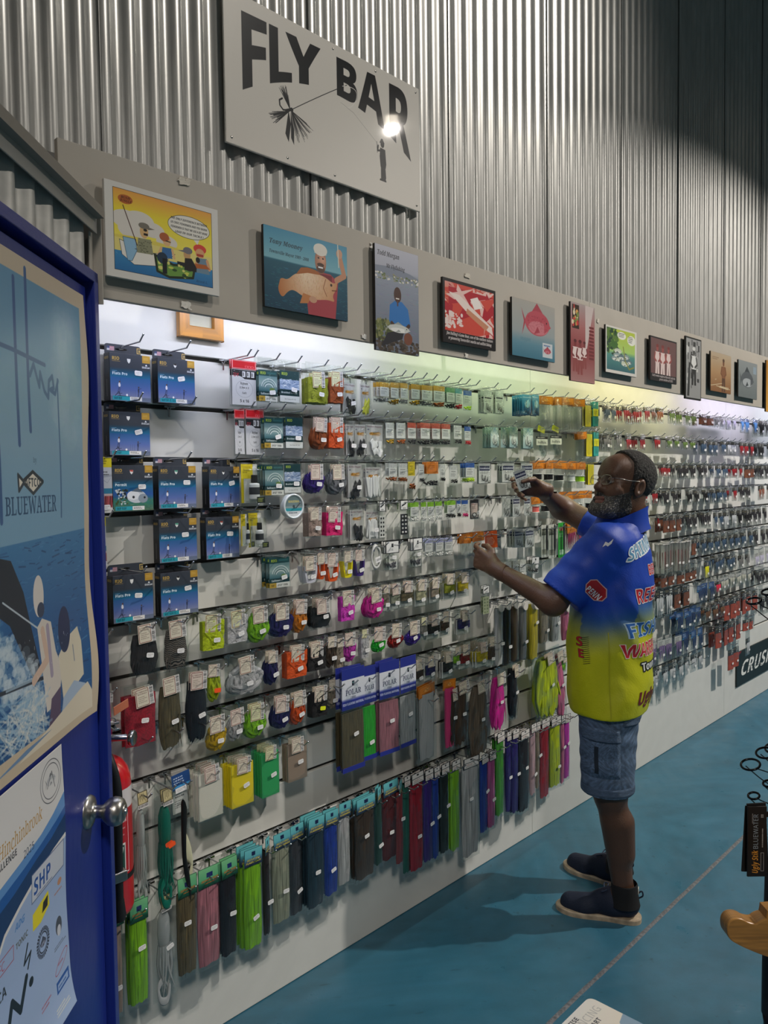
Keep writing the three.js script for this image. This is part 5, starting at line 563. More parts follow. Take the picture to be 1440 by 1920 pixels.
// ---------------------------------------------------------------- everything that hangs on the wall
const HANGING = `
box sky 0 1.024 0.117 2.051 1.899 0.055 1 f
box sky 0 1.163 0.117 2.051 1.902 0.055 1 r
red white 0 1.377 0.089 2.041 1.905 0.076 2 -
leader silver 0 1.458 0.069 2.019 1.925 0.086 2 -
leader braid 0 1.542 0.077 2.024 1.927 0.086 2 -
wool olive 0 1.652 0.082 2.030 1.932 0.091 2 -
wool rust 0 1.734 0.057 2.037 1.937 0.091 2 -
pop black 0 1.798 0.062 2.007 1.909 0.091 2 -
pop chartreuse 0 1.880 0.047 2.010 1.908 0.085 1 -
bead gold 0 1.959 0.049 2.021 1.954 0.097 3 silver
bead gold 0 2.018 0.047 2.025 1.951 0.091 2 brass
bead gold 0 2.068 0.040 2.027 1.954 0.091 2 silver
bead gold 0 2.130 0.050 2.028 1.955 0.091 2 brass
bead gold 0 2.188 0.061 2.028 1.954 0.097 3 silver
bead gold 0 2.258 0.066 2.031 1.954 0.097 3 copper
bead green 0 2.335 0.056 2.031 1.955 0.091 2 black
bead teal 0 2.385 0.044 2.031 1.954 0.091 2 red
bead blue 0 2.448 0.055 2.028 1.952 0.085 1 lime
hookp white 0 2.569 0.062 2.035 1.946 0.097 3 -
hookp white 0 2.657 0.061 2.042 1.949 0.091 2 -
hookp blue 0 2.832 0.066 2.037 1.950 0.109 5 -
hookp blue 0 2.931 0.060 2.045 1.954 0.091 2 -
orange tube 0 3.006 0.084 2.043 1.888 0.097 3 -
orange tube 0 3.113 0.046 2.048 1.887 0.091 2 -
orange tube 0 3.200 0.091 2.052 1.885 0.091 2 -
orange tube 0 3.292 0.084 2.050 1.885 0.097 3 -
board yellow 0 3.391 0.062 2.025 1.922 0.091 2 -
board teal 0 3.466 0.048 2.048 1.928 0.091 2 -
box sky 1 1.018 0.117 1.895 1.755 0.055 1 f
red white 1 1.361 0.037 1.895 1.759 0.070 1 -
red white 1 1.417 0.068 1.898 1.758 0.070 1 -
leader silver 1 1.476 0.072 1.876 1.783 0.086 2 -
leader braid 1 1.557 0.067 1.880 1.784 0.086 2 -
wool rust 1 1.660 0.055 1.884 1.786 0.091 2 -
wool orange 1 1.729 0.065 1.888 1.789 0.091 2 -
pop black 1 1.799 0.037 1.868 1.765 0.091 2 -
pop black 1 1.853 0.049 1.870 1.766 0.085 1 -
pop white 1 1.923 0.080 1.873 1.767 0.085 1 -
bead clear 1 1.997 0.047 1.882 1.808 0.085 1 brass
bead clear 1 2.055 0.051 1.884 1.809 0.085 1 copper
bead redh 1 2.114 0.050 1.887 1.810 0.085 1 black
bead redh 1 2.182 0.058 1.889 1.810 0.091 2 black
bead redh 1 2.244 0.047 1.890 1.811 0.091 2 black
bead redh 1 2.304 0.055 1.890 1.813 0.091 2 black
bead clear 1 2.384 0.050 1.888 1.817 0.085 1 black
bead blue 1 2.447 0.041 1.886 1.814 0.085 1 red
hookp steel 1 2.605 0.060 1.889 1.806 0.103 4 -
hookp steel 1 2.697 0.050 1.893 1.808 0.085 1 -
hookp steel 1 2.750 0.067 1.895 1.809 0.097 3 -
hookp steel 1 2.869 0.079 1.895 1.807 0.091 2 -
softbag black 1 2.979 0.096 1.907 1.776 0.085 1 -
softbag black 1 3.097 0.105 1.914 1.782 0.085 1 -
orange tube 1 3.332 0.066 1.897 1.762 0.091 2 -
board yellow 1 3.401 0.062 1.887 1.778 0.091 2 -
board teal 1 3.471 0.048 1.902 1.781 0.091 2 -
box permit 2 1.023 0.117 1.754 1.606 0.055 1 f
box sky 2 1.158 0.119 1.752 1.608 0.055 1 t
box sky 2 1.315 0.118 1.751 1.605 0.055 1 v
bottle white 2 1.390 0.059 1.733 1.616 0.080 1 -
leader silver 2 1.461 0.072 1.731 1.638 0.104 5 -
leader braid 2 1.552 0.063 1.734 1.643 0.080 1 -
wool purple 2 1.637 0.068 1.734 1.646 0.091 2 -
wool grey 2 1.732 0.082 1.733 1.641 0.091 2 -
pop black 2 1.814 0.063 1.733 1.622 0.097 3 -
pop white 2 1.906 0.069 1.724 1.622 0.091 2 -
bead clear 2 2.004 0.044 1.737 1.675 0.091 2 copper
bead clear 2 2.056 0.049 1.738 1.672 0.091 2 copper
bead yellow 2 2.110 0.041 1.744 1.642 0.085 1 copper
bead clear 2 2.165 0.033 1.734 1.669 0.085 1 black
bead orangeh 2 2.221 0.075 1.744 1.656 0.091 2 black
bead clear 2 2.288 0.032 1.735 1.671 0.085 1 black
bead clear 2 2.355 0.050 1.731 1.662 0.085 1 black
bead blue 2 2.445 0.059 1.741 1.667 0.097 3 lime
hookp navy 2 2.550 0.080 1.740 1.659 0.091 2 -
hookp navy 2 2.708 0.094 1.741 1.662 0.097 3 -
hookp navy 2 2.868 0.088 1.742 1.662 0.085 1 -
orange spoolblack 2 2.948 0.073 1.754 1.666 0.091 2 -
orange spoolblack 2 3.041 0.058 1.754 1.665 0.091 2 -
orange spoolblack 2 3.130 0.103 1.755 1.661 0.091 2 -
orange spoolclear 2 3.235 0.068 1.753 1.658 0.091 2 -
orange spoollime 2 3.324 0.080 1.751 1.654 0.091 2 -
board yellow 2 3.416 0.063 1.739 1.640 0.091 2 -
permitpk pink 2 0.929 0.036 1.749 1.605 0.085 1 -
reel clear 3 1.524 0.072 1.639 1.564 0.120 1 -
box sky 3 1.156 0.120 1.604 1.457 0.055 1 t
box sky 3 1.305 0.116 1.603 1.454 0.055 1 w
bottle white 3 1.367 0.021 1.583 1.487 0.080 1 -
bottle yellow 3 1.407 0.046 1.585 1.481 0.080 1 -
wool tan 3 1.630 0.052 1.596 1.503 0.091 2 -
wool hotpink 3 1.714 0.069 1.593 1.500 0.091 2 -
pop black 3 1.818 0.063 1.579 1.479 0.097 3 -
pop white 3 1.906 0.064 1.571 1.476 0.085 1 -
eyes white 3 1.947 0.030 1.604 1.476 0.091 2 -
eyes black 3 2.068 0.043 1.604 1.479 0.085 1 -
bead lime 3 2.117 0.050 1.595 1.526 0.091 2 white
bead lime 3 2.175 0.033 1.593 1.525 0.085 1 white
bead lime 3 2.216 0.037 1.593 1.523 0.085 1 white
bead lime 3 2.262 0.041 1.594 1.525 0.085 1 white
bead lime 3 2.332 0.056 1.594 1.528 0.091 2 black
bead blue 3 2.386 0.024 1.597 1.529 0.085 1 black
bead blue 3 2.425 0.041 1.595 1.527 0.085 1 pink
pop eye 3 2.494 0.060 1.600 1.516 0.085 1 -
hookp grey 3 2.711 0.063 1.601 1.514 0.085 1 -
hookp navy 3 2.776 0.060 1.599 1.514 0.091 2 -
hookp navy 3 2.869 0.050 1.596 1.514 0.085 1 -
orange spoolpink 3 2.935 0.056 1.597 1.523 0.085 1 -
orange spoolblack 3 3.013 0.076 1.600 1.523 0.091 2 -
orange spoolblack 3 3.104 0.069 1.603 1.524 0.091 2 -
orange spoolred 3 3.200 0.077 1.608 1.520 0.091 2 -
orange spoolblack 3 3.298 0.080 1.611 1.521 0.091 2 -
orange spoolblack 3 3.403 0.078 1.611 1.522 0.085 1 -
permitpk pink 3 0.916 0.020 1.597 1.460 0.085 1 -
box sky 4 1.015 0.117 1.461 1.308 0.055 1 f
box sky 4 1.156 0.119 1.454 1.306 0.055 1 h
leader silver 4 1.479 0.077 1.445 1.352 0.098 4 -
strap white 4 1.606 0.056 1.439 1.353 0.091 2 -
strap orange 4 1.657 0.025 1.445 1.359 0.085 1 -
strap orange 4 1.706 0.055 1.441 1.347 0.085 1 -
strap yellow 4 1.775 0.044 1.441 1.352 0.085 1 -
strap purple 4 1.831 0.046 1.442 1.352 0.085 1 -
loop white 4 1.916 0.051 1.455 1.363 0.085 1 -
cardbag white 4 1.988 0.069 1.462 1.355 0.097 3 -
cardbag white 4 2.124 0.053 1.464 1.354 0.097 3 -
bead lavender 4 2.196 0.046 1.455 1.389 0.091 2 white
bead lavender 4 2.259 0.048 1.453 1.386 0.091 2 white
bead lavender 4 2.315 0.046 1.452 1.385 0.091 2 white
orange tube 4 2.418 0.065 1.458 1.362 0.091 2 -
orange tube 4 2.494 0.068 1.462 1.367 0.097 3 -
orange hot 4 2.597 0.071 1.460 1.378 0.085 1 -
hookp navy 4 2.654 0.034 1.456 1.380 0.085 1 -
hookp navy 4 2.775 0.065 1.459 1.381 0.103 4 -
hookp navy 4 2.876 0.076 1.455 1.375 0.091 2 -
blister white 4 3.012 0.049 1.464 1.316 0.085 1 -
blister white 4 3.078 0.064 1.463 1.308 0.085 1 -
blister green 4 3.159 0.061 1.467 1.304 0.085 1 -
orange worms 4 3.236 0.083 1.468 1.334 0.091 2 -
orange worms 4 3.335 0.086 1.473 1.334 0.091 2 -
feather char 5 1.027 0.083 1.303 1.166 0.085 1 -
feather grizzly 5 1.122 0.071 1.301 1.161 0.085 1 -
wool chartreuse 5 1.241 0.070 1.300 1.199 0.085 1 -
wool pale 5 1.325 0.072 1.301 1.206 0.085 1 -
wool lime 5 1.400 0.074 1.303 1.201 0.091 2 -
wool navy 5 1.488 0.086 1.300 1.200 0.091 2 -
wool amber 5 1.563 0.055 1.304 1.205 0.091 2 -
feather black 5 1.650 0.081 1.298 1.200 0.097 3 -
wool violet 5 1.774 0.062 1.307 1.207 0.085 1 -
wool magenta 5 1.902 0.082 1.302 1.201 0.091 2 -
strip beige 5 1.959 0.027 1.307 1.212 0.091 2 -
strip sage 5 2.008 0.048 1.306 1.213 0.091 2 -
strip olivebrown 5 2.073 0.070 1.309 1.215 0.091 2 -
strip cream 5 2.151 0.057 1.306 1.206 0.091 2 -
strip beige 5 2.230 0.050 1.306 1.209 0.091 2 -
strip olive 5 2.312 0.065 1.313 1.215 0.097 3 -
strip yellow 5 2.396 0.068 1.309 1.214 0.097 3 -
eyes sage 5 2.555 0.044 1.238 1.121 0.091 2 -
bead plain 5 2.701 0.051 1.323 1.259 0.097 3 white
bead plain 5 2.760 0.044 1.322 1.258 0.097 3 white
bead plain 5 2.824 0.049 1.321 1.253 0.091 2 white
cardbag black 5 2.912 0.060 1.328 1.252 0.097 3 -
wool chartreuse 6 1.241 0.043 1.155 1.052 0.085 1 orange
wool pale 6 1.346 0.116 1.159 1.050 0.091 2 -
wool navy 6 1.449 0.043 1.158 1.060 0.091 2 -
wool orange 6 1.544 0.080 1.160 1.060 0.091 2 -
wool black 6 1.628 0.073 1.158 1.066 0.091 2 -
wool brown 6 1.697 0.043 1.163 1.066 0.085 1 -
wool beige 6 1.735 0.029 1.151 1.054 0.085 1 -
wool violet 6 1.782 0.055 1.164 1.067 0.085 1 -
wool pale 6 1.853 0.036 1.164 1.065 0.085 1 -
glitter green 6 1.926 0.062 1.162 1.071 0.085 1 -
glitter red 6 2.012 0.082 1.161 1.072 0.085 1 -
glitter purple 6 2.106 0.083 1.156 1.068 0.085 1 -
strip plain 6 2.169 0.031 1.161 1.078 0.085 1 -
strip black 6 2.221 0.069 1.164 1.072 0.091 2 -
strip brown 6 2.297 0.055 1.166 1.070 0.085 1 -
strip navy 6 2.405 0.075 1.156 1.062 0.091 2 -
tube white 6 2.649 0.057 1.139 0.889 0.085 1 -
tube black 6 2.697 0.047 1.138 0.884 0.091 2 -
tube brown 6 2.755 0.052 1.137 0.889 0.091 2 -
tube grey 6 2.827 0.058 1.123 0.880 0.085 1 -
tube yellow 6 2.902 0.077 1.123 0.872 0.091 2 -
tube beige 6 2.989 0.080 1.105 0.930 0.091 2 -
tube clear 6 3.084 0.074 1.088 0.922 0.091 2 -
tube pink 6 3.184 0.067 1.070 0.910 0.085 1 -
feather black 5 0.905 0.027 1.285 1.173 0.085 1 -
feather hotpink 6 0.912 0.035 1.143 1.006 0.085 1 -
marabou crimson 7 1.008 0.093 1.134 0.977 0.091 2 -
feather olivebrown 7 1.099 0.071 1.147 0.943 0.085 1 -
feather ink 7 1.183 0.061 1.145 0.944 0.091 2 -
wool gold 7 1.246 0.062 1.004 0.903 0.085 1 -
wool pale 7 1.312 0.057 1.008 0.917 0.085 1 -
wool lime 7 1.382 0.077 1.009 0.911 0.091 2 -
wool navy 7 1.480 0.063 1.011 0.912 0.091 2 -
wool orange 7 1.548 0.057 1.012 0.912 0.091 2 -
wool black 7 1.637 0.062 1.011 0.912 0.091 2 yellow
wool beige 7 1.699 0.045 1.020 0.924 0.085 1 -
polar olivebrown 7 1.760 0.104 1.033 0.703 0.122 3 -
polar green 7 1.849 0.065 1.021 0.712 0.110 1 -
polar rose 7 1.937 0.098 1.023 0.712 0.122 3 -
polar pale 7 2.048 0.087 1.018 0.708 0.110 1 -
strip darkbrown 7 2.139 0.060 1.008 0.911 0.085 1 -
strip navy 7 2.207 0.062 1.008 0.914 0.085 1 -
strip black 7 2.298 0.059 1.011 0.908 0.097 3 -
strip lime 7 2.364 0.037 1.014 0.932 0.085 1 -
strip darkred 7 2.413 0.062 1.018 0.921 0.091 2 -
strip yellow 7 2.501 0.068 1.015 0.914 0.109 5 -
strip brown 7 2.589 0.045 1.020 0.899 0.091 2 -
skirt clear 8 1.001 0.046 0.855 0.548 0.085 1 -
skirt teal 8 1.072 0.065 0.842 0.524 0.091 2 -
worm black 8 1.122 0.059 0.869 0.489 0.085 1 -
foam white 8 1.210 0.083 0.871 0.715 0.108 4 -
foam yellow 8 1.321 0.082 0.864 0.717 0.108 4 -
foam green 8 1.424 0.071 0.871 0.715 0.108 4 -
foam tan 8 1.540 0.081 0.865 0.728 0.096 2 -
orange tail 8 2.174 0.114 0.903 0.609 0.091 2 -
orange pinktail 8 2.318 0.069 0.895 0.614 0.085 1 -
tail darkbrown 8 2.329 0.040 0.857 0.628 0.085 1 -
tail brown 8 2.384 0.089 0.874 0.614 0.085 1 -
tail taupe 8 2.503 0.137 0.852 0.534 0.085 1 -
tail magenta 8 2.637 0.115 0.857 0.614 0.085 1 -
tail ink 8 2.746 0.056 0.872 0.639 0.091 2 -
tail acid 8 3.012 0.216 0.875 0.579 0.091 2 -
tail pink 8 3.116 0.084 0.870 0.543 0.085 1 -
tail lime 8 3.154 0.067 0.859 0.763 0.085 1 -
hairg tan 10 0.908 0.042 0.586 0.283 0.106 2 -
hairg lime 10 0.976 0.053 0.574 0.283 0.106 2 -
skirt pale 10 1.062 0.076 0.546 0.252 0.085 1 -
hairg olivebrown 10 1.126 0.059 0.578 0.289 0.100 1 -
hairg rose 10 1.199 0.075 0.578 0.282 0.100 1 -
hairg ink 10 1.262 0.054 0.582 0.283 0.106 2 -
hairt lime 10 1.341 0.064 0.586 0.274 0.118 4 -
hairt char 10 1.406 0.024 0.590 0.276 0.100 1 -
hairt sage 10 1.463 0.065 0.587 0.293 0.100 1 -
hairt slate 10 1.523 0.054 0.592 0.293 0.100 1 -
hairt petrol 10 1.591 0.070 0.598 0.295 0.118 4 -
hairt blue 10 1.668 0.057 0.592 0.300 0.106 2 -
hairt pale 10 1.733 0.056 0.597 0.308 0.100 1 -
hairt darkbrown 10 1.820 0.090 0.592 0.300 0.112 3 -
hairt pine 10 1.892 0.035 0.602 0.316 0.106 2 -
hairt maroon 10 1.956 0.075 0.603 0.311 0.100 1 -
hairt brick 10 2.009 0.037 0.589 0.274 0.100 1 -
hairw teal 10 2.056 0.035 0.590 0.216 0.090 1 -
hairw crimson 10 2.107 0.069 0.589 0.211 0.096 2 -
hairw purple 10 2.173 0.049 0.582 0.219 0.096 2 -
hairw blue 10 2.218 0.035 0.580 0.216 0.096 2 -
hairw blackgreen 10 2.270 0.049 0.578 0.218 0.096 2 -
hairw lime 10 2.336 0.057 0.572 0.205 0.096 2 -
hairw clear 10 2.443 0.102 0.554 0.141 0.090 1 -
hairw blue 10 2.535 0.051 0.543 0.206 0.090 1 -
hairw mauve 10 2.579 0.045 0.546 0.214 0.096 2 -
hairw leaf 10 2.639 0.058 0.608 0.246 0.096 2 -
hairw indigo 10 2.710 0.036 0.593 0.235 0.090 1 -
hairw indigo 10 2.751 0.049 0.594 0.221 0.096 2 -
hairw ink 10 2.812 0.075 0.576 0.210 0.102 3 -
hairw palepink 10 2.899 0.043 0.581 0.251 0.090 1 -
hairw beige 10 2.938 0.026 0.581 0.268 0.090 1 -
hairw crimson 10 2.998 0.076 0.581 0.208 0.090 1 -
hairw acid 10 3.077 0.083 0.569 0.237 0.096 2 -
hairw pink 10 3.150 0.033 0.561 0.229 0.090 1 -
hairw violet 10 3.191 0.049 0.556 0.242 0.090 1 -
`;
const LURES = `
bluegrey 0 3.497 3.669 2.031 1.954 2
red 0 3.709 3.913 2.039 1.961 2
red 0 3.926 4.060 2.049 1.966 2
rust 0 4.093 4.215 2.053 1.973 2
green 0 4.257 4.660 2.051 1.976 1
rustbrown 0 4.692 4.951 2.047 1.988 2
grey 0 4.960 5.121 2.048 1.987 2
lavender 0 5.139 5.328 2.050 1.977 2
skyblue 0 5.347 5.716 2.057 1.962 1
black 0 5.760 6.008 2.058 1.951 2
grey 1 3.503 3.703 1.885 1.812 2
red 1 3.715 3.852 1.888 1.815 1
red 1 3.877 4.028 1.890 1.821 2
red 1 4.074 4.188 1.895 1.824 1
green 1 4.230 4.662 1.889 1.836 1
bluegrey 1 4.718 5.123 1.888 1.808 2
clear 1 5.142 5.350 1.893 1.812 1
red 1 5.370 5.645 1.892 1.805 1
black 1 5.688 6.012 1.896 1.790 2
red 2 4.135 4.323 1.739 1.673 2
dark 2 4.359 4.870 1.737 1.660 2
bluegrey 2 4.956 5.200 1.735 1.659 2
red 2 5.238 5.443 1.735 1.660 2
rustbrown 2 5.463 5.713 1.736 1.655 1
dark 2 5.746 6.016 1.736 1.644 2
red 3 4.017 4.116 1.600 1.524 2
dark 3 4.190 4.411 1.593 1.510 2
black 3 4.471 4.838 1.585 1.505 2
bluegrey 3 4.880 5.184 1.584 1.499 2
red 3 5.212 5.356 1.593 1.508 2
dark 3 5.376 5.589 1.594 1.502 1
rust 3 5.727 6.020 1.595 1.499 1
red 4 4.137 4.157 1.462 1.381 1
rustbrown 4 4.171 4.458 1.451 1.359 2
dark 4 4.495 4.900 1.445 1.350 2
bluegrey 4 4.917 5.095 1.438 1.342 1
clear 4 5.113 5.340 1.433 1.327 1
black 4 5.359 5.645 1.436 1.326 2
dark 4 5.667 5.932 1.432 1.318 1
casebox 5 4.192 4.559 1.297 1.116 5
rustbrown 5 4.574 4.717 1.294 1.197 2
bluegrey 5 4.750 5.275 1.278 1.188 2
bluegrey 5 5.294 5.638 1.277 1.186 2
dark 5 5.670 6.029 1.277 1.169 2
bluegrey 6 4.921 5.336 1.148 1.060 2
grey 6 5.365 5.620 1.128 1.036 2
lavender 6 5.663 6.033 1.123 1.023 1
rustbrown 6 4.166 4.695 1.118 1.048 2
yellow 6 4.760 4.878 1.136 1.036 1
pale 7 5.028 5.655 1.012 0.929 2
dark 7 5.698 6.037 0.982 0.881 2
rustbrown 7 4.358 4.601 1.014 0.902 3
bluehead 7 4.656 4.950 1.004 0.884 1
clear 7 4.099 4.336 1.031 0.878 2
pinkred 7 4.958 5.047 0.996 0.927 1
brick 8 5.104 5.768 0.861 0.725 3
brown 8 4.805 5.123 0.843 0.761 2
bluehead 8 4.395 4.773 0.870 0.756 3
dark 8 5.801 6.042 0.797 0.664 2
brick 9 4.980 5.455 0.697 0.561 4
brick 9 5.474 5.662 0.675 0.600 1
purple 9 4.040 4.434 0.744 0.624 2
bluehead 9 4.487 4.774 0.742 0.598 3
clear 9 5.498 5.644 0.540 0.423 1
clear 10 4.060 4.810 0.585 0.480 2
brick 10 5.203 5.408 0.513 0.379 1
`;

const COL = {
  olive: [0x9ca61c, 'olive green'], rust: [0xb0551c, 'rust brown'], orange: [0xf05a0c, 'bright orange'], purple: [0x3d1c8c, 'dark purple'], grey: [0x7d8086, 'grey'], tan: [0xb0998c, 'tan'], hotpink: [0xf01478, 'hot pink'], chartreuse: [0xc6dc0a, 'yellow-green'], pale: [0xc9cacb, 'pale grey'], lime: [0x8cd41a, 'lime green'], navy: [0x1a1a66, 'navy blue'], amber: [0xf08c0c, 'amber orange'], violet: [0xe03cc8, 'violet pink'], magenta: [0xee14a8, 'magenta'], black: [0x121215, 'black'], brown: [0x54402e, 'brown'], beige: [0xa89a86, 'beige'], gold: [0xe0b80c, 'golden yellow'], char: [0x2b2528, 'charcoal brown'], grizzly: [0xffffff, 'black and white barred'], olivebrown: [0x6b5f40, 'olive brown'], ink: [0x0d1222, 'ink black'], crimson: [0xb00c2c, 'crimson'], green: [0x2fd02c, 'bright green'], red: [0x9c1a14, 'dark red'], sage: [0xa8ae96, 'sage green'], cream: [0xc6c49c, 'cream'], yellow: [0xe2cc0a, 'yellow'], darkbrown: [0x3f3226, 'dark brown'], darkred: [0x8c1018, 'dark red'], plain: [0xb9b6ac, 'plain white'], rose: [0xc67f8c, 'rose pink'], teal: [0x1c6e5e, 'teal green'], white: [0xe2e2e4, 'white'], foamtan: [0x9a8676, 'tan'], taupe: [0x7a6a58, 'grey brown'], acid: [0xd4e80c, 'acid yellow'], pink: [0xee7ca8, 'pink'], slate: [0x3a4048, 'slate grey'], petrol: [0x12384a, 'petrol blue'], blue: [0x1040b0, 'royal blue'], pine: [0x174a40, 'pine green'], maroon: [0x5a0e18, 'maroon'], brick: [0x9a3a3e, 'brick red'], blackgreen: [0x0c1e1a, 'black green'], clear: [0xb9bec0, 'clear'], mauve: [0xc05a9c, 'mauve'], leaf: [0x3f9c24, 'leaf green'], indigo: [0x2a1c80, 'indigo'], palepink: [0xd8b4bc, 'pale pink'],
};
const hex = (c) => (COL[c] ?? COL.grey)[0], say = (c) => (COL[c] ?? [0, c])[1];
const RAIL = ['top', 'second', 'third', 'fourth', 'fifth', 'sixth', 'seventh', 'eighth', 'ninth', 'tenth', 'lowest'];
const fibre = (c) => mat(c === 'grizzly' ? 0xffffff : hex(c), 0.75, { map: c === 'grizzly' ? T.grizzly : T.strand, bumpMap: T.strand, bumpScale: 0.0012, side: THREE.DoubleSide });
const yarn = (c) => mat(hex(c), 0.8, { map: T.wool, bumpMap: T.woolBump, bumpScale: 0.0012, sheen: 0.3 });
const plain = (c, r = 0.55) => mat(hex(c), r);

// bags: two sheets of film sealed round the edge, puffed and creased; one unit wide, one high (hanging from y = 0), one deep
const bagGeos = [0, 1, 2, 3].map((k) => {
  const nx = 7, ny = 10, P = [], U = [], I = [];
  for (const side of [1, -1]) for (let j = 0; j <= ny; j++) for (let i = 0; i <= nx; i++) {
    const u = i / nx, v = j / ny, e = Math.pow(Math.min(1, 4 * u * (1 - u) + 0.02), 0.6) * Math.pow(Math.min(1, 3.4 * v * (1 - v) + 0.02), 0.7), n = fbm(u * 3.1 + k * 7, v * 4.3, side + k, 3);
    P.push(u - 0.5 + 0.012 * n, -v + 0.008 * n, side * (0.5 * e * (0.62 + 0.9 * n) + 0.02)); U.push(u + k * 0.3, v * 1.4);
    if (i < nx && j < ny) { const q = (side === 1 ? 0 : (nx + 1) * (ny + 1)) + j * (nx + 1) + i; side === 1 ? I.push(q, q + nx + 1, q + 1, q + 1, q + nx + 1, q + nx + 2) : I.push(q, q + 1, q + nx + 1, q + 1, q + nx + 2, q + nx + 1); }
  }
  const g = new THREE.BufferGeometry(); g.setAttribute('position', new THREE.Float32BufferAttribute(P, 3)); g.setAttribute('uv', new THREE.Float32BufferAttribute(U, 2)); g.setIndex(I); g.computeVertexNormals(); return g;
});
const bag = (t, w, top, bot, d, z = 0) => part(t, 'bag', bagGeos[Math.floor(rnd() * 4)], M.film, [0, top, z], [w, top - bot, d]);
// contents, all one unit wide and high
const hankGeos = [0, 1, 2].map((k) => {       // a hank of yarn: oval turns laid over each other and a knot of strands
  const list = [];
  for (let i = 0; i < 11; i++) { const r = 1 - (i % 5) * 0.16, pts = [], ph = rr(0, 6), sq = rr(0.75, 1.1); for (let a = 0; a < 14; a++) { const q = a / 14 * 6.2832; pts.push([0.40 * r * Math.cos(q) * (1 + 0.12 * Math.sin(q * 3 + ph)), -0.54 + 0.40 * r * sq * Math.sin(q) + 0.05 * Math.sin(q * 2 + ph), 0.16 * Math.sin(q * 2 + ph) + rr(-0.1, 0.16)]); } list.push(tube(pts, rr(0.075, 0.11), 26, 6, true)); }
  for (let i = 0; i < 4; i++) list.push(tube([[rr(-0.25, 0.25), -0.02, rr(0, 0.2)], [rr(-0.3, 0.3), -0.3, 0.28], [rr(-0.35, 0.35), -0.7, 0.3], [rr(-0.2, 0.2), -0.97, 0.1]], 0.07, 14, 6));
  const core = new THREE.SphereGeometry(0.5, 16, 12).scale(0.92, 0.92, 0.5).translate(0, -0.52, -0.02); list.push(core);
  return merge(list);
});
const blockGeos = [0, 1].map((k) => { const l = [bend(new THREE.BoxGeometry(0.96, 0.96, 0.6, 10, 10, 3).translate(0, -0.5, 0), (v) => { const n = fbm(v.x * 4 + k * 5, v.y * 4, v.z, 3); v.z = v.z * (0.7 + 0.6 * Math.pow(clamp(1 - Math.pow(Math.abs(v.x) * 2, 4), 0, 1), 0.5)) + 0.22 * n; v.x *= 1 + 0.14 * n; v.y += 0.06 * n; })]; for (let i = 0; i < 6; i++) { const p = []; for (let a = 0; a < 6; a++) p.push([rr(-0.4, 0.4), -0.12 - a * 0.16, 0.32 + rr(-0.05, 0.1)]); l.push(tube(p, rr(0.035, 0.06), 18, 5)); } return merge(l); });
const slabGeos = [0, 1].map((k) => bend(new THREE.BoxGeometry(1, 1, 0.5, 8, 10, 2).translate(0, -0.5, 0), (v) => { const n = fbm(v.x * 3 + k * 5, v.y * 3, v.z, 3); const e = Math.pow(clamp(1 - Math.pow(Math.abs(v.x) * 2, 4), 0, 1), 0.4); v.z *= 0.5 + 0.8 * e; v.z += 0.25 * n; v.x *= 1 + 0.10 * n; v.y += 0.04 * n * (v.y < -0.8 ? 1.6 : 0.3); }));
function bundle(k, splay, ragged, nStr, lump = 1, taper = 0.35) {     // a bunch of fibres, narrow where it is tied and ragged at the tips
  const nx = 18, ny = 14, P = [], U = [], I = [];
  for (let j = 0; j <= ny; j++) for (let i = 0; i <= nx; i++) {
    const a = i / nx * 6.2832, v = j / ny, w = (0.5 * (1 - splay) + 0.5 * splay * Math.pow(Math.sin(Math.min(1, v * 1.25 + 0.18) * 1.5708), 0.8)), n = fbm(Math.cos(a) * 2.2 + k * 9, v * 3, Math.sin(a) * 2.2, 3), tip = v > 0.75 ? (v - 0.75) * 4 : 0;
    const rag = ragged * tip * fbm(Math.cos(a) * 9 + k, 4, Math.sin(a) * 9, 2);
    P.push(Math.cos(a) * w * (1 + 0.22 * lump * n) * (1 - taper * tip * tip), -v * (1 - ragged * 0.3) + rag * 0.5 - (v > 0.9 ? ragged * 0.2 : 0), Math.sin(a) * (0.42 - 0.2 * tip) * (1 + 0.5 * lump * n)); U.push(a / 6.2832 * 0.9, v * 0.8);
    if (i < nx && j < ny) { const q = j * (nx + 1) + i; I.push(q, q + 1, q + nx + 1, q + 1, q + nx + 2, q + nx + 1); }
  }
  const g = new THREE.BufferGeometry(); g.setAttribute('position', new THREE.Float32BufferAttribute(P, 3)); g.setAttribute('uv', new THREE.Float32BufferAttribute(U, 2)); g.setIndex(I); g.computeVertexNormals();
  const list = [g];
  for (let i = 0; i < nStr; i++) { const x0 = rr(-0.38, 0.38), s = rr(0.4, 0.62); list.push(tubeTaper([[x0, -s, rr(0.1, 0.4)], [x0 * 1.15 + rr(-0.06, 0.06), -(s + 1) / 2, rr(0.1, 0.4)], [x0 * 1.25 + rr(-0.1, 0.1), -rr(0.96, 1.06), rr(0, 0.2)]], 0.035)); }
  return merge(list);
}
function tubeTaper(pts, r, seg = 8, rad = 5) { const g = tube(pts, r, seg, rad), c = new THREE.CatmullRomCurve3(pts.map((p) => V(...p))), p = g.attributes.position; for (let i = 0; i <= seg; i++) { const o = c.getPointAt(i / seg), k = 1 - 0.9 * i / seg; for (let j = 0; j <= rad; j++) { const q = i * (rad + 1) + j; p.setXYZ(q, lerp(o.x, p.getX(q), k), lerp(o.y, p.getY(q), k), lerp(o.z, p.getZ(q), k)); } } return g; }
const featherGeos = [0, 1, 2].map((k) => bundle(k, 0.3, 0.35, 12)), hairGeos = [0, 1, 2].map((k) => bundle(k + 5, 0.06, 0.10, 3, 0.45, 0.10)), tailGeos = [0, 1].map((k) => bundle(k + 9, 0.7, 0.5, 14));
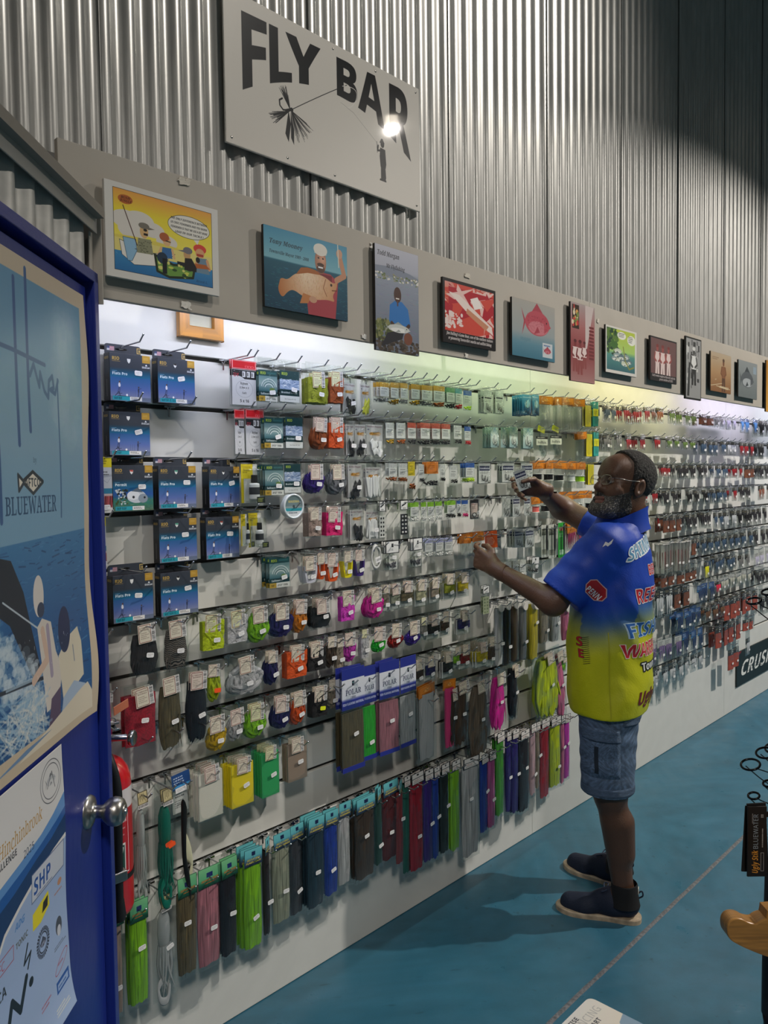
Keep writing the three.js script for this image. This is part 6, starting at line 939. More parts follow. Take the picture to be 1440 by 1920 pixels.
const beadGeos = [0, 1].map((k) => { const l = []; for (let i = 0; i < 26; i++) l.push(new THREE.IcosahedronGeometry(1, 1).scale(0.075, 0.04, 0.2).translate(rr(-0.4, 0.4), -1 + Math.pow(rnd(), 1.4) * 0.20 + 0.04, rr(-0.1, 0.35))); return merge(l); });
const foamGeo = rbox(1, 1, 1, 0.02, 0, -0.5, 0);
const strapGeo = (() => { const s = new THREE.Shape(); s.moveTo(-0.5, 0); s.quadraticCurveTo(-0.42, -0.6, -0.3, -1); s.quadraticCurveTo(0, -1.06, 0.3, -0.98); s.quadraticCurveTo(0.5, -0.5, 0.46, 0); s.lineTo(0.34, 0); s.quadraticCurveTo(0.36, -0.5, 0.2, -0.84); s.quadraticCurveTo(0, -0.9, -0.2, -0.86); s.quadraticCurveTo(-0.3, -0.5, -0.38, 0); s.closePath(); return bend(new THREE.ExtrudeGeometry(s, { depth: 0.9, bevelEnabled: false, curveSegments: 8 }).translate(0, 0, -0.45), (v) => { v.z += v.x * 0.5; }); })();
const popGeos = { black: [], white: [] };
for (let k = 0; k < 2; k++) { const a = [], b = []; for (let i = 0; i < 12; i++) { const g = new THREE.CylinderGeometry(0.12, 0.1, 0.26, 10); a.push(g.clone().rotateZ(rr(-1.4, 1.4)).rotateX(rr(-0.6, 0.6)).translate(rr(-0.36, 0.36), -rr(0.55, 0.94), rr(0, 0.5))); } for (let i = 0; i < 9; i++) b.push(new THREE.CapsuleGeometry(0.085, 0.62, 4, 8).rotateZ(rr(-0.3, 0.3)).translate(-0.4 + i * 0.1, -0.62 + rr(-0.06, 0.06), rr(0, 0.4))); popGeos.black.push(merge(a)); popGeos.white.push(merge(b)); }
const spoolGeo = merge([lathe([[0.0, 0.5], [0.5, 0.5], [0.5, 0.42], [0.44, 0.4], [0.44, -0.4], [0.5, -0.42], [0.5, -0.5], [0, -0.5]], 20)]);
const flangeGeo = merge([lathe([[0, 0.53], [0.52, 0.53], [0.53, 0.5], [0.53, 0.43], [0, 0.43]], 20), lathe([[0, -0.43], [0.53, -0.43], [0.53, -0.5], [0.52, -0.53], [0, -0.53]], 20)]);
const wormGeo = (() => { const l = []; for (let i = 0; i < 5; i++) l.push(tubeTaper([[-0.36 + i * 0.18, 0, 0], [-0.38 + i * 0.19, -0.45, 0.2], [-0.34 + i * 0.17, -0.8, 0.05], [-0.3 + i * 0.15, -1, 0.2]], 0.1, 12, 7)); return merge(l); })();
const hookGeo = (() => { const l = []; for (let i = 0; i < 3; i++) { const x = -0.25 + i * 0.24, y = -0.55 - 0.06 * i; l.push(tube([[x, y, 0.3], [x, y - 0.2, 0.3], [x + 0.06, y - 0.3, 0.3], [x + 0.16, y - 0.28, 0.3], [x + 0.18, y - 0.18, 0.3]], 0.022, 14, 6)); } return merge(l); })();
const loopGeo = (() => { const l = []; for (let i = 0; i < 3; i++) { const p = []; for (let a = 0; a < 12; a++) { const q = a / 12 * 6.2832; p.push([(0.36 + 0.05 * i) * Math.cos(q), -0.5 + (0.46 - 0.03 * i) * Math.sin(q), 0.15 * i]); } l.push(tube(p, 0.045, 40, 6, true)); } return merge(l); })();
const eyeGeo = (() => { const l = []; for (let j = 0; j < 5; j++) for (let i = 0; i < 2; i++) l.push(new THREE.SphereGeometry(0.13, 10, 6, 0, 6.2832, 0, 1.5708).rotateX(Math.PI / 2).scale(1, 0.4, 0.7).translate(-0.22 + i * 0.44, -0.12 - j * 0.19, 0)); return merge(l); })();
const bottleGeo = lathe([[0, 0], [0.42, 0], [0.46, 0.02], [0.46, 0.58], [0.42, 0.64], [0.24, 0.66], [0.24, 0.68], [0, 0.68]], 24), capGeo = lathe([[0, 0], [0.29, 0], [0.3, 0.02], [0.28, 0.3], [0.26, 0.32], [0, 0.32]], 20);
const skirtGeo = (() => { const l = []; l.push(lathe([[0, 0], [0.12, -0.02], [0.2, -0.1], [0.22, -0.25], [0.18, -0.42], [0, -0.42]], 14)); for (let i = 0; i < 12; i++) { const a = i / 12 * 6.2832; l.push(tubeTaper([[0.16 * Math.cos(a), -0.4, 0.16 * Math.sin(a)], [0.24 * Math.cos(a) + rr(-0.05, 0.05), -0.65, 0.2 * Math.sin(a)], [0.1 * Math.cos(a) + rr(-0.2, 0.3), -rr(0.9, 1), 0.2 * Math.sin(a)]], 0.065, 10, 6)); } l.push(tube([[0.1, -0.86, 0.2], [0.0, -1.0, 0.25], [-0.25, -0.97, 0.25], [-0.3, -0.84, 0.2], [-0.18, -0.77, 0.2]], 0.05, 24, 7)); return merge(l); })();

// chrome slat-wall hook: a bracket that grips the groove and a rod with an upturned end
const hookRod = merge([bar([0, 0, 0], [0, 0.001, 0.128], 0.0022, 8), bar([0, 0.001, 0.127], [0, 0.0165, 0.146], 0.0022, 8), new THREE.SphereGeometry(0.0023, 8, 6).translate(0, 0.001, 0.1275), new THREE.SphereGeometry(0.003, 8, 6).translate(0, 0.017, 0.1465)]);
const hookBracket = merge([box(0.034, 0.005, 0.014, 0, 0.0005, 0.002), box(0.0045, 0.028, 0.003, 0, -0.014, 0.004), box(0.012, 0.012, 0.003, 0, -0.001, 0.004)]);
const hookSpots = [];
function hook(x, row, what) {
  const t = thing('display_hook', `chrome hook ${what}`, 'hook', undefined, [x, H0 - PITCH * row, 0.003]);
  part(t, 'rod', hookRod, M.chrome); part(t, 'bracket', hookBracket, M.chrome); hookSpots.push([x, row]); return t;
}
// builders: (thing, w, top, bottom relative to the hook, colour, note); local origin = the hook line, z = 0 at the front sheet
const cardLabel = (t, w, y, z = 0.004) => { const c = ['card', 'card', 'cardPink', 'cardLime'][Math.floor(rnd() * 3.4)], s = clamp(w * 0.86, 0.03, 0.052); return card(t, 'paper_label', c, s, s * 0.98, rr(-0.003, 0.003), y, z, rr(-0.08, 0.08)); };
const B = {
  box(t, w, top, bot, col, code) {
    const d = 0.03, h = top - bot, hb = h * 0.83, kind = col === 'permit' ? 'box_p' : 'box_' + code, wood = mat(0x1a1c22, 0.4);
    part(t, 'carton', rbox(w, hb, d, 0.0015, 0, bot + hb / 2, -d / 2), wood);
    card(t, 'front_panel', kind, w - 0.001, hb - 0.001, 0, bot + hb - 0.0005, -0.0002, 0, 0, 0.0007);
    part(t, 'side_panel', cardGeo('boxSide'), printMat, [-w / 2 - 0.0002, bot + hb - 0.0005, -d / 2], [d - 0.001, hb - 0.001, 0.0006], [0, -Math.PI / 2, 0]);
    const s = new THREE.Shape(), a = w / 2, q = w * 0.39, y0 = 0, y1 = h * 0.185; s.moveTo(-a, y0); s.lineTo(q, y0); s.lineTo(q, y1 - 0.008); s.quadraticCurveTo(q, y1, q - 0.01, y1); s.lineTo(-a + 0.01, y1); s.quadraticCurveTo(-a, y1, -a, y1 - 0.008); s.closePath(); const hole = new THREE.Path(); hole.absellipse(-0.012, y1 * 0.55, 0.018, 0.0035, 0, 6.2832, true); s.holes.push(hole);
    const g = new THREE.ExtrudeGeometry(s, { depth: 0.001, bevelEnabled: false }), uv = g.attributes.uv, c = cells.boxTab; for (let i = 0; i < uv.count; i++) uv.setXY(i, lerp(c[0], c[2], clamp(uv.getX(i) / w + 0.5, 0.01, 0.99)), lerp(c[1], c[3], clamp(uv.getY(i) / y1, 0.02, 0.98)));
    part(t, 'hang_tab', g, printMat, [0, bot + hb - 0.001, -d + 0.003]);
    sticker(t, w * rr(0.12, 0.28), bot + hb * rr(0.5, 0.62), 0.0008);
  },
  red(t, w, top, bot) { card(t, 'header', 'redHead', w, 0.026, 0, top, 0.0015); card(t, 'insert', 'redBody', w - 0.003, top - bot - 0.028, 0, top - 0.024, 0.0005); bag(t, w + 0.004, top + 0.001, bot - 0.002, 0.006, 0.001); },
  leader(t, w, top, bot, col) { card(t, 'printed_insert', 'leader_' + col, w, top - bot, 0, top, 0.001); bag(t, w + 0.008, Math.max(top, 0) + 0.012, bot - 0.003, 0.007, 0.002); sticker(t, w * 0.2, bot + (top - bot) * rr(0.25, 0.4), 0.006); },
  wool(t, w, top, bot, col, note) { const h = top - bot, L = clamp(h * 0.42, 0.03, 0.05); part(t, 'yarn_hank', (rnd() < 0.55 ? hankGeos : blockGeos)[Math.floor(rnd() * 2)], yarn(col), [0, bot + (h - L * 0.5) * 1.04, -0.002], [w * 1.06, (h - L * 0.5) * 1.08, 0.03]); cardLabel(t, w, top, 0.010); bag(t, w * 1.16, Math.max(top, 0) + 0.014, bot - 0.006, 0.03, 0); sticker(t, w * 0.08, bot + h * 0.26, 0.016, undefined, note); },
  glitter(t, w, top, bot, col) { const h = top - bot; part(t, 'tinsel', hankGeos[Math.floor(rnd() * 3)], mat(hex(col), 0.3, { metalness: 0.5, bumpMap: T.strand, bumpScale: 0.003 }), [0, bot + h * 0.62, -0.002], [w, h * 0.62, 0.026]); cardLabel(t, w, top, 0.010); bag(t, w * 1.12, Math.max(top, 0) + 0.014, bot - 0.004, 0.03, 0); sticker(t, 0, bot + h * 0.3, 0.016); },
  strip(t, w, top, bot, col) { const h = top - bot; part(t, 'fibre_skein', slabGeos[Math.floor(rnd() * 2)], fibre(col), [0, bot + h * 0.62, 0], [w * 0.94, h * 0.38, 0.016]); card(t, 'backing_card', 'bead_plain', w, h * 0.62, 0, bot + h * 0.62, -0.008); const s = Math.min(w, 0.05); cardLabel(t, s, top, 0.008); bag(t, w * 1.1, Math.max(top, 0) + 0.014, bot - 0.004, 0.02, 0); sticker(t, w * 0.05, bot + h * 0.25, 0.010); },
  feather(t, w, top, bot, col) { const h = top - bot; part(t, 'feathers', featherGeos[Math.floor(rnd() * 3)], fibre(col), [0, top - 0.03, -0.004], [w * 0.98, h - 0.03, 0.024]); cardLabel(t, Math.min(w, 0.06), top, 0.010); bag(t, w * 1.1, Math.max(top, 0) + 0.014, bot - 0.004, 0.028, 0); sticker(t, w * 0.1, bot + h * 0.38, 0.014); },
  marabou(t, w, top, bot, col) { const h = top - bot; part(t, 'dyed_patch', slabGeos[0], mat(hex(col), 0.7, { map: T.wool }), [0, top - 0.02, -0.004], [w * 0.96, h - 0.022, 0.016]); card(t, 'paper_label', 'card', 0.054, 0.05, w * 0.05, top, 0.009, 0.1); bag(t, w * 1.04, Math.max(top, 0) + 0.01, bot - 0.002, 0.022, 0); sticker(t, w * 0.06, bot + h * 0.44, 0.012); },
  pop(t, w, top, bot, col) { const h = top - bot; card(t, 'printed_card', col === 'eye' ? 'popEye' : 'pop', w, h, 0, top, -0.004); if (col !== 'eye') part(t, 'foam_pieces', popGeos[col === 'white' && h > 0.09 && w < 0.07 ? 'white' : 'black'][Math.floor(rnd() * 2)], mat({ black: 0x1a1b1d, white: 0xe4e4e2, chartreuse: 0xc3c43c }[col], 0.6), [0, top - h * 0.12, -0.002], [w * 0.9, h * 0.88, 0.012]); bag(t, w * 1.06, Math.max(top, 0) + 0.014, bot - 0.003, 0.02, 0.002); if (rnd() < 0.6) sticker(t, w * 0.1, bot + h * 0.3, 0.012); },
  bead(t, w, top, bot, col, bead) { const h = top - bot, bc = { silver: 0x9a9a98, brass: 0xb08a2c, copper: 0xa05a30, black: 0x1c1c1e, red: 0xb81824, lime: 0xb4d824, white: 0xd8d8d2, pink: 0xe02878 }[bead] ?? 0x888888; card(t, 'header_card', 'bead_' + col, w * 0.94, h * (['yellow', 'orangeh'].includes(col) ? 0.5 : 0.74), 0, top, 0.001); part(t, 'beads', beadGeos[Math.floor(rnd() * 2)], mat(bc, 0.25, { metalness: ['silver', 'brass', 'copper'].includes(bead) ? 1 : 0 }), [0, top - h * 0.16, 0.001], [w * 0.95, h * 0.84, 0.014]); bag(t, w * 1.06, Math.max(top, 0) + 0.01, bot - 0.003, 0.014, 0.001); },
  hookp(t, w, top, bot, col) { const h = top - bot; card(t, 'printed_card', 'hookp_' + col, w * 0.96, h, 0, top, 0.0005); part(t, 'fish_hooks', hookGeo, M.darkSteel, [0, top, 0.001], [w, h, 0.01]); bag(t, w * 1.05, Math.max(top, 0) + 0.008, bot - 0.002, 0.012, 0.002); },
  orange(t, w, top, bot, kind) {
    const h = top - bot, hh = kind === 'worms' ? h * 0.4 : kind === 'tail' || kind === 'pinktail' ? 0.042 : Math.min(0.036, h * 0.55); card(t, 'header_card', kind === 'hot' ? 'orangeHot' : 'orange', w, kind === 'hot' ? h * 0.86 : hh, 0, top, 0.0015, rr(-0.07, 0.07), rr(-0.25, 0.12)); if (kind === 'hot') { bag(t, w, top, bot, 0.012, 0.001); return; }
    if (kind === 'tube') part(t, 'clear_tubes', wormGeo, M.clearHard, [0, top - hh + 0.006, 0], [w * 0.8, h - hh, 0.012]);
    else if (kind === 'worms') part(t, 'soft_worms', wormGeo, mat(rnd() < 0.5 ? 0x9a2c5a : 0x4a2c5e, 0.35), [0, top - hh + 0.006, 0], [w * 0.9, h - hh, 0.02]);
    else if (kind === 'tail' || kind === 'pinktail') part(t, 'flash_strands', hairGeos[1], mat(kind === 'tail' ? 0x9a9c9c : 0xb83468, 0.35, { bumpMap: T.strand, bumpScale: 0.002 }), [0, top - hh + 0.01, 0], [w * 0.8, h - hh, 0.02]);
    else { const c = { spoolblack: 0x131315, spoolclear: 0xcfd2d0, spoollime: 0xa8e014, spoolpink: 0xf0746c, spoolred: 0x8c1c24 }[kind], r = Math.min(w * 0.9, 0.045); const s = part(t, 'spool', spoolGeo, mat(c, 0.4), [0, bot + r * 0.34, 0.002], [r * 0.9, r * 0.62, r * 0.7]); part(s, 'flange', flangeGeo, mat(0xc9ccca, 0.3)); }
    bag(t, w * 1.04, top + 0.002, bot - (kind.startsWith('spool') ? 0.03 : 0.002), 0.016, 0.001);
  },
  board(t, w, top, bot, col) { const h = top - bot; part(t, 'board', rbox(w, h, 0.003, 0.001, 0, bot + h / 2, 0), mat(col === 'yellow' ? 0xd4c414 : 0x2f9a94, 0.5)); if (col === 'teal') card(t, 'printed_band', 'yellowHead', w * 0.96, h * 0.3, 0, top - h * 0.3, 0.0018); else part(t, 'black_edge', box(0.0022, h, 0.0036, -w / 2 + 0.001, bot + h / 2, 0), M.black); bag(t, w * 1.05, Math.max(top, 0) + 0.016, bot - 0.002, 0.01, 0); },
  softbag(t, w, top, bot) { const h = top - bot; card(t, 'header_card', 'yellowHead', w * 0.55, h * 0.2, w * 0.05, top, 0.004, -0.25); card(t, 'printed_label', 'soft', w * 0.9, h * 0.3, 0, top - h * 0.34, 0.008); part(t, 'clear_pieces', popGeos.black[0], M.clearHard, [0, top - h * 0.1, 0], [w * 0.8, h * 0.9, 0.02]); bag(t, w * 1.04, top, bot, 0.03, 0); },
  bottle(t, w, top, bot) { const h = top - bot; card(t, 'backing_card', 'bottleCard', w, h, 0, top, -0.006); const bw = Math.min(w * 0.62, 0.05); const b = part(t, 'bottle', bottleGeo, mat(0xd8dad8, 0.35), [w * 0.1, bot + h * 0.1, 0.012], [bw, h * 0.62, bw * 0.8]); part(b, 'cap', capGeo, M.black, [0, 0.68, 0]); part(b, 'bottle_label', new THREE.CylinderGeometry(0.47, 0.47, 0.3, 20, 1, true).translate(0, 0.34, 0), mat(0x242a30, 0.5)); card(t, 'price_tag', 'bottleTag', w * 0.5, h * 0.16, w * 0.22, bot + h * 0.16, 0.034); part(t, 'blister', rbox(w * 0.9, h * 0.86, 0.038, 0.008, 0, bot + h * 0.45, 0.013), M.clearHard); },
  permitpk(t, w, top, bot) { const h = top - bot; card(t, 'printed_carton', 'pink', w, h, 0, top, 0.0, 0, 0, 0.003); sticker(t, 0, bot + h * 0.1, 0.004); },
  reel(t, w, top, bot) { const r = (top - bot) / 2, y = (top + bot) / 2; const s = part(t, 'spool', new THREE.CylinderGeometry(r, r, 0.022, 40).rotateX(Math.PI / 2), mat(0xc4cccc, 0.25), [0, y, -0.012]); part(s, 'rim', new THREE.TorusGeometry(r * 0.96, 0.0035, 8, 40), mat(0xd5dcdc, 0.2), [0, 0, 0.011]); const g = new THREE.CircleGeometry(r * 0.88, 40), uv = g.attributes.uv, c = cells.reel; for (let i = 0; i < uv.count; i++) uv.setXY(i, lerp(c[0], c[2], uv.getX(i)), lerp(c[1], c[3], uv.getY(i))); part(s, 'spool_label', g, printMat, [0, 0, 0.0114]); },
  strap(t, w, top, bot, col) { const h = top - bot; part(t, 'folded_strap', strapGeo, mat(hex(col === 'orange' ? 'rustx' : col) && { white: 0xc9c9d2, orange: 0xdc5410, yellow: 0xe4d80c, purple: 0x3a2070 }[col], 0.6), [0, bot + h * 0.62, 0], [w * 0.9, h * 0.62, 0.02]); cardLabel(t, Math.max(w, 0.045), top, 0.012); bag(t, w * 1.2, Math.max(top, 0) + 0.014, bot - 0.004, 0.026, 0); sticker(t, w * 0.1, bot + h * 0.22, 0.014); },
  loop(t, w, top, bot) { const h = top - bot; part(t, 'coiled_tubing', loopGeo, mat(0xd8d8d4, 0.35), [0, top, 0], [w, h, 0.02]); card(t, 'paper_label', 'price', w * 0.5, 0.02, w * 0.1, bot + h * 0.5, 0.006, 0.2); bag(t, w * 1.1, Math.max(top, 0) + 0.006, bot - 0.003, 0.016, 0); },
  cardbag(t, w, top, bot, col) { const h = top - bot; card(t, 'header_card', 'cardBlack', w, h * 0.42, 0, top, 0.003, rr(-0.04, 0.04)); card(t, 'inner_slip', 'bead_plain', w * 0.6, h * 0.36, w * 0.08, top - h * 0.6, 0.0); part(t, 'small_parts', beadGeos[0], mat(col === 'black' ? 0x1a1a1c : 0x56565a, 0.4), [0, top - h * 0.1, 0.003], [w * 0.6, h * 0.8, 0.01]); sticker(t, w * 0.1, top - h * 0.56, 0.006); bag(t, w * 1.02, top - h * 0.3, bot, 0.014, 0.001); },
  blister(t, w, top, bot, col) { const h = top - bot; card(t, 'backing_card', col === 'green' ? 'blisterG' : 'blisterW', w, h, 0, top, -0.002); part(t, 'tool', merge([new THREE.CapsuleGeometry(0.16, 0.5, 4, 10).translate(0, -0.4, 0.3), new THREE.CylinderGeometry(0.05, 0.05, 0.4, 8).translate(0, -0.78, 0.3)]), mat(0x1c1e1f, 0.35), [w * 0.05, top, 0.004], [w * 0.8, h, 0.02]); part(t, 'bubble', rbox(w * 0.8, h * 0.72, 0.016, 0.005, 0, bot + h * 0.45, 0.006), M.clearHard); },
  eyes(t, w, top, bot, col) { const h = top - bot; card(t, 'header_card', 'eyesHead', w, Math.min(0.04, h * 0.28), 0, top, 0.001); part(t, 'strip', rbox(w * 0.92, h * 0.6, 0.0015, 0.0005, 0, bot + h * 0.3, 0), mat(col === 'black' ? 0x1f2022 : col === 'sage' ? 0xa9b08e : 0xd8d8d2, 0.5)); part(t, 'stick_on_eyes', eyeGeo, mat(col === 'black' ? 0xd8d8d4 : col === 'sage' ? 0x7c8a68 : 0x222224, 0.25), [0, bot + h * 0.6, 0.001], [w * 0.92, h * 0.6, 0.01]); bag(t, w * 1.1, top, bot - 0.003, 0.008, 0); },
  foam(t, w, top, bot, col) { const h = top - bot; for (let i = 0; i < 3; i++) part(t, 'foam_sheet', foamGeo, mat({ white: 0xe2ddd0, yellow: 0xf0d80c, green: 0x2ba85c, tan: 0x9c8674 }[col], 0.75, { bumpMap: T.woolBump, bumpScale: 0.0004 }), [rr(-0.001, 0.001), bot + h * 0.86 + rr(-0.002, 0.002), -0.003 - i * 0.0035], [w * 0.97, h * 0.86, 0.003]); cardLabel(t, Math.min(w * 0.7, 0.058), top, 0.004); bag(t, w * 1.06, Math.max(top, 0) + 0.012, bot - 0.003, 0.014, 0); if (col !== 'white') sticker(t, w * 0.1, bot + h * 0.42, 0.006); },
  polar(t, w, top, bot, col) { const h = top - bot; part(t, 'fibre_hank', slabGeos[1], fibre(col), [0, top - h * 0.40, -0.002], [w * 0.95, h * 0.56, 0.012]); card(t, 'header_card', 'polar', w, h * 0.42, 0, top + 0.02, 0.004); card(t, 'foot_band', 'polarFoot', w, h * 0.05, 0, bot + h * 0.05, 0.003); bag(t, w * 1.02, top + 0.018, bot, 0.018, 0.001); sticker(t, w * 0.06, bot + h * (col === 'green' ? 0.2 : 0.38), 0.011); },
  tail(t, w, top, bot, col) { const h = top - bot, sway = col === 'acid' || col === 'pink' ? -0.16 : 0; part(t, 'hair_tail', tailGeos[Math.floor(rnd() * 2)], fibre(col), [0, top - 0.02, 0], [w * 0.94, h - 0.02, 0.03], [0, 0, sway * 0]); card(t, 'paper_label', 'card', Math.min(w * 0.7, 0.06), 0.05, w * 0.04, top + 0.002, 0.018, 0.1); bag(t, w * 1.12, Math.max(top, 0) + 0.014, bot - 0.006, 0.04, 0); if (h > 0.1) sticker(t, w * 0.08, bot + h * 0.5, 0.02); },
  tube(t, w, top, bot, col) { const h = top - bot; part(t, 'fibre_hank', hairGeos[Math.floor(rnd() * 3)], fibre(col === 'clear' ? 'pale' : col), [0, top - 0.008, 0], [w * 0.9, h - 0.008, Math.min(w, 0.03)]); part(t, 'end_plug', new THREE.CylinderGeometry(0.5, 0.5, 1, 20).rotateX(Math.PI / 2), mat(0xd8d2cc, 0.5), [0, top - 0.004, w * 0.3], [w * 0.62, w * 0.62, 0.006]); part(t, 'sleeve', new THREE.CylinderGeometry(0.5, 0.5, 1, 16, 1, true).translate(0, -0.5, 0), M.film, [0, top, 0], [w, h, Math.min(w, 0.036)]); if (rnd() < 0.7) sticker(t, w * 0.1, bot + h * rr(0.3, 0.7), 0.02); },
  skirt(t, w, top, bot, col) { const h = top - bot; part(t, 'squid_skirt', skirtGeo, new THREE.MeshPhysicalMaterial({ color: { clear: 0xc9cfcc, teal: 0x1f8a72, pale: 0xc6cacb }[col], roughness: 0.22, transmission: 0.45, thickness: 0 }), [0, top - h * 0.16, 0], [w * 1.15, h * 0.84, 0.05]); card(t, 'paper_label', 'cardTall', Math.min(0.03, w * 0.7), 0.046, 0.0, top, 0.012, 0.08); bag(t, w * 1.0, Math.max(top, 0) + 0.012, bot - 0.004, 0.05, 0); if (col !== 'clear') sticker(t, w * 0.05, bot + h * 0.52, 0.026, 0.3, col === 'teal' ? 'orange' : undefined); },
  worm(t, w, top, bot) { const h = top - bot; card(t, 'header_card', 'tackleBlue', w, 0.044, 0, top, 0.004, 0.1); card(t, 'backing_slip', 'bead_plain', w * 0.86, 0.085, 0, top - 0.03, -0.003, 0.05); part(t, 'long_eel', tubeTaper([[0, -0.26, 0.4], [-0.1, -0.5, 0.5], [-0.06, -0.66, 0.5], [0.16, -0.84, 0.5], [0.3, -1, 0.3]], 0.16, 30, 10), mat(0x131110, 0.35), [0, top, 0.004], [w, h, 0.04]); part(t, 'pale_curl_tail', tubeTaper([[0.16, -0.56, 0.2], [0.42, -0.64, 0.2], [0.5, -0.72, 0.2], [0.36, -0.8, 0.2], [0.5, -0.84, 0.2]], 0.12, 24, 8), mat(0xc9c8a8, 0.4), [0, top, 0], [w, h, 0.04]); card(t, 'paper_label', 'price', w * 0.6, 0.014, 0, top - 0.04, 0.006, 0.1); bag(t, w * 1.0, top - 0.03, top - 0.17, 0.02, 0); },
  hair(t, w, top, bot, col, note, k) { const h = top - bot, hh = { hairg: 0.058, hairt: 0.052, hairw: 0.042 }[k], turned = w < 0.052 && k === 'hairt'; part(t, 'hair_hank', hairGeos[Math.floor(rnd() * 3)], fibre(col === 'clear' ? 'pale' : col), [0, top - hh + 0.01, -0.004], [w * 1.02, h - hh + 0.006, 0.022]); card(t, 'header_card', k, Math.max(w * 1.02, 0.03), hh, 0, top, 0.006, turned ? 0 : rr(-0.04, 0.07), turned ? 0.5 : 0); bag(t, w * 1.12, top - hh + 0.004, bot - 0.008, 0.028, -0.002); if (rnd() < 0.8) sticker(t, w * rr(-0.1, 0.2), bot + h * rr(0.25, 0.6), 0.014, rr(-0.1, 0.4)); },
};
const KIND = { // builder, object name, category, how a label says it
  box: ['box', 'fly_line_box', 'box', (c) => (c === 'permit' ? 'fly line box picturing a silver fish' : 'fly line box picturing two anglers')], red: ['red', 'leader_packet', 'packet', () => 'white nylon leader packet with red header'], leader: ['leader', 'leader_packet', 'packet', (c) => (c === 'braid' ? 'dark green braided loop packet' : 'dark green saltwater leader packet')], wool: ['wool', 'yarn_packet', 'packet', (c) => `${say(c)} yarn packet`], glitter: ['glitter', 'tinsel_packet', 'packet', (c) => `${say(c)} glitter tinsel packet`], strip: ['strip', 'fibre_packet', 'packet', (c) => `small ${say(c)} fibre packet`], feather: ['feather', 'feather_packet', 'packet', (c) => `${say(c)} feather packet`], marabou: ['marabou', 'dyed_fur_packet', 'packet', (c) => `wide ${say(c)} fur patch packet`], pop: ['pop', 'foam_popper_packet', 'packet', (c) => (c === 'eye' ? 'black packet with a big eye' : `${say(c)} foam popper packet`)], bead: ['bead', 'bead_packet', 'packet', (c, n) => `bead packet with ${({ redh: 'red', orangeh: 'orange', clear: 'pale' }[c] ?? c)} header and ${n} beads`], hookp: ['hookp', 'fish_hook_packet', 'packet', (c) => `${({ navy: 'white and navy', steel: 'silvery green' }[c] ?? c)} fish hook packet`], orange: ['orange', 'tackle_packet', 'packet', (c) => `orange-headed packet of ${({ tube: 'clear tubes', spoolblack: 'black thread', spoolclear: 'clear thread', spoollime: 'lime thread', spoolpink: 'pink thread', spoolred: 'red thread', worms: 'soft worms', hot: 'bright red-orange print', tail: 'silver strands', pinktail: 'pink strands' }[c])}`], board: ['board', 'tackle_board', 'board', (c) => `narrow ${c} tackle board`], softbag: ['softbag', 'clear_pouch', 'packet', () => 'clear pouch with a bold black name and yellow tag'], bottle: ['bottle', 'bottle_packet', 'packet', () => 'bottle of fly floatant on a yellow card'], permitpk: ['permitpk', 'leader_carton', 'packet', () => 'yellow-topped carton with red picture'], reel: ['reel', 'line_spool', 'spool', () => 'round clear spool of line'], strap: ['strap', 'strap_packet', 'packet', (c) => `folded ${c === 'white' ? 'white' : say(c)} strap packet`], loop: ['loop', 'tubing_packet', 'packet', () => 'coiled white tubing packet'], cardbag: ['cardbag', 'small_parts_packet', 'packet', (c) => `white-carded small parts packet with ${c === 'black' ? 'black' : 'grey'} parts`], blister: ['blister', 'tool_packet', 'packet', (c) => `${c} carded tool packet`], eyes: ['eyes', 'eye_sheet', 'packet', (c) => `strip of ${c === 'black' ? 'white rings on black' : c === 'sage' ? 'green' : 'black'} stick-on eyes`], foam: ['foam', 'foam_block_packet', 'packet', (c) => `${c} foam sheet packet`], polar: ['polar', 'fibre_packet', 'packet', (c) => `${say(c)} long fibre packet with blue header`], tail: ['tail', 'hair_tail_packet', 'packet', (c) => `${say(c)} hair tail packet`], tube: ['tube', 'fibre_tube', 'packet', (c) => `${say(c)} fibre tube with white plug`], skirt: ['skirt', 'squid_skirt_packet', 'packet', (c) => `${say(c)} squid skirt in a clear bag`], worm: ['worm', 'soft_eel_packet', 'packet', () => 'long black soft eel with blue header'], hairg: ['hair', 'hair_packet', 'packet', (c) => `long ${say(c)} hair packet, light green header`], hairt: ['hair', 'hair_packet', 'packet', (c) => `long ${say(c)} hair packet, turquoise header`], hairw: ['hair', 'hair_packet', 'packet', (c) => `long ${say(c)} hair packet, white header`],
};
const short = (r) => KIND[r.k][3](r.c, r.note).replace(/^(long|small|wide|narrow|round|dark) /, '').split(/ (?:with|picturing|of|on a|in a)\b|,/)[0].split(' ').slice(0, 4).join(' ');
const rows = HANGING.trim().split('\n').map((l) => { const [k, c, row, u, w, t, b, z, n, note] = l.split(' '); return { k, c, row: +row, u: +u, w: +w, t: +t, b: +b, z: +z, n: +n, note: note === '-' ? undefined : note }; });
const byRow = {}; rows.forEach((r) => (byRow[r.row] ??= []).push(r)); Object.values(byRow).forEach((l) => l.sort((a, b) => a.u - b.u));
const taken = new Set();
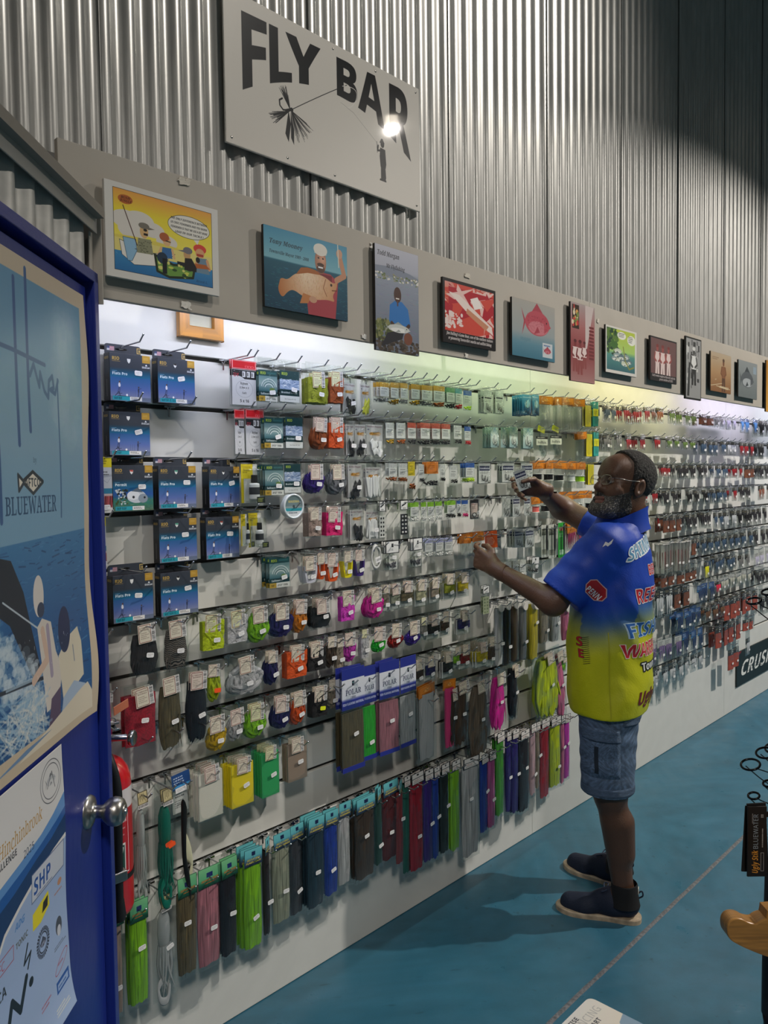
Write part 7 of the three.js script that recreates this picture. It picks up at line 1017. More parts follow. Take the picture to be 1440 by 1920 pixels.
for (const r of rows) {
  const [fn, name, cat, text_] = KIND[r.k], line_ = byRow[r.row], i = line_.indexOf(r), yh = H0 - PITCH * r.row, what = text_(r.c, r.note);
  const left = line_[i - 1], right = line_[i + 1], tries = [];
  if (left) tries.push(`${what}, ${RAIL[r.row]} rail, right of ${short(left)}`);
  else tries.push(`${what}, first on the ${RAIL[r.row]} rail by the door`);
  if (right) tries.push(`${what}, ${RAIL[r.row]} rail, left of ${short(right)}`);
  if (left && right) tries.push(`${what}, ${RAIL[r.row]} rail, between ${short(left)} and ${short(right)}`);
  for (let k = 1; k < line_.length; k++) tries.push(`${what}, ${RAIL[r.row]} rail, ${['first', 'second', 'third', 'fourth', 'fifth', 'sixth', 'seventh', 'eighth', 'ninth'][k - 1] ?? 'last'} such from the left`);
  const nth = line_.filter((q) => q.u <= r.u && KIND[q.k][3](q.c, q.note) === what).length;
  let label = tries.slice(0, 3).find((l) => !taken.has(l) && l.split(/\s+/).length <= 16) ?? `${what}, ${RAIL[r.row]} rail, ${['first', 'second', 'third', 'fourth', 'fifth', 'sixth', 'seventh'][nth - 1]} of its kind from left`;
  taken.add(label); r.label = label;
  const t = thing(name, label, cat, undefined, [r.u, yh, r.z]);
  B[fn](t, r.w, r.t - yh, r.b - yh, r.c, r.note, r.k);
  t.rotation.z = r.k === 'tail' && (r.c === 'acid' || r.c === 'pink') ? 0.10 : 0;
  t.rotation.y = r.k === 'box' ? (r.note === 'v' ? 0.12 : 0) : rr(-0.05, 0.05);
  // spare packets behind the front one on the same hook
  const group = `spares behind ${what.split(' ').slice(0, 5).join(' ')}, ${RAIL[r.row]} rail, ${nth}`.slice(0, 90);
  const room = r.z - 0.02, step = Math.min(0.0135, room / Math.max(1, r.n - 1));
  for (let k = 1; k < r.n; k++) {
    const o = t.clone(); o.name = numbered(name); o.position.z -= step * k; o.position.x += rr(-0.004, 0.004); o.position.y += rr(-0.003, 0.002); o.rotation.y = rr(-0.1, 0.1); scene.add(o);
    const ord = ['next', 'third', 'fourth', 'fifth', 'sixth'][k - 1]; let bl = `${ord} packet back on the hook of ${label}`; if (bl.split(/\s+/).length > 16) bl = `${ord} in line behind ${label}`; if (bl.split(/\s+/).length > 16 || labels.has(bl)) bl = `${ord} in line behind ${['first', 'second', 'third', 'fourth', 'fifth', 'sixth', 'seventh', 'eighth'][nth - 1]} ${what}, ${RAIL[r.row]} rail`;
    o.userData = {}; describe(o, bl, cat, group);
  }
  const near = hookSpots.some(([x, q]) => q === r.row && Math.abs(x - r.u) < 0.024);
  if (!near) {
    const ORD = ['first', 'second', 'third', 'fourth', 'fifth', 'sixth', 'seventh', 'eighth', 'ninth', 'tenth', 'eleventh', 'twelfth'];
    let h = `holding the ${short(r)} on the ${RAIL[r.row]} rail`;
    if (left && labels.has('chrome hook ' + h)) h = `holding the ${short(r)}, ${RAIL[r.row]} rail, next to ${short(left)}`;
    if (labels.has('chrome hook ' + h)) { const same = line_.filter((q) => short(q) === short(r)); h = `with the ${ORD[same.indexOf(r)]} ${short(r)} from left, ${RAIL[r.row]} rail`; }
    hook(r.u - (r.k === 'box' ? 0.012 : 0), r.row, h);
  }
}
hook(1.352, 0, 'hanging empty on the top rail, right of the fly line boxes');
hook(1.165, 1, 'hanging empty on the second rail, right of the single fly line box');
hook(3.245, 1, 'hanging empty with a clear tab, second rail, right of the clear pouches');

// ---------------------------------------------------------------- the lure section beyond the man: small clear packets, several to a hook
const LC = { bluegrey: 0x3a5068, red: 0x8f1a22, rust: 0x8a5440, green: 0x55702c, rustbrown: 0x74442f, grey: 0x6e6e6c, lavender: 0xb8b4c8, skyblue: 0x4a8ac4, black: 0x121214, clear: 0xb4b8ba, dark: 0x2c2a2e, casebox: 0xc9c2c0, yellow: 0xd8d414, pale: 0xb4b4a6, bluehead: 0x2a3a5c, pinkred: 0xe0304c, brick: 0x9a4534, brown: 0x6a4a34, purple: 0x6a5a80 };
const LS = { bluegrey: 'blue-grey', rustbrown: 'rusty brown', skyblue: 'sky blue', pinkred: 'pinkish red', bluehead: 'blue-headed', brick: 'brick red', casebox: 'clear' };
const lureGeos = [0, 1, 2].map((k) => { const l = []; for (let i = 0; i < 3; i++) l.push(tubeTaper([[-0.24 + i * 0.24, -0.3, 0.3], [-0.24 + i * 0.24, -0.55, 0.42], [-0.24 + i * 0.24 + rr(-0.05, 0.05), -0.8, 0.3], [-0.2 + i * 0.22, -0.97, 0.3]], 0.15, 8, 7)); return merge(l); });
const caseGeo = rbox(1, 1, 1, 0.03, 0, -0.5, 0);
let lureCount = 0; const farHooks = [];
LURES.trim().split('\n').forEach((l, q) => {
  const [c, row_, u0, u1, t0, b0, n_] = l.split(' '), row = +row_, a = +u0, b = +u1, top = +t0, bot = +b0, stack = Math.min(+n_, 2), h = Math.max(top - bot, 0.03), name = c === 'casebox' ? 'tackle_case' : 'lure_packet', say_ = LS[c] ?? c;
  const step = c === 'casebox' ? 0.075 : 0.106, m = Math.max(1, Math.round((b - a) / step)), w = Math.min((b - a) / m * 0.94, 0.092), yh = H0 - PITCH * row;
  let first;
  for (let i = 0; i < m; i++) {
    const x = a + (i + 0.5) * (b - a) / m;
    if (row < 3 || i % 2 === 0) farHooks.push([x, row]);
    for (let s = 0; s < stack; s++) {
      let t;
      const nth = m === 1 ? 'single' : i === 0 ? 'leftmost' : i === m - 1 ? 'rightmost' : ['second', 'third', 'fourth', 'fifth', 'sixth', 'seventh', 'eighth'][i - 1] ?? 'inner';
      const where = `${RAIL[row]} rail ${a < 3.7 ? 'above the man' : 'beyond the man'}`, kind_ = name === 'tackle_case' ? 'tackle case' : 'lure packet';
      const prior = LURES.trim().split('\n').slice(0, q).filter((z) => z.startsWith(`${c} ${row} `)).length;
      const lotName = `${prior ? ['second ', 'third ', 'fourth '][prior - 1] : ''}${say_} lot, ${where}`;
      const label = s === 0 ? `${nth} ${kind_} of the ${lotName}` : `${kind_} behind the ${nth} of the ${lotName}`;
      if (!first) {
        t = first = thing(name, label, name === 'tackle_case' ? 'case' : 'packet', lotName, [x, yh, 0.09]);
        const tt = top - yh, bb = bot - yh, lure = mat(LC[c], 0.4);
        if (c === 'casebox') { part(t, 'case_shell', caseGeo, M.clearHard, [0, tt, 0], [w, h, 0.022]); part(t, 'lid_rim', box(w, 0.004, 0.024, 0, tt - 0.006, 0), mat(0xcfcac8, 0.3)); part(t, 'lures_inside', lureGeos[0], mat(0x9a6a68, 0.4), [0, tt - 0.01, -0.006], [w * 0.9, h * 0.9, 0.016]); for (const fx of [-0.25, 0.25]) part(t, 'divider', box(0.0015, h * 0.92, 0.02, fx * w, (tt + bb) / 2, 0), mat(0xd8d4d2, 0.3)); }
        else { card(t, 'header_card', { bluehead: 'tackleBlue', skyblue: 'tackleBlue', lavender: 'tackleWhite', pale: 'tackleWhite', purple: 'tackleWhite' }[c] ?? 'tackleHead', w * 0.9, h * 0.34, 0, tt, 0.001); part(t, 'lures', c === 'brick' || c === 'rustbrown' ? slabGeos[q % 2] : lureGeos[q % 3], lure, [0, c === 'brick' || c === 'rustbrown' ? tt - h * 0.3 : tt, 0.001], [w * (c === 'brick' || c === 'rustbrown' ? 0.84 : 0.95), c === 'brick' || c === 'rustbrown' ? h * 0.7 : h, 0.016]); bag(t, w, Math.max(tt, 0) + 0.008, bb - 0.004, 0.018, 0.001); }
        sticker(t, w * 0.14, bb + h * 0.3, 0.011, 0);
      } else { t = first.clone(); t.name = numbered(name); t.position.set(x + rr(-0.006, 0.006), yh + rr(-0.004, 0.004), 0.09); scene.add(t); t.userData = {}; describe(t, label, name === 'tackle_case' ? 'case' : 'packet', lotName); }
      t.position.z = 0.115 - s * 0.045 - rr(0, 0.02); t.rotation.y = rr(-0.14, 0.1);
      if (name === 'lure_packet') lureCount++;
    }
  }
});
const NEAR_HOOKS = Math.max(0, 298 - used.get('display_hook'));
farHooks.slice(0, NEAR_HOOKS).forEach(([x, row], i, all) => {
  const nth = all.slice(0, i + 1).filter((h) => h[1] === row).length, ord = ['first', 'second', 'third', 'fourth', 'fifth', 'sixth', 'seventh', 'eighth', 'ninth', 'tenth', 'eleventh', 'twelfth', 'thirteenth', 'fourteenth', 'fifteenth', 'sixteenth', 'seventeenth', 'eighteenth', 'nineteenth', 'twentieth'];
  hook(x, row, `holding lure packets, ${nth > 20 ? 'twenty-' + (ord[nth - 21] ?? 'last') : ord[nth - 1]} along the ${RAIL[row]} rail past the yellow boards`);
});
{ const rest = farHooks.slice(NEAR_HOOKS), one = merge([hookRod, hookBracket]), im = new THREE.InstancedMesh(one, M.chrome, rest.length); rest.forEach(([x, row], i) => im.setMatrixAt(i, new THREE.Matrix4().makeTranslation(x, H0 - PITCH * row, 0.003))); im.name = numbered('display_hook'); im.userData.kind = 'stuff'; im.castShadow = true; describe(im, 'many chrome hooks on the lower rails of the far lure section', 'hooks'); scene.add(im); }
{ const m = part(scene, numbered('price_tag_strip'), rbox(0.06, 0.05, 0.002, 0.0006), M.black, [4.09, 0.40, 0.05]); describe(m, 'small black tag hanging low just right of the man’s shirt hem', 'tag'); part(m, 'tag_clip', bar([0, 0.02, 0], [0, 0.14, -0.03], 0.0012, 6), M.darkSteel); }
console.log('things', [...used.values()].reduce((a, b) => a + b, 0), 'lures', lureCount, 'hooks', used.get('display_hook'));
// ---------------------------------------------------------------- the man
const v3 = (a) => (Array.isArray(a) ? V(...a) : a);
// distance to a capsule whose radius runs from ra to rb
function capsule(a, b, ra, rb = ra) { a = v3(a); b = v3(b); const dx = b.x - a.x, dy = b.y - a.y, dz = b.z - a.z, L2 = dx * dx + dy * dy + dz * dz || 1e-9; return (x, y, z) => { const px = x - a.x, py = y - a.y, pz = z - a.z, t = clamp((px * dx + py * dy + pz * dz) / L2, 0, 1), qx = px - t * dx, qy = py - t * dy, qz = pz - t * dz; return Math.sqrt(qx * qx + qy * qy + qz * qz) - (ra + (rb - ra) * t); }; }
function ellipsoid(c, r) { return (x, y, z) => { const px = (x - c[0]) / r[0], py = (y - c[1]) / r[1], pz = (z - c[2]) / r[2], k = Math.sqrt(px * px + py * py + pz * pz), qx = px / r[0], qy = py / r[1], qz = pz / r[2], g = Math.sqrt(qx * qx + qy * qy + qz * qz) || 1e-9; return k < 1e-6 ? -Math.min(...r) : k * (k - 1) / g; }; }
const smin = (a, b, k) => { const h = Math.max(k - Math.abs(a - b), 0) / k; return Math.min(a, b) - h * h * k * 0.25; };
const smax = (a, b, k) => -smin(-a, -b, k);
const union = (list, k) => (x, y, z) => { let d = 1e9; for (const f of list) d = smin(d, f(x, y, z), k); return d; };
// surface nets: one vertex per cell the surface crosses
function skinOf(f, lo, hi, cellSize) {
  const n = [0, 1, 2].map((i) => Math.ceil((hi[i] - lo[i]) / cellSize) + 1), [nx, ny, nz] = n, F = new Float32Array(nx * ny * nz), id = (i, j, k) => i + nx * (j + ny * k);
  for (let k = 0; k < nz; k++) for (let j = 0; j < ny; j++) for (let i = 0; i < nx; i++) F[id(i, j, k)] = f(lo[0] + i * cellSize, lo[1] + j * cellSize, lo[2] + k * cellSize);
  const P = [], vert = new Int32Array(nx * ny * nz).fill(-1), I = [];
  for (let k = 0; k < nz - 1; k++) for (let j = 0; j < ny - 1; j++) for (let i = 0; i < nx - 1; i++) {
    let cnt = 0, sx = 0, sy = 0, sz = 0, neg = 0;
    const c = []; for (let q = 0; q < 8; q++) { const v = F[id(i + (q & 1), j + ((q >> 1) & 1), k + (q >> 2))]; c.push(v); if (v < 0) neg++; }
    if (neg === 0 || neg === 8) continue;
    for (let q = 0; q < 8; q++) for (let ax = 0; ax < 3; ax++) { const m = 1 << ax; if (q & m) continue; const a = c[q], b = c[q | m]; if ((a < 0) === (b < 0)) continue; const t = a / (a - b); sx += (q & 1) + (ax === 0 ? t : 0); sy += ((q >> 1) & 1) + (ax === 1 ? t : 0); sz += (q >> 2) + (ax === 2 ? t : 0); cnt++; }
    vert[id(i, j, k)] = P.length / 3; P.push(lo[0] + (i + sx / cnt) * cellSize, lo[1] + (j + sy / cnt) * cellSize, lo[2] + (k + sz / cnt) * cellSize);
  }
  const quad = (a, b, c, d, flip) => { if (a < 0 || b < 0 || c < 0 || d < 0) return; flip ? I.push(a, c, b, a, d, c) : I.push(a, b, c, a, c, d); };
  for (let k = 1; k < nz - 1; k++) for (let j = 1; j < ny - 1; j++) for (let i = 1; i < nx - 1; i++) {
    const s = F[id(i, j, k)] < 0;
    if (s !== F[id(i + 1, j, k)] < 0) quad(vert[id(i, j - 1, k - 1)], vert[id(i, j, k - 1)], vert[id(i, j, k)], vert[id(i, j - 1, k)], !s);
    if (s !== F[id(i, j + 1, k)] < 0) quad(vert[id(i - 1, j, k - 1)], vert[id(i - 1, j, k)], vert[id(i, j, k)], vert[id(i, j, k - 1)], !s);
    if (s !== F[id(i, j, k + 1)] < 0) quad(vert[id(i - 1, j - 1, k)], vert[id(i, j - 1, k)], vert[id(i, j, k)], vert[id(i - 1, j, k)], !s);
  }
  const g = new THREE.BufferGeometry(), N = [], e = cellSize * 0.35; g.setAttribute('position', new THREE.Float32BufferAttribute(P, 3)); g.setIndex(I);
  for (let i = 0; i < P.length; i += 3) { const [x, y, z] = [P[i], P[i + 1], P[i + 2]], q = V(f(x + e, y, z) - f(x - e, y, z), f(x, y + e, z) - f(x, y - e, z), f(x, y, z + e) - f(x, y, z - e)).normalize(); N.push(q.x, q.y, q.z); }
  g.setAttribute('normal', new THREE.Float32BufferAttribute(N, 3));
  const uv = []; for (let i = 0; i < P.length; i += 3) uv.push((P[i] + P[i + 2]) * 3, P[i + 1] * 3); g.setAttribute('uv', new THREE.Float32BufferAttribute(uv, 2)); return g;
}
function tint(g, f) { const p = g.attributes.position, c = [], col = new THREE.Color(); for (let i = 0; i < p.count; i++) { f(col, p.getX(i), p.getY(i), p.getZ(i)); c.push(col.r, col.g, col.b); } g.setAttribute('color', new THREE.Float32BufferAttribute(c, 3)); return g; }
// a patch of print or cloth that lies on a body: a grid in a plane, each point carried along `towards` to the surface
function patch(f, at, right, up, w, h, towards, lift = 0.0012, nx = 24, ny = 24, shape) {
  const P = [], U = [], I = [], ok = [], r = v3(right).normalize(), u = v3(up).normalize(), d = v3(towards).normalize(), o = v3(at);
  for (let j = 0; j <= ny; j++) for (let i = 0; i <= nx; i++) {
    const s = i / nx - 0.5, t = j / ny - 0.5, p = o.clone().addScaledVector(r, s * w).addScaledVector(u, t * h); let q = 0, dist = 1;
    for (let it = 0; it < 60 && q < 0.5; it++) { dist = f(p.x, p.y, p.z); if (dist < 0.0006) break; const st = Math.max(dist * 0.7, 0.0004); p.addScaledVector(d, st); q += st; }
    const L = lift * (shape ? shape(s, t) : 1); p.addScaledVector(d, -L); ok.push(dist < 0.004); P.push(p.x, p.y, p.z); U.push(s + 0.5, t + 0.5);
  }
  const W = nx + 1; for (let j = 0; j < ny; j++) for (let i = 0; i < nx; i++) { const a = j * W + i, b = a + 1, c = a + W, e = c + 1; if (ok[a] && ok[b] && ok[c] && ok[e]) I.push(a, b, c, b, e, c); }
  const g = new THREE.BufferGeometry(); g.setAttribute('position', new THREE.Float32BufferAttribute(P, 3)); g.setAttribute('uv', new THREE.Float32BufferAttribute(U, 2)); g.setIndex(I); g.computeVertexNormals(); return g;
}
{
  const man = thing('person', 'bald bearded man in a blue and yellow printed shirt and denim shorts reaching for packets', 'person', undefined, [2.745, 0, 0.54]);
  const O = [-2.745, 0, -0.54];
  const wear = (name, g, m, parent = man) => { const o = part(parent, name, g, m, parent === man ? O : undefined); return o; };
  const FW = V(-0.42, 0, -0.907), LF = V(-0.907, 0, 0.42);
  const off = (c, l, y, f) => [c[0] + LF.x * l + FW.x * f, y, c[2] + LF.z * l + FW.z * f];
  const pelvis = [2.735, 0.9, 0.545], chest = [2.785, 1.40, 0.515];
  const J = {
    shL: [2.615, 1.425, 0.585], elL: [2.487, 1.215, 0.45], wrL: [2.430, 1.332, 0.226], shR: [2.95, 1.445, 0.43], elR: [2.905, 1.548, 0.238], wrR: [2.690, 1.633, 0.268],
    hipL: [2.655, 0.88, 0.585], knL: [2.640, 0.49, 0.60], anL: [2.672, 0.085, 0.642], hipR: [2.83, 0.88, 0.505], knR: [2.868, 0.49, 0.455], anR: [2.880, 0.085, 0.515], neck: [2.815, 1.475, 0.575],
  };
  // head frame: x forward, y up, z to his left
  const pitch = 0.19, hx0 = V(-0.90, 0, -0.435).normalize(), hy0 = V(0, 1, 0), hx = hx0.clone().multiplyScalar(Math.cos(pitch)).addScaledVector(hy0, Math.sin(pitch)), hy = hy0.clone().multiplyScalar(Math.cos(pitch)).addScaledVector(hx0, -Math.sin(pitch)), hz = V().crossVectors(hx, hy).multiplyScalar(-1);
  const HC = V(2.790, 1.652, 0.582), HS = 1.06;
  const toHead = (x, y, z) => { const px = x - HC.x, py = y - HC.y, pz = z - HC.z; return [(px * hx.x + py * hx.y + pz * hx.z) / HS, (px * hy.x + py * hy.y + pz * hy.z) / HS, (px * hz.x + py * hz.y + pz * hz.z) / HS]; };
  const fromHead = (x, y, z) => HC.clone().addScaledVector(hx, x * HS).addScaledVector(hy, y * HS).addScaledVector(hz, z * HS);
  const earS = (s) => { const e = ellipsoid([-0.012, -0.016, s * 0.079], [0.02, 0.034, 0.011]), bowl = ellipsoid([-0.008, -0.014, s * 0.09], [0.011, 0.02, 0.010]); return (x, y, z) => smax(e(x + y * 0.2 * 1, y, z), -bowl(x + y * 0.2, y, z), 0.006); };
  const skullParts = [ellipsoid([-0.014, 0.032, 0], [0.100, 0.088, 0.077]), ellipsoid([0.03, -0.03, 0], [0.064, 0.088, 0.062]), ellipsoid([0.03, -0.078, 0], [0.056, 0.040, 0.052]), capsule([0.080, 0.020, -0.032], [0.080, 0.020, 0.032], 0.012), ellipsoid([0.058, 0.045, 0], [0.04, 0.045, 0.055])];
  const skull = union(skullParts, 0.022), nose = union([capsule([0.090, 0.006, 0], [0.113, -0.032, 0], 0.008, 0.0135), capsule([0.100, -0.037, -0.014], [0.100, -0.037, 0.014], 0.0105)], 0.012), cheeks = union([capsule([0.062, -0.036, 0.043], [0.07, -0.045, 0.034], 0.022), capsule([0.062, -0.036, -0.043], [0.07, -0.045, -0.034], 0.022)], 0.02);
  const upperLip = capsule([0.094, -0.069, -0.019], [0.094, -0.069, 0.019], 0.0085), lowerLip = capsule([0.092, -0.085, -0.017], [0.092, -0.085, 0.017], 0.0095), chin = capsule([0.07, -0.105, -0.008], [0.07, -0.105, 0.008], 0.027), sockets = [ellipsoid([0.097, -0.002, 0.031], [0.017, 0.013, 0.019]), ellipsoid([0.097, -0.002, -0.031], [0.017, 0.013, 0.019])], ears = [earS(1), earS(-1)], throat = capsule([-0.03, -0.06, 0], [-0.055, -0.20, 0], 0.057, 0.062);
  const headLocal = (x, y, z) => { let d = smin(skull(x, y, z), cheeks(x, y, z), 0.025); d = smin(d, chin(x, y, z), 0.03); for (const s of sockets) d = smax(d, -s(x, y, z), 0.012); d = smin(d, nose(x, y, z), 0.016); const lips = Math.min(upperLip(x, y, z), lowerLip(x, y, z)); d = smin(d, lips, 0.006); for (const e of ears) d = smin(d, e(x, y, z), 0.008); return smin(d, throat(x, y, z), 0.03); };
  const headF = (x, y, z) => { const p = toHead(x, y, z); return headLocal(...p) * HS; };
  // hands: palm of four joined bones, five fingers that bend towards -Y, thumb on the +Z side
  function hand(wrist, X, Zt, flex, thumb, spread = 1) {
    const x = v3(X).normalize(), z = v3(Zt).addScaledVector(x, -v3(Zt).dot(x)).normalize(); return (Y) => {
      const y = v3(Y), w = v3(wrist), at = (p) => w.clone().addScaledVector(x, p[0]).addScaledVector(y, p[1]).addScaledVector(z, p[2]);
      const palm = [], list = [], tips = [], zs = [0.030, 0.010, -0.010, -0.028], len = [[0.045, 0.027, 0.021], [0.049, 0.031, 0.022], [0.045, 0.029, 0.021], [0.036, 0.022, 0.018]], mcp = [0.086, 0.088, 0.083, 0.076], rad = [0.0092, 0.0095, 0.009, 0.0078];
      palm.push(capsule(at([-0.03, 0, 0.006]), at([0.012, 0, 0.006]), 0.023, 0.021), capsule(at([-0.03, 0, -0.008]), at([0.012, 0, -0.006]), 0.023, 0.021));
      zs.forEach((q, i) => palm.push(capsule(at([0.008, -0.002, q * 0.6]), at([mcp[i], -0.001, q]), 0.0155, 0.0125)));
      palm.push(capsule(at([0.015, -0.008, 0.02]), at([0.05, -0.012, 0.036]), 0.016, 0.012));
      const P_ = union(palm, 0.014);
      const fingers = zs.map((q, i) => { let p = [mcp[i] - 0.004, 0, q], a = 0; const segs = []; len[i].forEach((L, k) => { a += flex[i][k]; const n = [p[0] + Math.cos(a) * L, p[1] - Math.sin(a) * L, p[2] + (q * 0.10 * spread) * (k + 1) / 3]; segs.push(capsule(at(p), at(n), rad[i] * (1.05 - k * 0.1), rad[i] * (0.98 - k * 0.12))); p = n; }); tips.push([at(p), a, i]); return union(segs, 0.004); });
      const t = thumb.map((p) => at(p)); fingers.push(union([capsule(t[0], t[1], 0.0145, 0.0118), capsule(t[1], t[2], 0.0112, 0.0105), capsule(t[2], t[3], 0.0105, 0.0088)], 0.006));
      const f = (a, b, c) => { let d = P_(a, b, c); let m = 1e9; for (const g of fingers) m = Math.min(m, g(a, b, c)); return smin(d, m, 0.009); };
      return { f, at, tips, thumbTip: t[3], x, y, z };
    };
  }
  const XL = V(-0.10, 0.42, -0.90), ZL = V(0.12, 0.9, 0.42);
  const handL = (() => { const x = XL.clone().normalize(), z = ZL.clone().addScaledVector(x, -ZL.dot(x)).normalize(), y = V().crossVectors(z, x); return hand(J.wrL, XL, ZL, [[0.5, 0.6, 0.35], [0.75, 0.8, 0.5], [0.9, 0.95, 0.5], [1.0, 1.0, 0.5]], [[0.022, -0.008, 0.026], [0.050, -0.016, 0.050], [0.080, -0.030, 0.053], [0.104, -0.044, 0.044]])(y); })();
  const XR = V(-0.80, 0.16, -0.58), ZR = V(-0.1, 0.93, 0.36);
  const handR = (() => { const x = XR.clone().normalize(), z = ZR.clone().addScaledVector(x, -ZR.dot(x)).normalize(), y = V().crossVectors(x, z); return hand(J.wrR, XR, ZR, [[0.35, 0.55, 0.35], [0.55, 0.75, 0.45], [0.8, 0.9, 0.5], [0.95, 1.0, 0.5]], [[0.022, -0.010, 0.024], [0.050, -0.028, 0.044], [0.080, -0.046, 0.044], [0.105, -0.056, 0.036]])(y); })();
  const neckBase = J.neck, bodyParts = [
    capsule(J.shL, J.elL, 0.056, 0.046), capsule(J.elL, J.wrL, 0.047, 0.029), capsule(J.shR, J.elR, 0.056, 0.046), capsule(J.elR, J.wrR, 0.044, 0.029),
    capsule([2.52, 1.255, 0.36], [2.48, 1.262, 0.34], 0.02, 0.02), capsule(J.hipL, J.knL, 0.085, 0.060), capsule(J.hipR, J.knR, 0.085, 0.060),
    capsule(J.knL, J.anL, 0.056, 0.038), capsule(J.knR, J.anR, 0.056, 0.038), capsule([2.655, 0.375, 0.636], [2.664, 0.26, 0.648], 0.051, 0.036), capsule([2.872, 0.375, 0.495], [2.878, 0.26, 0.515], 0.051, 0.036),
    capsule(J.shL, J.shR, 0.05), capsule(chest, pelvis, 0.085, 0.11), capsule([chest[0], 1.25, chest[2] + 0.02], [chest[0], 1.33, chest[2] + 0.02], 0.10), capsule(off(pelvis, 0.06, 0.88, 0), off(pelvis, -0.06, 0.88, 0), 0.12),
    capsule(neckBase, fromHead(-0.04, -0.08, 0), 0.064, 0.060),
    capsule(J.anL, [2.64, 0.05, 0.56], 0.036, 0.03), capsule(J.anR, [2.885, 0.05, 0.43], 0.036, 0.03),
  ];
  const bodyF0 = union(bodyParts, 0.035), bodyF = (x, y, z) => bodyF0(x, y, z);
  const armCut = (x, y, z) => Math.min(Math.hypot(x - J.wrL[0], y - J.wrL[1], z - J.wrL[2]), Math.hypot(x - J.wrR[0], y - J.wrR[1], z - J.wrR[2]));
  const coarse = skinOf(bodyF, [2.38, 0.0, 0.10], [3.04, 1.62, 0.76], 0.012);
  const near = (p, r) => [[p[0] - r, p[1] - r, p[2] - r], [p[0] + r, p[1] + r, p[2] + r]];
  const withArm = (H, a, b) => { const arm = capsule(a, b, 0.047, 0.029); return (x, y, z) => smin(H.f(x, y, z), arm(x, y, z), 0.015); };
  const box3 = (H, wr) => { const c = H.at([0.07, -0.02, 0.005]).toArray(); return near(c, 0.115); };
  const fL = withArm(handL, J.elL, J.wrL), fR = withArm(handR, J.elR, J.wrR);
  const hl = skinOf(fL, ...box3(handL), 0.0032), hr = skinOf(fR, ...box3(handR), 0.0032), hd = skinOf(headF, ...near(HC.clone().addScaledVector(hy, -0.03).toArray(), 0.175), 0.0034);
  const all = mergeGeometries([coarse, hl, hr, hd]);
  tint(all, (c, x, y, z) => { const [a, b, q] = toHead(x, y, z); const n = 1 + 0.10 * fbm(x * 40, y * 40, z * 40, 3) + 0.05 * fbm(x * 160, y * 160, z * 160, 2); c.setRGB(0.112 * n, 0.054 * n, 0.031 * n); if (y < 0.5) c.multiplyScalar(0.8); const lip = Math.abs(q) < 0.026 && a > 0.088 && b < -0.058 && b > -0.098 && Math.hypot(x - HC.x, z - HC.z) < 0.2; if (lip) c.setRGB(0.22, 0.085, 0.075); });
  const skin = new THREE.MeshPhysicalMaterial({ vertexColors: true, roughness: 0.46, bumpMap: T.woolBump, bumpScale: 0.0006, clearcoat: 0.04, clearcoatRoughness: 0.5 });
  wear('body', all, skin);
  // nails
  for (const H of [handL, handR]) { const nail = mat(0x8a6250, 0.3); for (const [p, a, i] of H.tips) { const d = H.x.clone().multiplyScalar(Math.cos(a)).addScaledVector(H.y, -Math.sin(a)), u = H.y.clone().multiplyScalar(Math.cos(a)).addScaledVector(H.x, Math.sin(a)); const m = part(man, 'fingernail', new THREE.SphereGeometry(1, 10, 8), nail); m.scale.set(0.0062, 0.0018, 0.0052); m.quaternion.setFromRotationMatrix(new THREE.Matrix4().makeBasis(d, u, V().crossVectors(d, u))); m.position.copy(p).addScaledVector(u, 0.0068).add(V(...O)); } }
  // eyes
  for (const s of [1, -1]) { const e = part(man, 'eye', new THREE.SphereGeometry(0.0125 * HS, 18, 14), mat(0x94877b, 0.25)); e.position.copy(fromHead(0.0795, -0.003, s * 0.031)).add(V(...O)); const ir = part(e, 'iris', new THREE.SphereGeometry(0.0065 * HS, 14, 10), mat(0x1c120c, 0.1)); ir.position.copy(hx).multiplyScalar(0.0078 * HS).addScaledVector(hy, -0.001); const lid = part(man, 'eyelid', new THREE.SphereGeometry(0.0142 * HS, 18, 10, 0, 6.2832, 0, 1.5), new THREE.MeshStandardMaterial({ color: new THREE.Color(0.095, 0.046, 0.027), roughness: 0.5 })); lid.position.copy(e.position); lid.quaternion.setFromUnitVectors(V(0, 1, 0), hy.clone().addScaledVector(hx, 0.25).normalize()); }
  for (const s of [1, -1]) part(man, 'eyebrow', tubeTaper([[0.094, 0.020, s * 0.012], [0.0945, 0.026, s * 0.026], [0.086, 0.025, s * 0.042], [0.074, 0.016, s * 0.054]].map((p) => fromHead(...p).add(V(...O)).toArray()), 0.0042, 14, 7), mat(0x1c1815, 0.9));
  // hair and beard: fuzzy shells over the skull with salt-and-pepper strands
  const hairMask = (x, y, z) => Math.max(x - (y > 0.075 ? lerp(0.022, 0.045, clamp((y - 0.075) / 0.04, 0, 1)) : 0.022 + 0.05 * clamp(-y - 0.0, 0, 0.02)), -(y + 0.075 + 0.25 * clamp(-x - 0.02, 0, 0.06)) * 0.9, -(y + 0.03 + (x < -0.028 ? 0.3 : 0)) * 0.9);
  const hairLocal = (x, y, z) => { const n = fbm(x * 130, y * 130, z * 130, 2), t = 0.0072 + 0.0034 * n; const earHole = Math.min(...[1, -1].map((s) => Math.hypot((x + 0.012) * 1.0, (y + 0.016) * 0.72, (z - s * 0.08)) - 0.027)); return smax(smax(skull(x, y, z) - t, hairMask(x, y, z), 0.008), -earHole, 0.006); };
  const hairF = (x, y, z) => hairLocal(...toHead(x, y, z)) * HS;
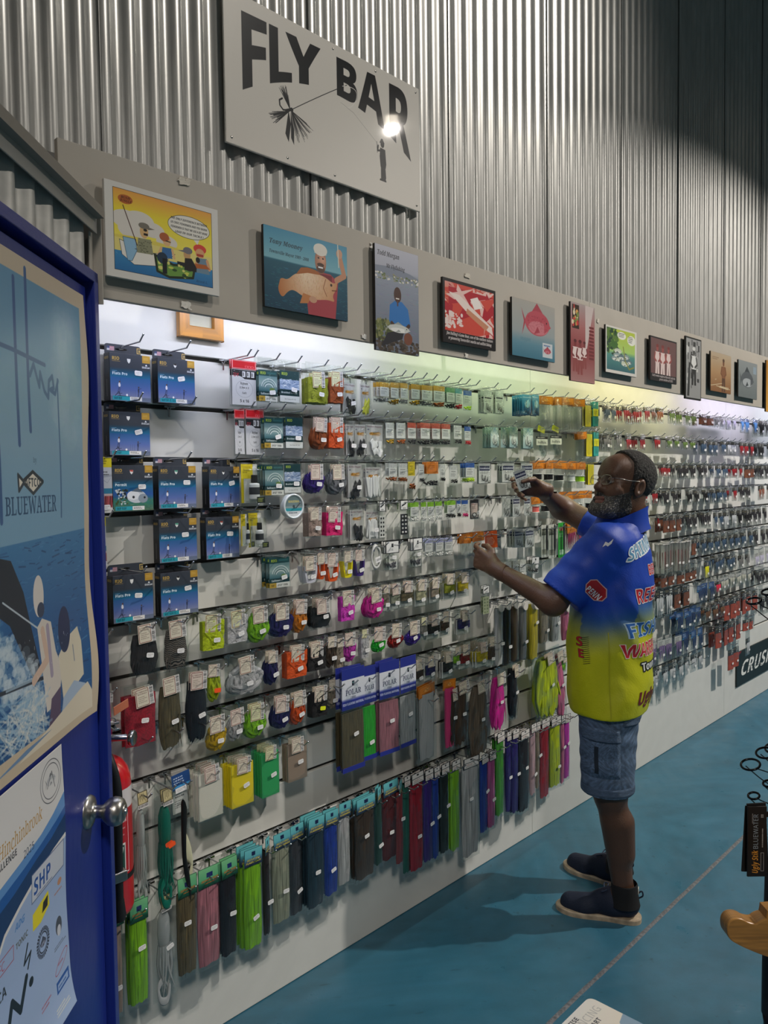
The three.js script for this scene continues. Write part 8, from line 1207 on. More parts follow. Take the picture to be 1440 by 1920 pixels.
  const speck = (c, x, y, z, g0, g1) => { const n = 0.5 + 0.5 * noise3.noise(x * 420, y * 420, z * 420), m = 0.5 + 0.5 * noise3.noise(x * 210 + 5, y * 210, z * 210); const k = n * m > 0.36 ? g1 : g0; c.setRGB(k, k * 0.95, k * 0.88); };
  const fuzz = new THREE.MeshStandardMaterial({ vertexColors: true, roughness: 0.9, bumpMap: T.woolBump, bumpScale: 0.001 });
  wear('hair', tint(skinOf(hairF, ...near(HC.clone().addScaledVector(hy, 0.03).toArray(), 0.15), 0.0036), (c, x, y, z) => speck(c, x, y, z, 0.022, 0.075)), fuzz);
  const faceCore = (x, y, z) => smin(smin(skull(x, y, z), cheeks(x, y, z), 0.025), chin(x, y, z), 0.03);
  const beardLocal = (x, y, z) => {
    const n = fbm(x * 120, y * 120, z * 120, 3), low = sstep(-y, 0.05, 0.12), t = 0.003 + 0.013 * low + 0.008 * sstep(x, 0.05, 0.1) * low + 0.005 * n; let d = faceCore(x, y, z) - t;
    const top = y - (x < 0.02 ? 0.012 - 0.9 * clamp(x + 0.004, 0, 0.03) : -0.030 - 0.42 * (x - 0.02)), back = (-0.004 - 0.35 * clamp(-y - 0.03, 0, 0.06)) - x, bottom = -0.140 - 0.15 * (0.06 - x) - y; d = smax(smax(smax(d, top, 0.012), back, 0.014), bottom, 0.02);
    const stache = capsule([0.099, -0.055, -0.006], [0.086, -0.070, -0.034], 0.0085, 0.007), stache2 = capsule([0.099, -0.055, 0.006], [0.086, -0.070, 0.034], 0.0085, 0.007); d = smin(d, Math.min(stache(x, y, z), stache2(x, y, z)) - 0.002 * n, 0.008);
    const mouth = capsule([0.105, -0.077, -0.02], [0.105, -0.077, 0.02], 0.0135); return smax(d, -mouth(x, y, z), 0.006);
  };
  wear('beard', tint(skinOf((x, y, z) => beardLocal(...toHead(x, y, z)) * HS, ...near(fromHead(0.04, -0.07, 0).toArray(), 0.125), 0.0036), (c, x, y, z) => { const [a, b] = toHead(x, y, z); speck(c, x, y, z, a > 0.055 && b < -0.06 ? 0.07 : 0.03, a > 0.055 && b < -0.06 ? 0.26 : 0.12); }), fuzz);
  // glasses with thin metal rims
  {
    const gl = new THREE.Group(); gl.name = 'glasses'; man.add(gl); const wire = mat(0xb8b4ac, 0.2, { metalness: 1 }), A = (p) => fromHead(...p).add(V(...O)).toArray();
    for (const s of [1, -1]) {
      const rim = []; for (let i = 0; i < 20; i++) { const q = i / 20 * 6.2832, cx = Math.cos(q), sy = Math.sin(q); rim.push(A([0.1085 - 0.16 * Math.abs(s * 0.033 + 0.026 * cx) * 0.5, -0.004 + 0.0175 * Math.sign(sy) * Math.pow(Math.abs(sy), 0.75), s * 0.034 + 0.0265 * Math.sign(cx) * Math.pow(Math.abs(cx), 0.8)])); }
      part(gl, 'rim', tube(rim, 0.0011, 60, 6, true), wire);
      const lp = [...rim.flat()], c0 = A([0.106, -0.004, s * 0.034]); const P = [...c0, ...lp], I = []; for (let i = 0; i < 20; i++) I.push(0, 1 + i, 1 + (i + 1) % 20); const lg = new THREE.BufferGeometry(); lg.setAttribute('position', new THREE.Float32BufferAttribute(P, 3)); lg.setIndex(I); lg.computeVertexNormals(); part(gl, 'lens', lg, new THREE.MeshPhysicalMaterial({ color: 0xf4f4f4, transmission: 1, roughness: 0.02, thickness: 0, side: THREE.DoubleSide }));
      part(gl, 'temple', tube([A([0.1025, 0.003, s * 0.061]), A([0.09, 0.004, s * 0.073]), A([0.04, 0.004, s * 0.079]), A([-0.004, 0.006, s * 0.082]), A([-0.024, -0.008, s * 0.083])], 0.0011, 40, 6), wire);
    }
    part(gl, 'bridge', tube([A([0.1065, 0.004, 0.009]), A([0.112, 0.008, 0]), A([0.1065, 0.004, -0.009])], 0.0011, 12, 6), wire);
  }
  // shirt
  const torsoRing = [[0.77, 0.204, 0.146, -0.004, 0], [0.86, 0.205, 0.156, -0.004, 0], [1.00, 0.204, 0.163, 0.002, 0], [1.15, 0.203, 0.158, 0.0, 0], [1.28, 0.207, 0.152, -0.004, 0], [1.38, 0.205, 0.138, -0.006, 0], [1.44, 0.186, 0.116, -0.008, 0], [1.48, 0.140, 0.100, -0.014, 0], [1.515, 0.096, 0.088, -0.022, 0], [1.56, 0.078, 0.078, -0.028, 0]];
  const torsoF = (x, y, z) => {
    let i = 0; while (i < torsoRing.length - 2 && y > torsoRing[i + 1][0]) i++; const a = torsoRing[i], b = torsoRing[i + 1], t = clamp((y - a[0]) / (b[0] - a[0]), 0, 1), s = t * t * (3 - 2 * t) * 0.4 + t * 0.6, A_ = lerp(a[1], b[1], s), B_ = lerp(a[2], b[2], s), fo = lerp(a[3], b[3], s), k = clamp((y - 0.8) / 0.62, 0, 1.1), cx = lerp(2.728, 2.79, k) + FW.x * fo, cz = lerp(0.545, 0.535, k) + FW.z * fo;
    const px = x - cx, pz = z - cz, l = px * LF.x + pz * LF.z, f = px * FW.x + pz * FW.z, q = Math.sqrt((l / A_) ** 2 + (f / B_) ** 2); return (q - 1) * Math.min(A_, B_) * 0.92;
  };
  const lerp3 = (a, b, t) => a.map((v, i) => lerp(v, b[i], t)), cuffL = lerp3(J.shL, J.elL, 0.86), cuffR = lerp3(J.shR, J.elR, 0.50);
  const slL = capsule(lerp3(J.shL, J.elL, -0.05), lerp3(J.shL, J.elL, 1.1), 0.078, 0.085), slR = capsule(J.shR, lerp3(J.shR, J.elR, 0.9), 0.068, 0.068);
  const cutPlane = (p, a, b) => { const d = V(b[0] - a[0], b[1] - a[1], b[2] - a[2]).normalize(); return (x, y, z) => (x - p[0]) * d.x + (y - p[1]) * d.y + (z - p[2]) * d.z; };
  const cutL = cutPlane(cuffL, J.shL, [J.elL[0], J.elL[1] - 0.02, J.elL[2]]), cutR = cutPlane(cuffR, J.shR, J.elR), neckHole = capsule([2.80, 1.46, 0.550], fromHead(-0.03, -0.10, 0).toArray(), 0.050, 0.074);
  const folds = (x, y, z) => { const px = x - 2.75, pz = z - 0.54, l = px * LF.x + pz * LF.z, f = px * FW.x + pz * FW.z, low = sstep(1.30, 0.9, y) * 0 + sstep(-y, -1.25, -0.85); return 0.0045 * Math.sin((y * 0.8 + f * 0.9 - l * 0.2) * 30 + 3 * fbm(x * 3, y * 3, z * 3, 2)) * low + 0.006 * fbm(x * 9, y * 6, z * 9, 3) + 0.005 * Math.sin((y - 1.3 * f) * 46) * sstep(-f, -0.02, 0.12) * sstep(y, 0.9, 1.1) * sstep(-y, -1.32, -1.2); };
  const sleeveFold = (x, y, z) => 0.0024 * Math.sin((x * 0.7 + y + z * 0.6) * 60 + 4 * fbm(x * 8, y * 8, z * 8, 2));
  const shirtF = (x, y, z) => { const fo = folds(x, y, z); let d = torsoF(x, y, z) + fo; d = smin(d, smax(slL(x, y, z) + sleeveFold(x, y, z), cutL(x, y, z), 0.006), 0.055); d = smin(d, smax(slR(x, y, z) + sleeveFold(x, y, z), cutR(x, y, z), 0.006), 0.05); const px = x - 2.73, pz = z - 0.545, f = px * FW.x + pz * FW.z; d = smax(d, 0.786 - 0.03 * f - 0.10 * Math.max(0, Math.abs(px * LF.x + pz * LF.z) - 0.15) * 0 - y, 0.006); d = smax(d, -neckHole(x, y, z), 0.006); return d; };
  const shirt = tint(skinOf(shirtF, [2.38, 0.75, 0.13], [3.10, 1.56, 0.82], 0.0085), (c, x, y, z) => {
    const px = x - 2.75, pz = z - 0.54, f = px * FW.x + pz * FW.z, l = px * LF.x + pz * LF.z, edge = 1.135 + 0.10 * clamp(-f, -0.1, 0.15) + 0.04 * fbm(x * 6, y * 2, z * 6, 3) + (l > 0.15 ? -0.05 : 0), k = sstep(y, edge - 0.075, edge + 0.075), m = sstep(y, edge - 0.01, edge + 0.14), sleeve = cutL(x, y, z) > -0.22 && slL(x, y, z) < 0.012 ? 1 : 0, q = Math.max(k, sleeve), w = Math.max(m, sleeve);
    const Y_ = new THREE.Color(0xbabc06), B_ = new THREE.Color(0x0a3fae), G_ = new THREE.Color(0x28627a); c.copy(Y_).lerp(G_, q).lerp(B_, w);
    if (y > 1.2 && fbm(x * 7, y * 16, z * 7, 3) > 0.22) c.lerp(new THREE.Color(0x0c3a9c), 0.35);
  });
  const cloth = new THREE.MeshPhysicalMaterial({ vertexColors: true, roughness: 0.55, sheen: 0.25, bumpMap: T.woolBump, bumpScale: 0.0005 });
  const sh = wear('shirt', shirt, cloth);
  // stand collar
  { const nx = 40, P = [], U = [], I = []; for (let j = 0; j <= 4; j++) for (let i = 0; i <= nx; i++) { const a = i / nx * 6.2832, t = j / 4, fo = Math.cos(a), si = Math.sin(a), tilt = 0.038 * fo, r = lerp(0.101, 0.082, Math.pow(t, 0.6)) + (j === 4 ? 0.003 : 0), cx = lerp(2.808, 2.806, t), cz = lerp(0.570, 0.578, t); P.push(cx + FW.x * fo * r + LF.x * si * r * 1.05, 1.440 - tilt + t * 0.088, cz + FW.z * fo * r + LF.z * si * r * 1.05); U.push(i / nx, t); if (i < nx && j < 4) { const q = j * (nx + 1) + i; I.push(q, q + 1, q + nx + 1, q + 1, q + nx + 2, q + nx + 1); } } const g = new THREE.BufferGeometry(); g.setAttribute('position', new THREE.Float32BufferAttribute(P, 3)); g.setAttribute('uv', new THREE.Float32BufferAttribute(U, 2)); g.setIndex(I); g.computeVertexNormals(); part(sh, 'collar', g, mat(0x0a3fae, 0.55, { side: THREE.DoubleSide })); }
  // print on the shirt: camera-side back and sleeve
  const decal = (name, w, h, draw, at, right, up, sw, shh, towards, nx = 30, ny = 20) => { const [c, x] = canvasOf(w, h); x.clearRect(0, 0, w, h); draw(x, w, h); const g = patch(shirtF, at, right, up, sw, shh, towards, 0.0014, nx, ny); part(sh, name, g, new THREE.MeshStandardMaterial({ map: canvasTexture(c), alphaTest: 0.5, roughness: 0.55, side: THREE.DoubleSide })); };
  const outlined = (x, s, X_, Y_, size, colr, edge, lw, maxW, font = 'bold') => { x.font = `${font} ${size}px sans-serif`; x.textAlign = 'left'; x.lineJoin = 'round'; x.lineWidth = lw; x.strokeStyle = edge; x.strokeText(s, X_, Y_, maxW); x.fillStyle = colr; x.fillText(s, X_, Y_, maxW); };
  const BK = FW.clone().multiplyScalar(-1), RT = LF.clone().multiplyScalar(-1);            // the back faces BK, its right side lies towards RT
  const onBack = (l, y, push = 0.5) => [2.77 + LF.x * l + BK.x * push, y, 0.54 + LF.z * l + BK.z * push];
  decal('printed_lettering', 700, 200, (x) => { x.save(); x.translate(10, 150); outlined(x, 'SHIMANO', 0, 0, 150, '#5c94b8', '#e6ecf0', 22, 680); x.restore(); }, onBack(0.045, 1.425), RT.clone().addScaledVector(V(0, 1, 0), 0.25), [0, 1, 0], 0.30, 0.085, FW);
  decal('printed_lettering', 620, 180, (x) => outlined(x, 'BERKLEY', 10, 140, 130, '#c41c2c', '#e2dcdc', 12, 600), onBack(-0.02, 1.33), RT, [0, 1, 0], 0.21, 0.075, FW);
  decal('printed_lettering', 620, 220, (x) => outlined(x, 'REEFCO', 10, 170, 190, '#b41424', '#e2dcdc', 14, 600), onBack(0.045, 1.235), RT, [0, 1, 0], 0.26, 0.085, FW);
  decal('printed_lettering', 620, 200, (x) => outlined(x, 'FISHING', 10, 160, 170, '#1c5aa4', '#bcd4e4', 12, 600), onBack(0.06, 1.115), RT, [0, 1, 0], 0.30, 0.085, FW);
  decal('printed_lettering', 620, 200, (x) => outlined(x, 'WAREHOUSE', 10, 160, 170, '#c42030', '#e8dcd0', 12, 600), onBack(0.06, 1.04), RT, [0, 1, 0], 0.31, 0.08, FW);
  decal('printed_lettering', 620, 160, (x) => outlined(x, 'Townsville', 14, 110, 110, '#e8e8e4', '#17171a', 26, 590, 'bold'), onBack(0.035, 0.972), RT, [0, 1, 0], 0.25, 0.06, FW);
  decal('printed_lettering', 620, 220, (x) => outlined(x, 'Ugly Stik', 14, 150, 150, '#6c1420', '#6c1420', 4, 590, 'italic bold'), onBack(0.055, 0.858), RT, [0, 1, 0], 0.30, 0.095, FW);
  { const d = V(0.72, -0.04, -0.69), r = V(0.694, 0, 0.72); decal('sleeve_badge', 300, 320, (x) => { poly(x, '#a8141c', [[20, 70], [70, 14], [150, 14], [286, 150], [286, 250], [240, 304], [150, 296], [20, 170]]); x.lineWidth = 12; x.lineJoin = 'round'; x.strokeStyle = '#c8a8a8'; x.stroke(); x.save(); x.translate(34, 110); x.rotate(0.72); outlined(x, 'PENN', 0, 40, 106, '#e6e6ea', '#7c0c14', 4, 250); x.restore(); }, [2.60 - d.x * 0.5, 1.262 + 0.02, 0.54 - d.z * 0.5], r, [0, 1, 0], 0.092, 0.09, d);
    decal('chest_logo', 200, 160, (x) => { poly(x, '#e6e8ea', [[20, 140], [70, 60], [110, 80], [180, 20], [150, 90], [100, 130], [70, 110]]); }, [2.655 - d.x * 0.5, 1.435 + 0.02, 0.54 - d.z * 0.5], r, [0, 1, 0], 0.05, 0.04, d, 12, 12);
    decal('side_print', 200, 400, (x) => { outlined(x, 'S', 20, 150, 170, '#b41424', '#222', 6, 120); outlined(x, 'E', 30, 300, 150, '#b41424', '#222', 6, 120); for (let i = 0; i < 14; i++) line(x, '#26281c', 5, [90, 40 + i * 26], [190, 10 + i * 26]); }, [2.632 - d.x * 0.5, 1.03 + 0.02, 0.462 - d.z * 0.5], r, [0, 1, 0], 0.04, 0.11, d, 12, 16); }
  { const P = []; for (let i = 0; i <= 40; i++) { const a = lerp(0.5, 3.6, i / 40); P.push(onBack(0, 0, 0)); } }
  // seam down the side of the shirt
  { const d = V(0.72, -0.04, -0.69); const g = patch(shirtF, [2.66 - d.x * 0.5, 0.95 + 0.02, 0.545 - d.z * 0.5], [0.694, 0, 0.72], [0, 1, 0], 0.003, 0.31, d, 0.0016, 2, 40); part(sh, 'side_seam', g, mat(0xa8a80c, 0.6, { side: THREE.DoubleSide })); }
  // shorts
  const shortsParts = [capsule(off(pelvis, 0.055, 0.90, 0.0), off(pelvis, -0.055, 0.90, 0.0), 0.148), capsule([2.672, 0.84, 0.578], [2.637, 0.44, 0.590], 0.112, 0.096), capsule([2.815, 0.84, 0.505], [2.862, 0.44, 0.460], 0.112, 0.096)];
  const sU = union(shortsParts, 0.05), shortsF = (x, y, z) => { let d = sU(x, y, z) + 0.006 * fbm(x * 10, y * 8, z * 10, 3) + 0.0016 * Math.sin((y + 0.4 * x - 0.3 * z) * 85 + 5 * fbm(x * 7, y * 7, z * 7, 2)) * sstep(y, 0.46, 0.56) ; d = smax(d, 0.492 - y, 0.005); d = smax(d, y - 0.82, 0.01); for (const [cx, cz] of [[2.638, 0.592], [2.861, 0.461]]) d = smax(d, -Math.max(Math.hypot(x - cx, z - cz) - 0.078, y - 0.56), 0.004); return d; };
  const denim = new THREE.MeshStandardMaterial({ map: T.denim, roughness: 0.85, bumpMap: T.denimBump, bumpScale: 0.0006 });
  const so = wear('shorts', skinOf(shortsF, [2.46, 0.47, 0.28], [3.02, 0.95, 0.76], 0.0085), denim);
  { const d = V(0.72, -0.04, -0.69), r = V(0.694, 0, 0.72), edge = (s, t) => Math.min(1, (0.5 - Math.abs(s)) * 9 + 0.12, (0.5 - Math.abs(t)) * 9 + 0.12);
    const flat = (px, py, h = 0.54) => { const y = 1.6854 - 0.0001, q = V((px - 720) / 1442, 0, 0); return q; };
    part(so, 'cargo_pocket', patch(shortsF, [2.618 - d.x * 0.5, 0.645 + 0.02, 0.555 - d.z * 0.5], r, [0, 1, 0], 0.125, 0.155, d, 0.011, 26, 26, edge), denim);
    part(so, 'pocket_flap', patch(shortsF, [2.612 - d.x * 0.5, 0.725 + 0.02, 0.55 - d.z * 0.5], r, [0, 1, 0], 0.145, 0.05, d, 0.018, 26, 10, edge), denim);
    part(so, 'back_pocket_flap', patch(shortsF, [2.70 - d.x * 0.5, 0.775 + 0.02, 0.64 - d.z * 0.5], r, [0, 1, 0], 0.09, 0.035, d, 0.009, 18, 8, edge), denim);
    part(so, 'hem', patch(shortsF, [2.645 - d.x * 0.5, 0.512 + 0.02, 0.575 - d.z * 0.5], r, [0, 1, 0], 0.26, 0.03, d, 0.005, 40, 8, edge), denim);
    part(so, 'pocket_zip', patch(shortsF, [2.605 - d.x * 0.5, 0.635 + 0.02, 0.535 - d.z * 0.5], r.clone(), [0, 1, 0], 0.012, 0.1, d, 0.0135, 6, 20), mat(0x1a2430, 0.6, { side: THREE.DoubleSide })); }
  // shoes and ankle socks
  const dir = (a, b) => V(b[0] - a[0], 0, b[2] - a[2]).normalize();
  for (const [heel, toe, an, tag_] of [[[2.698, 0, 0.690], [2.576, 0, 0.412], J.anL, 1], [[2.888, 0, 0.560], [2.884, 0, 0.264], J.anR, -1]]) {
    const fx = dir(heel, toe), fz = V().crossVectors(fx, V(0, 1, 0)), L = Math.hypot(toe[0] - heel[0], toe[2] - heel[2]), shoe = new THREE.Group(); shoe.name = 'shoe'; man.add(shoe); shoe.position.set(heel[0] + O[0], 0, heel[2] + O[2]); shoe.quaternion.setFromRotationMatrix(new THREE.Matrix4().makeBasis(fx, V(0, 1, 0), fz));
    const outline = (k, grow = 0) => { const s = new THREE.Shape(), w = 0.047 + grow; s.moveTo(0 - grow, 0); s.bezierCurveTo(-grow, w * 0.8, 0.03, w * 0.82, 0.09, w * 0.78); s.bezierCurveTo(0.16, w * 0.8, 0.2, w * 1.12, L * 0.82, w * 0.98); s.bezierCurveTo(L * 0.95, w * 0.8, L + grow, w * 0.35, L + grow, 0.002 * tag_); s.bezierCurveTo(L + grow, -w * 0.45, L * 0.95, -w * 0.9, L * 0.8, -w * 1.02); s.bezierCurveTo(0.18, -w * 1.05, 0.14, -w * 0.72, 0.09, -w * 0.78); s.bezierCurveTo(0.03, -w * 0.84, -grow, -w * 0.8, -grow, 0); return s; };
    const sole = new THREE.ExtrudeGeometry(outline(1, 0.003), { depth: 0.014, bevelEnabled: true, bevelSize: 0.005, bevelThickness: 0.005, bevelSegments: 3, curveSegments: 20 }).rotateX(-Math.PI / 2); bend(sole, (v) => { const toeUp = Math.max(0, v.x - L * 0.72); v.y = v.y + 0.005 + toeUp * toeUp * 1.6 + (v.y > 0.012 ? 0.008 * sstep(-v.x, -0.1, 0.0) : 0); });
    part(shoe, 'sole', sole, mat(0xc4b094, 0.6, { map: T.wool }));
    const up = union([capsule([0.045, 0.05, 0], [0.10, 0.055, 0], 0.040, 0.042), capsule([0.10, 0.046, 0], [L - 0.055, 0.026, 0.002], 0.043, 0.032), capsule([L - 0.1, 0.022, -0.008], [L - 0.045, 0.022, 0.008], 0.042, 0.034), capsule([0.03, 0.07, 0], [0.02, 0.098, 0], 0.028, 0.016), capsule([0.10, 0.08, 0], [0.14, 0.07, 0], 0.03, 0.026)], 0.03), open = capsule([0.055, 0.10, 0], [0.075, 0.17, 0], 0.036, 0.06);
    const upF = (x, y, z) => smax(smax(up(x, y, z), 0.014 - y, 0.004), -open(x, y, z), 0.006);
    part(shoe, 'upper', skinOf(upF, [-0.03, 0.0, -0.07], [L + 0.03, 0.14, 0.07], 0.0045), mat(0x0e1a30, 0.75, { bumpMap: T.woolBump, bumpScale: 0.0008 }));
    for (let i = 0; i < 5; i++) { const x = 0.125 + i * 0.017; part(shoe, 'lace', tube([[x - 0.006, 0.085 - i * 0.0072, -0.024], [x, 0.098 - i * 0.0082, 0], [x + 0.006, 0.085 - i * 0.0072, 0.024]], 0.0028, 16, 6), mat(0x24324a, 0.7)); }
    part(shoe, 'lace_bow', merge([tube([[0.125, 0.100, 0], [0.115, 0.112, 0.025], [0.13, 0.108, 0.035], [0.128, 0.1, 0]], 0.0024, 20, 6), tube([[0.125, 0.1, 0], [0.118, 0.112, -0.025], [0.135, 0.106, -0.032], [0.128, 0.1, 0]], 0.0024, 20, 6)]), mat(0x24324a, 0.7));
    part(shoe, 'pull_tab', tube([[0.008, 0.085, 0], [-0.012, 0.1, 0], [-0.008, 0.116, 0], [0.012, 0.1, 0]], 0.003, 20, 6), mat(0x0e1a30, 0.8));
    const sock = new THREE.Group(); sock.name = 'sock'; man.add(sock); sock.position.set(an[0] + O[0], 0.062, an[2] + O[2]); part(sock, 'sock_knit', lathe([[0.058, 0], [0.054, 0.02], [0.0495, 0.05], [0.0485, 0.078], [0.045, 0.082]], 28), mat(0x0b0b0d, 0.85)); part(sock, 'sock_badge', rbox(0.018, 0.022, 0.003, 0.001), mat(0xc9c4b8, 0.6), [-fx.x * 0.0505, 0.058, -fx.z * 0.0505], null, [0, Math.atan2(-fx.x, -fx.z), 0]);
  }
  // the packet in his right hand, pinched by the thumb
  const hp = handR.thumbTip.clone(), t = thing('fish_hook_packet', 'white and navy fish hook packet held up in the man’s raised right hand', 'packet', undefined, [hp.x - 0.008, hp.y + 0.028, hp.z - 0.004]);
  B.hookp(t, 0.055, 0.02, -0.062, 'navy'); t.rotation.set(0, -0.55, 0.33);
}
// ---------------------------------------------------------------- foreground at the right edge: rods in a wooden rack; a flat notice on a plinth
{
  const face = Math.atan2(-0.719, 0.694);                        // turned to face along the aisle
  const gripTex = dataTexture(128, 128, (u, v) => { const k = ((Math.floor(u * 16) + Math.floor(v * 16)) % 2 ? 0.35 : 1) * (0.8 + 0.5 * fbm(u * 20, v * 20, 2, 2)); return [0.11 * k, 0.11 * k, 0.12 * k]; }, true, [4, 10]);
  [[1.582, 1.496, 1.12, 'the one with the tag'], [1.630, 1.508, 1.133, 'second from left'], [1.684, 1.508, 1.128, 'third from the left']].forEach(([x, z, ry, where], i) => {
    const t = thing('fishing_rod', `black spinning rod in the rack at the right edge, ${where}`, 'fishing rod', undefined, [x, 0, z]);
    part(t, 'blank', new THREE.CylinderGeometry(0.0035, 0.0062, 1.35, 14).translate(0, 1.375, 0), mat(0x0c0d10, 0.25));
    part(t, 'foregrip', lathe([[0, 0.62], [0.017, 0.62], [0.0165, 0.72], [0.013, 0.9], [0.009, 0.93], [0, 0.93]], 24), M.rubber);
    part(t, 'rear_grip', lathe([[0, 0.02], [0.018, 0.02], [0.019, 0.06], [0.0175, 0.4], [0.0165, 0.46], [0, 0.46]], 24), new THREE.MeshStandardMaterial({ map: gripTex, roughness: 0.6 }));
    part(t, 'reel_seat', lathe([[0, 0.46], [0.014, 0.46], [0.015, 0.5], [0.013, 0.6], [0.016, 0.62], [0, 0.62]], 24), mat(0x17181c, 0.3, { metalness: 0.4 }));
    const dir = V(-0.72, 0, -0.69).normalize();
    for (const [y, r] of [[ry, 0.017], [ry - 0.062, 0.010], [ry + 0.32, 0.013]]) {
      const c = dir.clone().multiplyScalar(0.028 + r).add(V(0, y, 0)), g = part(t, 'rod_guide', new THREE.TorusGeometry(r, 0.0022, 10, 36), mat(0x15181d, 0.2, { metalness: 0.6 })); g.position.copy(c); g.quaternion.setFromUnitVectors(V(0, 0, 1), V(dir.x * 0.45, 0.86, dir.z * 0.45 + 0.25).normalize());
      part(t, 'guide_foot', merge([tube([[0, y - 0.045, 0], [c.x * 0.5, y - 0.03, c.z * 0.5], [c.x - dir.x * r * 0.2, y - 0.006, c.z - dir.z * r * 0.2 - 0.012]], 0.0011, 16, 6), tube([[0, y - 0.02, 0], [c.x * 0.5, y - 0.012, c.z * 0.5], [c.x + dir.x * r * 0.2, y - 0.004, c.z + 0.01]], 0.0011, 16, 6), new THREE.CylinderGeometry(0.0075, 0.0075, 0.03, 12).translate(0, y - 0.04, 0)]), M.black);
    }
  });
  const [c, x] = canvasOf(256, 1000); fill(x, '#1d1612', 0, 0, 256, 1000); x.save(); x.translate(140, 960); x.rotate(-Math.PI / 2); text(x, 'Ugly Stik', 0, 0, 112, '#d08a2c', 'sans-serif', 'bold italic', 'left', 330); text(x, 'BLUEWATER', 350, 0, 92, '#8a9298', 'sans-serif', 'normal', 'left', 530); scribble(x, '#8a8480', 720, -92, 200, 30, 1); x.lineWidth = 5; x.strokeStyle = '#b0aaa4'; x.strokeRect(40, 40, 260, 38); scribble(x, '#a8a29c', 380, 44, 330, 34, 1); text(x, 'III', 800, 70, 44, '#b0aaa4'); x.restore();
  const tag = thing('rod_tag', 'dark printed tag on the nearest rod, lettered upwards in orange and grey', 'tag', undefined, [1.536, 0.978, 1.482], face);
  part(tag, 'tag_stack', merge([rbox(0.037, 0.138, 0.003, 0.001), rbox(0.037, 0.138, 0.003, 0.001).rotateZ(0.05).translate(0.004, 0.004, -0.005), rbox(0.037, 0.13, 0.003, 0.001).rotateZ(-0.05).translate(-0.003, 0, -0.010), box(0.05, 0.01, 0.003, 0.034, 0.05, -0.006)]), mat(0x15110f, 0.5)); part(tag, 'printed_face', new THREE.PlaneGeometry(0.036, 0.137).translate(0, 0, 0.0018), new THREE.MeshStandardMaterial({ map: canvasTexture(c), roughness: 0.4 }));
  const wood = new THREE.MeshPhysicalMaterial({ color: 0xae803e, roughness: 0.45, map: T.wood, clearcoat: 0.3, clearcoatRoughness: 0.3 });
  const rack = thing('rod_rack', 'honey-coloured wooden rod rack with a rounded nose at the right edge', 'rack', undefined, [1.311, 0.922, 1.511], face);
  const s = new THREE.Shape(); s.moveTo(0.0, -0.012); s.quadraticCurveTo(-0.002, 0.009, 0.014, 0.0095); s.quadraticCurveTo(0.022, 0.010, 0.030, 0.004); s.quadraticCurveTo(0.044, -0.002, 0.050, 0.001); s.quadraticCurveTo(0.058, 0.008, 0.066, 0.008); s.lineTo(0.068, 0.022); s.lineTo(0.10, 0.024); s.lineTo(0.34, 0.024); s.lineTo(0.34, -0.06); s.lineTo(0.085, -0.060); s.quadraticCurveTo(0.04, -0.046, 0.010, -0.028); s.quadraticCurveTo(0.001, -0.022, 0, -0.012);
  const rg = new THREE.ExtrudeGeometry(s, { depth: 0.026, bevelEnabled: true, bevelSize: 0.002, bevelThickness: 0.002, bevelSegments: 2, curveSegments: 10 }).translate(0, 0, -0.028); { const uv = rg.attributes.uv; for (let i = 0; i < uv.count; i++) uv.setXY(i, uv.getX(i) * 4, uv.getY(i) * 6); }
  part(rack, 'end_board', rg, wood); part(rack, 'bolt', lathe([[0, 0.004], [0.006, 0.003], [0.007, 0]], 12).rotateX(Math.PI / 2), M.steel, [0.082, -0.03, 0.002]);
  part(rack, 'post', rbox(0.05, 0.92, 0.05, 0.004, 0.42, -0.46, -0.015), wood); part(rack, 'cross_rail', rbox(0.05, 0.06, 0.6, 0.004, 0.36, -0.02, 0.2), wood); part(rack, 'foot', rbox(0.1, 0.04, 0.7, 0.004, 0.42, -0.902, 0.2), wood);
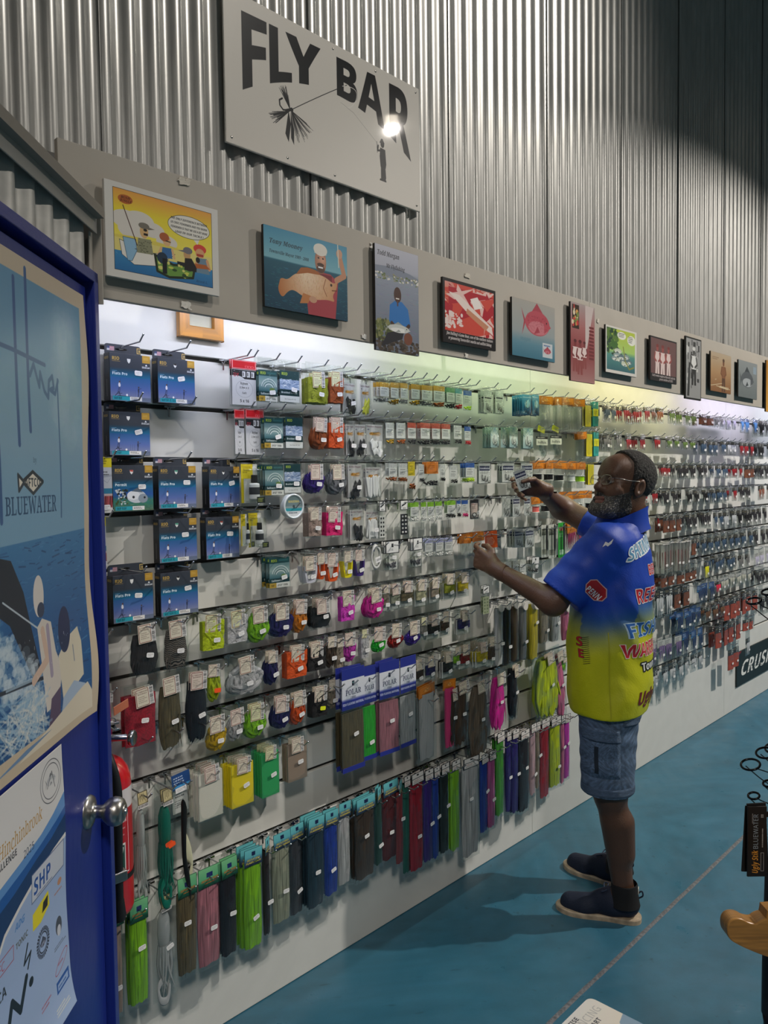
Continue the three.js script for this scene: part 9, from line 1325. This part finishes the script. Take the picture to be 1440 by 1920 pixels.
  // notice
  const [n, q] = canvasOf(800, 620); grad(q, [[0, '#c2ccd6'], [0.35, '#d3d0c8'], [0.7, '#d8cdb8'], [1, '#8fa4b4']], 0, 0, 800, 620, 0.2, 1); poly(q, '#7f98ac', [[800, 108], [760, 118], [700, 190], [620, 620], [800, 620]]);
  text(q, 'EXPERTISE', 694, 28, 22, '#2a2f38', 'sans-serif', 'bold', 'right'); text(q, 'BALANCING', 778, 54, 34, '#a9aaa8', 'sans-serif', 'normal', 'right'); text(q, 'IS AN ART', 736, 76, 22, '#2a2f38', 'sans-serif', 'bold', 'right');
  const pl = thing('plinth', 'plain grey plinth under the flat notice at the bottom of the picture', 'plinth', undefined, [0.80, 0, 1.585]); part(pl, 'body', rbox(0.26, 0.88, 0.2, 0.004, 0, 0.44, 0), mat(0x8c8c8a, 0.6)); part(pl, 'top', rbox(0.3, 0.014, 0.24, 0.003, 0, 0.887, 0), mat(0x9a9a98, 0.5));
  const no = thing('notice', 'white rounded-corner notice lying flat, words ending TISE, NCING and ART', 'notice', undefined, [0.82, 0.895, 1.567]);
  const rs = new THREE.Shape(), W = 0.2, H = 0.155, r = 0.012; rs.moveTo(-W + r, -H); rs.lineTo(W - r, -H); rs.quadraticCurveTo(W, -H, W, -H + r); rs.lineTo(W, H - r); rs.quadraticCurveTo(W, H, W - r, H); rs.lineTo(-W + r, H); rs.quadraticCurveTo(-W, H, -W, H - r); rs.lineTo(-W, -H + r); rs.quadraticCurveTo(-W, -H, -W + r, -H);
  part(no, 'panel', new THREE.ExtrudeGeometry(rs, { depth: 0.004, bevelEnabled: false }).rotateX(-Math.PI / 2), mat(0xd8d8d6, 0.4));
  const fg = new THREE.ShapeGeometry(rs, 8), uv = fg.attributes.uv; for (let i = 0; i < uv.count; i++) uv.setXY(i, uv.getX(i) / (2 * W) + 0.5, uv.getY(i) / (2 * H) + 0.5); fg.rotateX(-Math.PI / 2).translate(0, 0.0044, 0);
  part(no, 'printed_face', fg, new THREE.MeshStandardMaterial({ map: canvasTexture(n), roughness: 0.35 }));
}
if (oddities.length) console.log(oddities.slice(0, 30).join('\n'));
renderer.render(scene, camera);
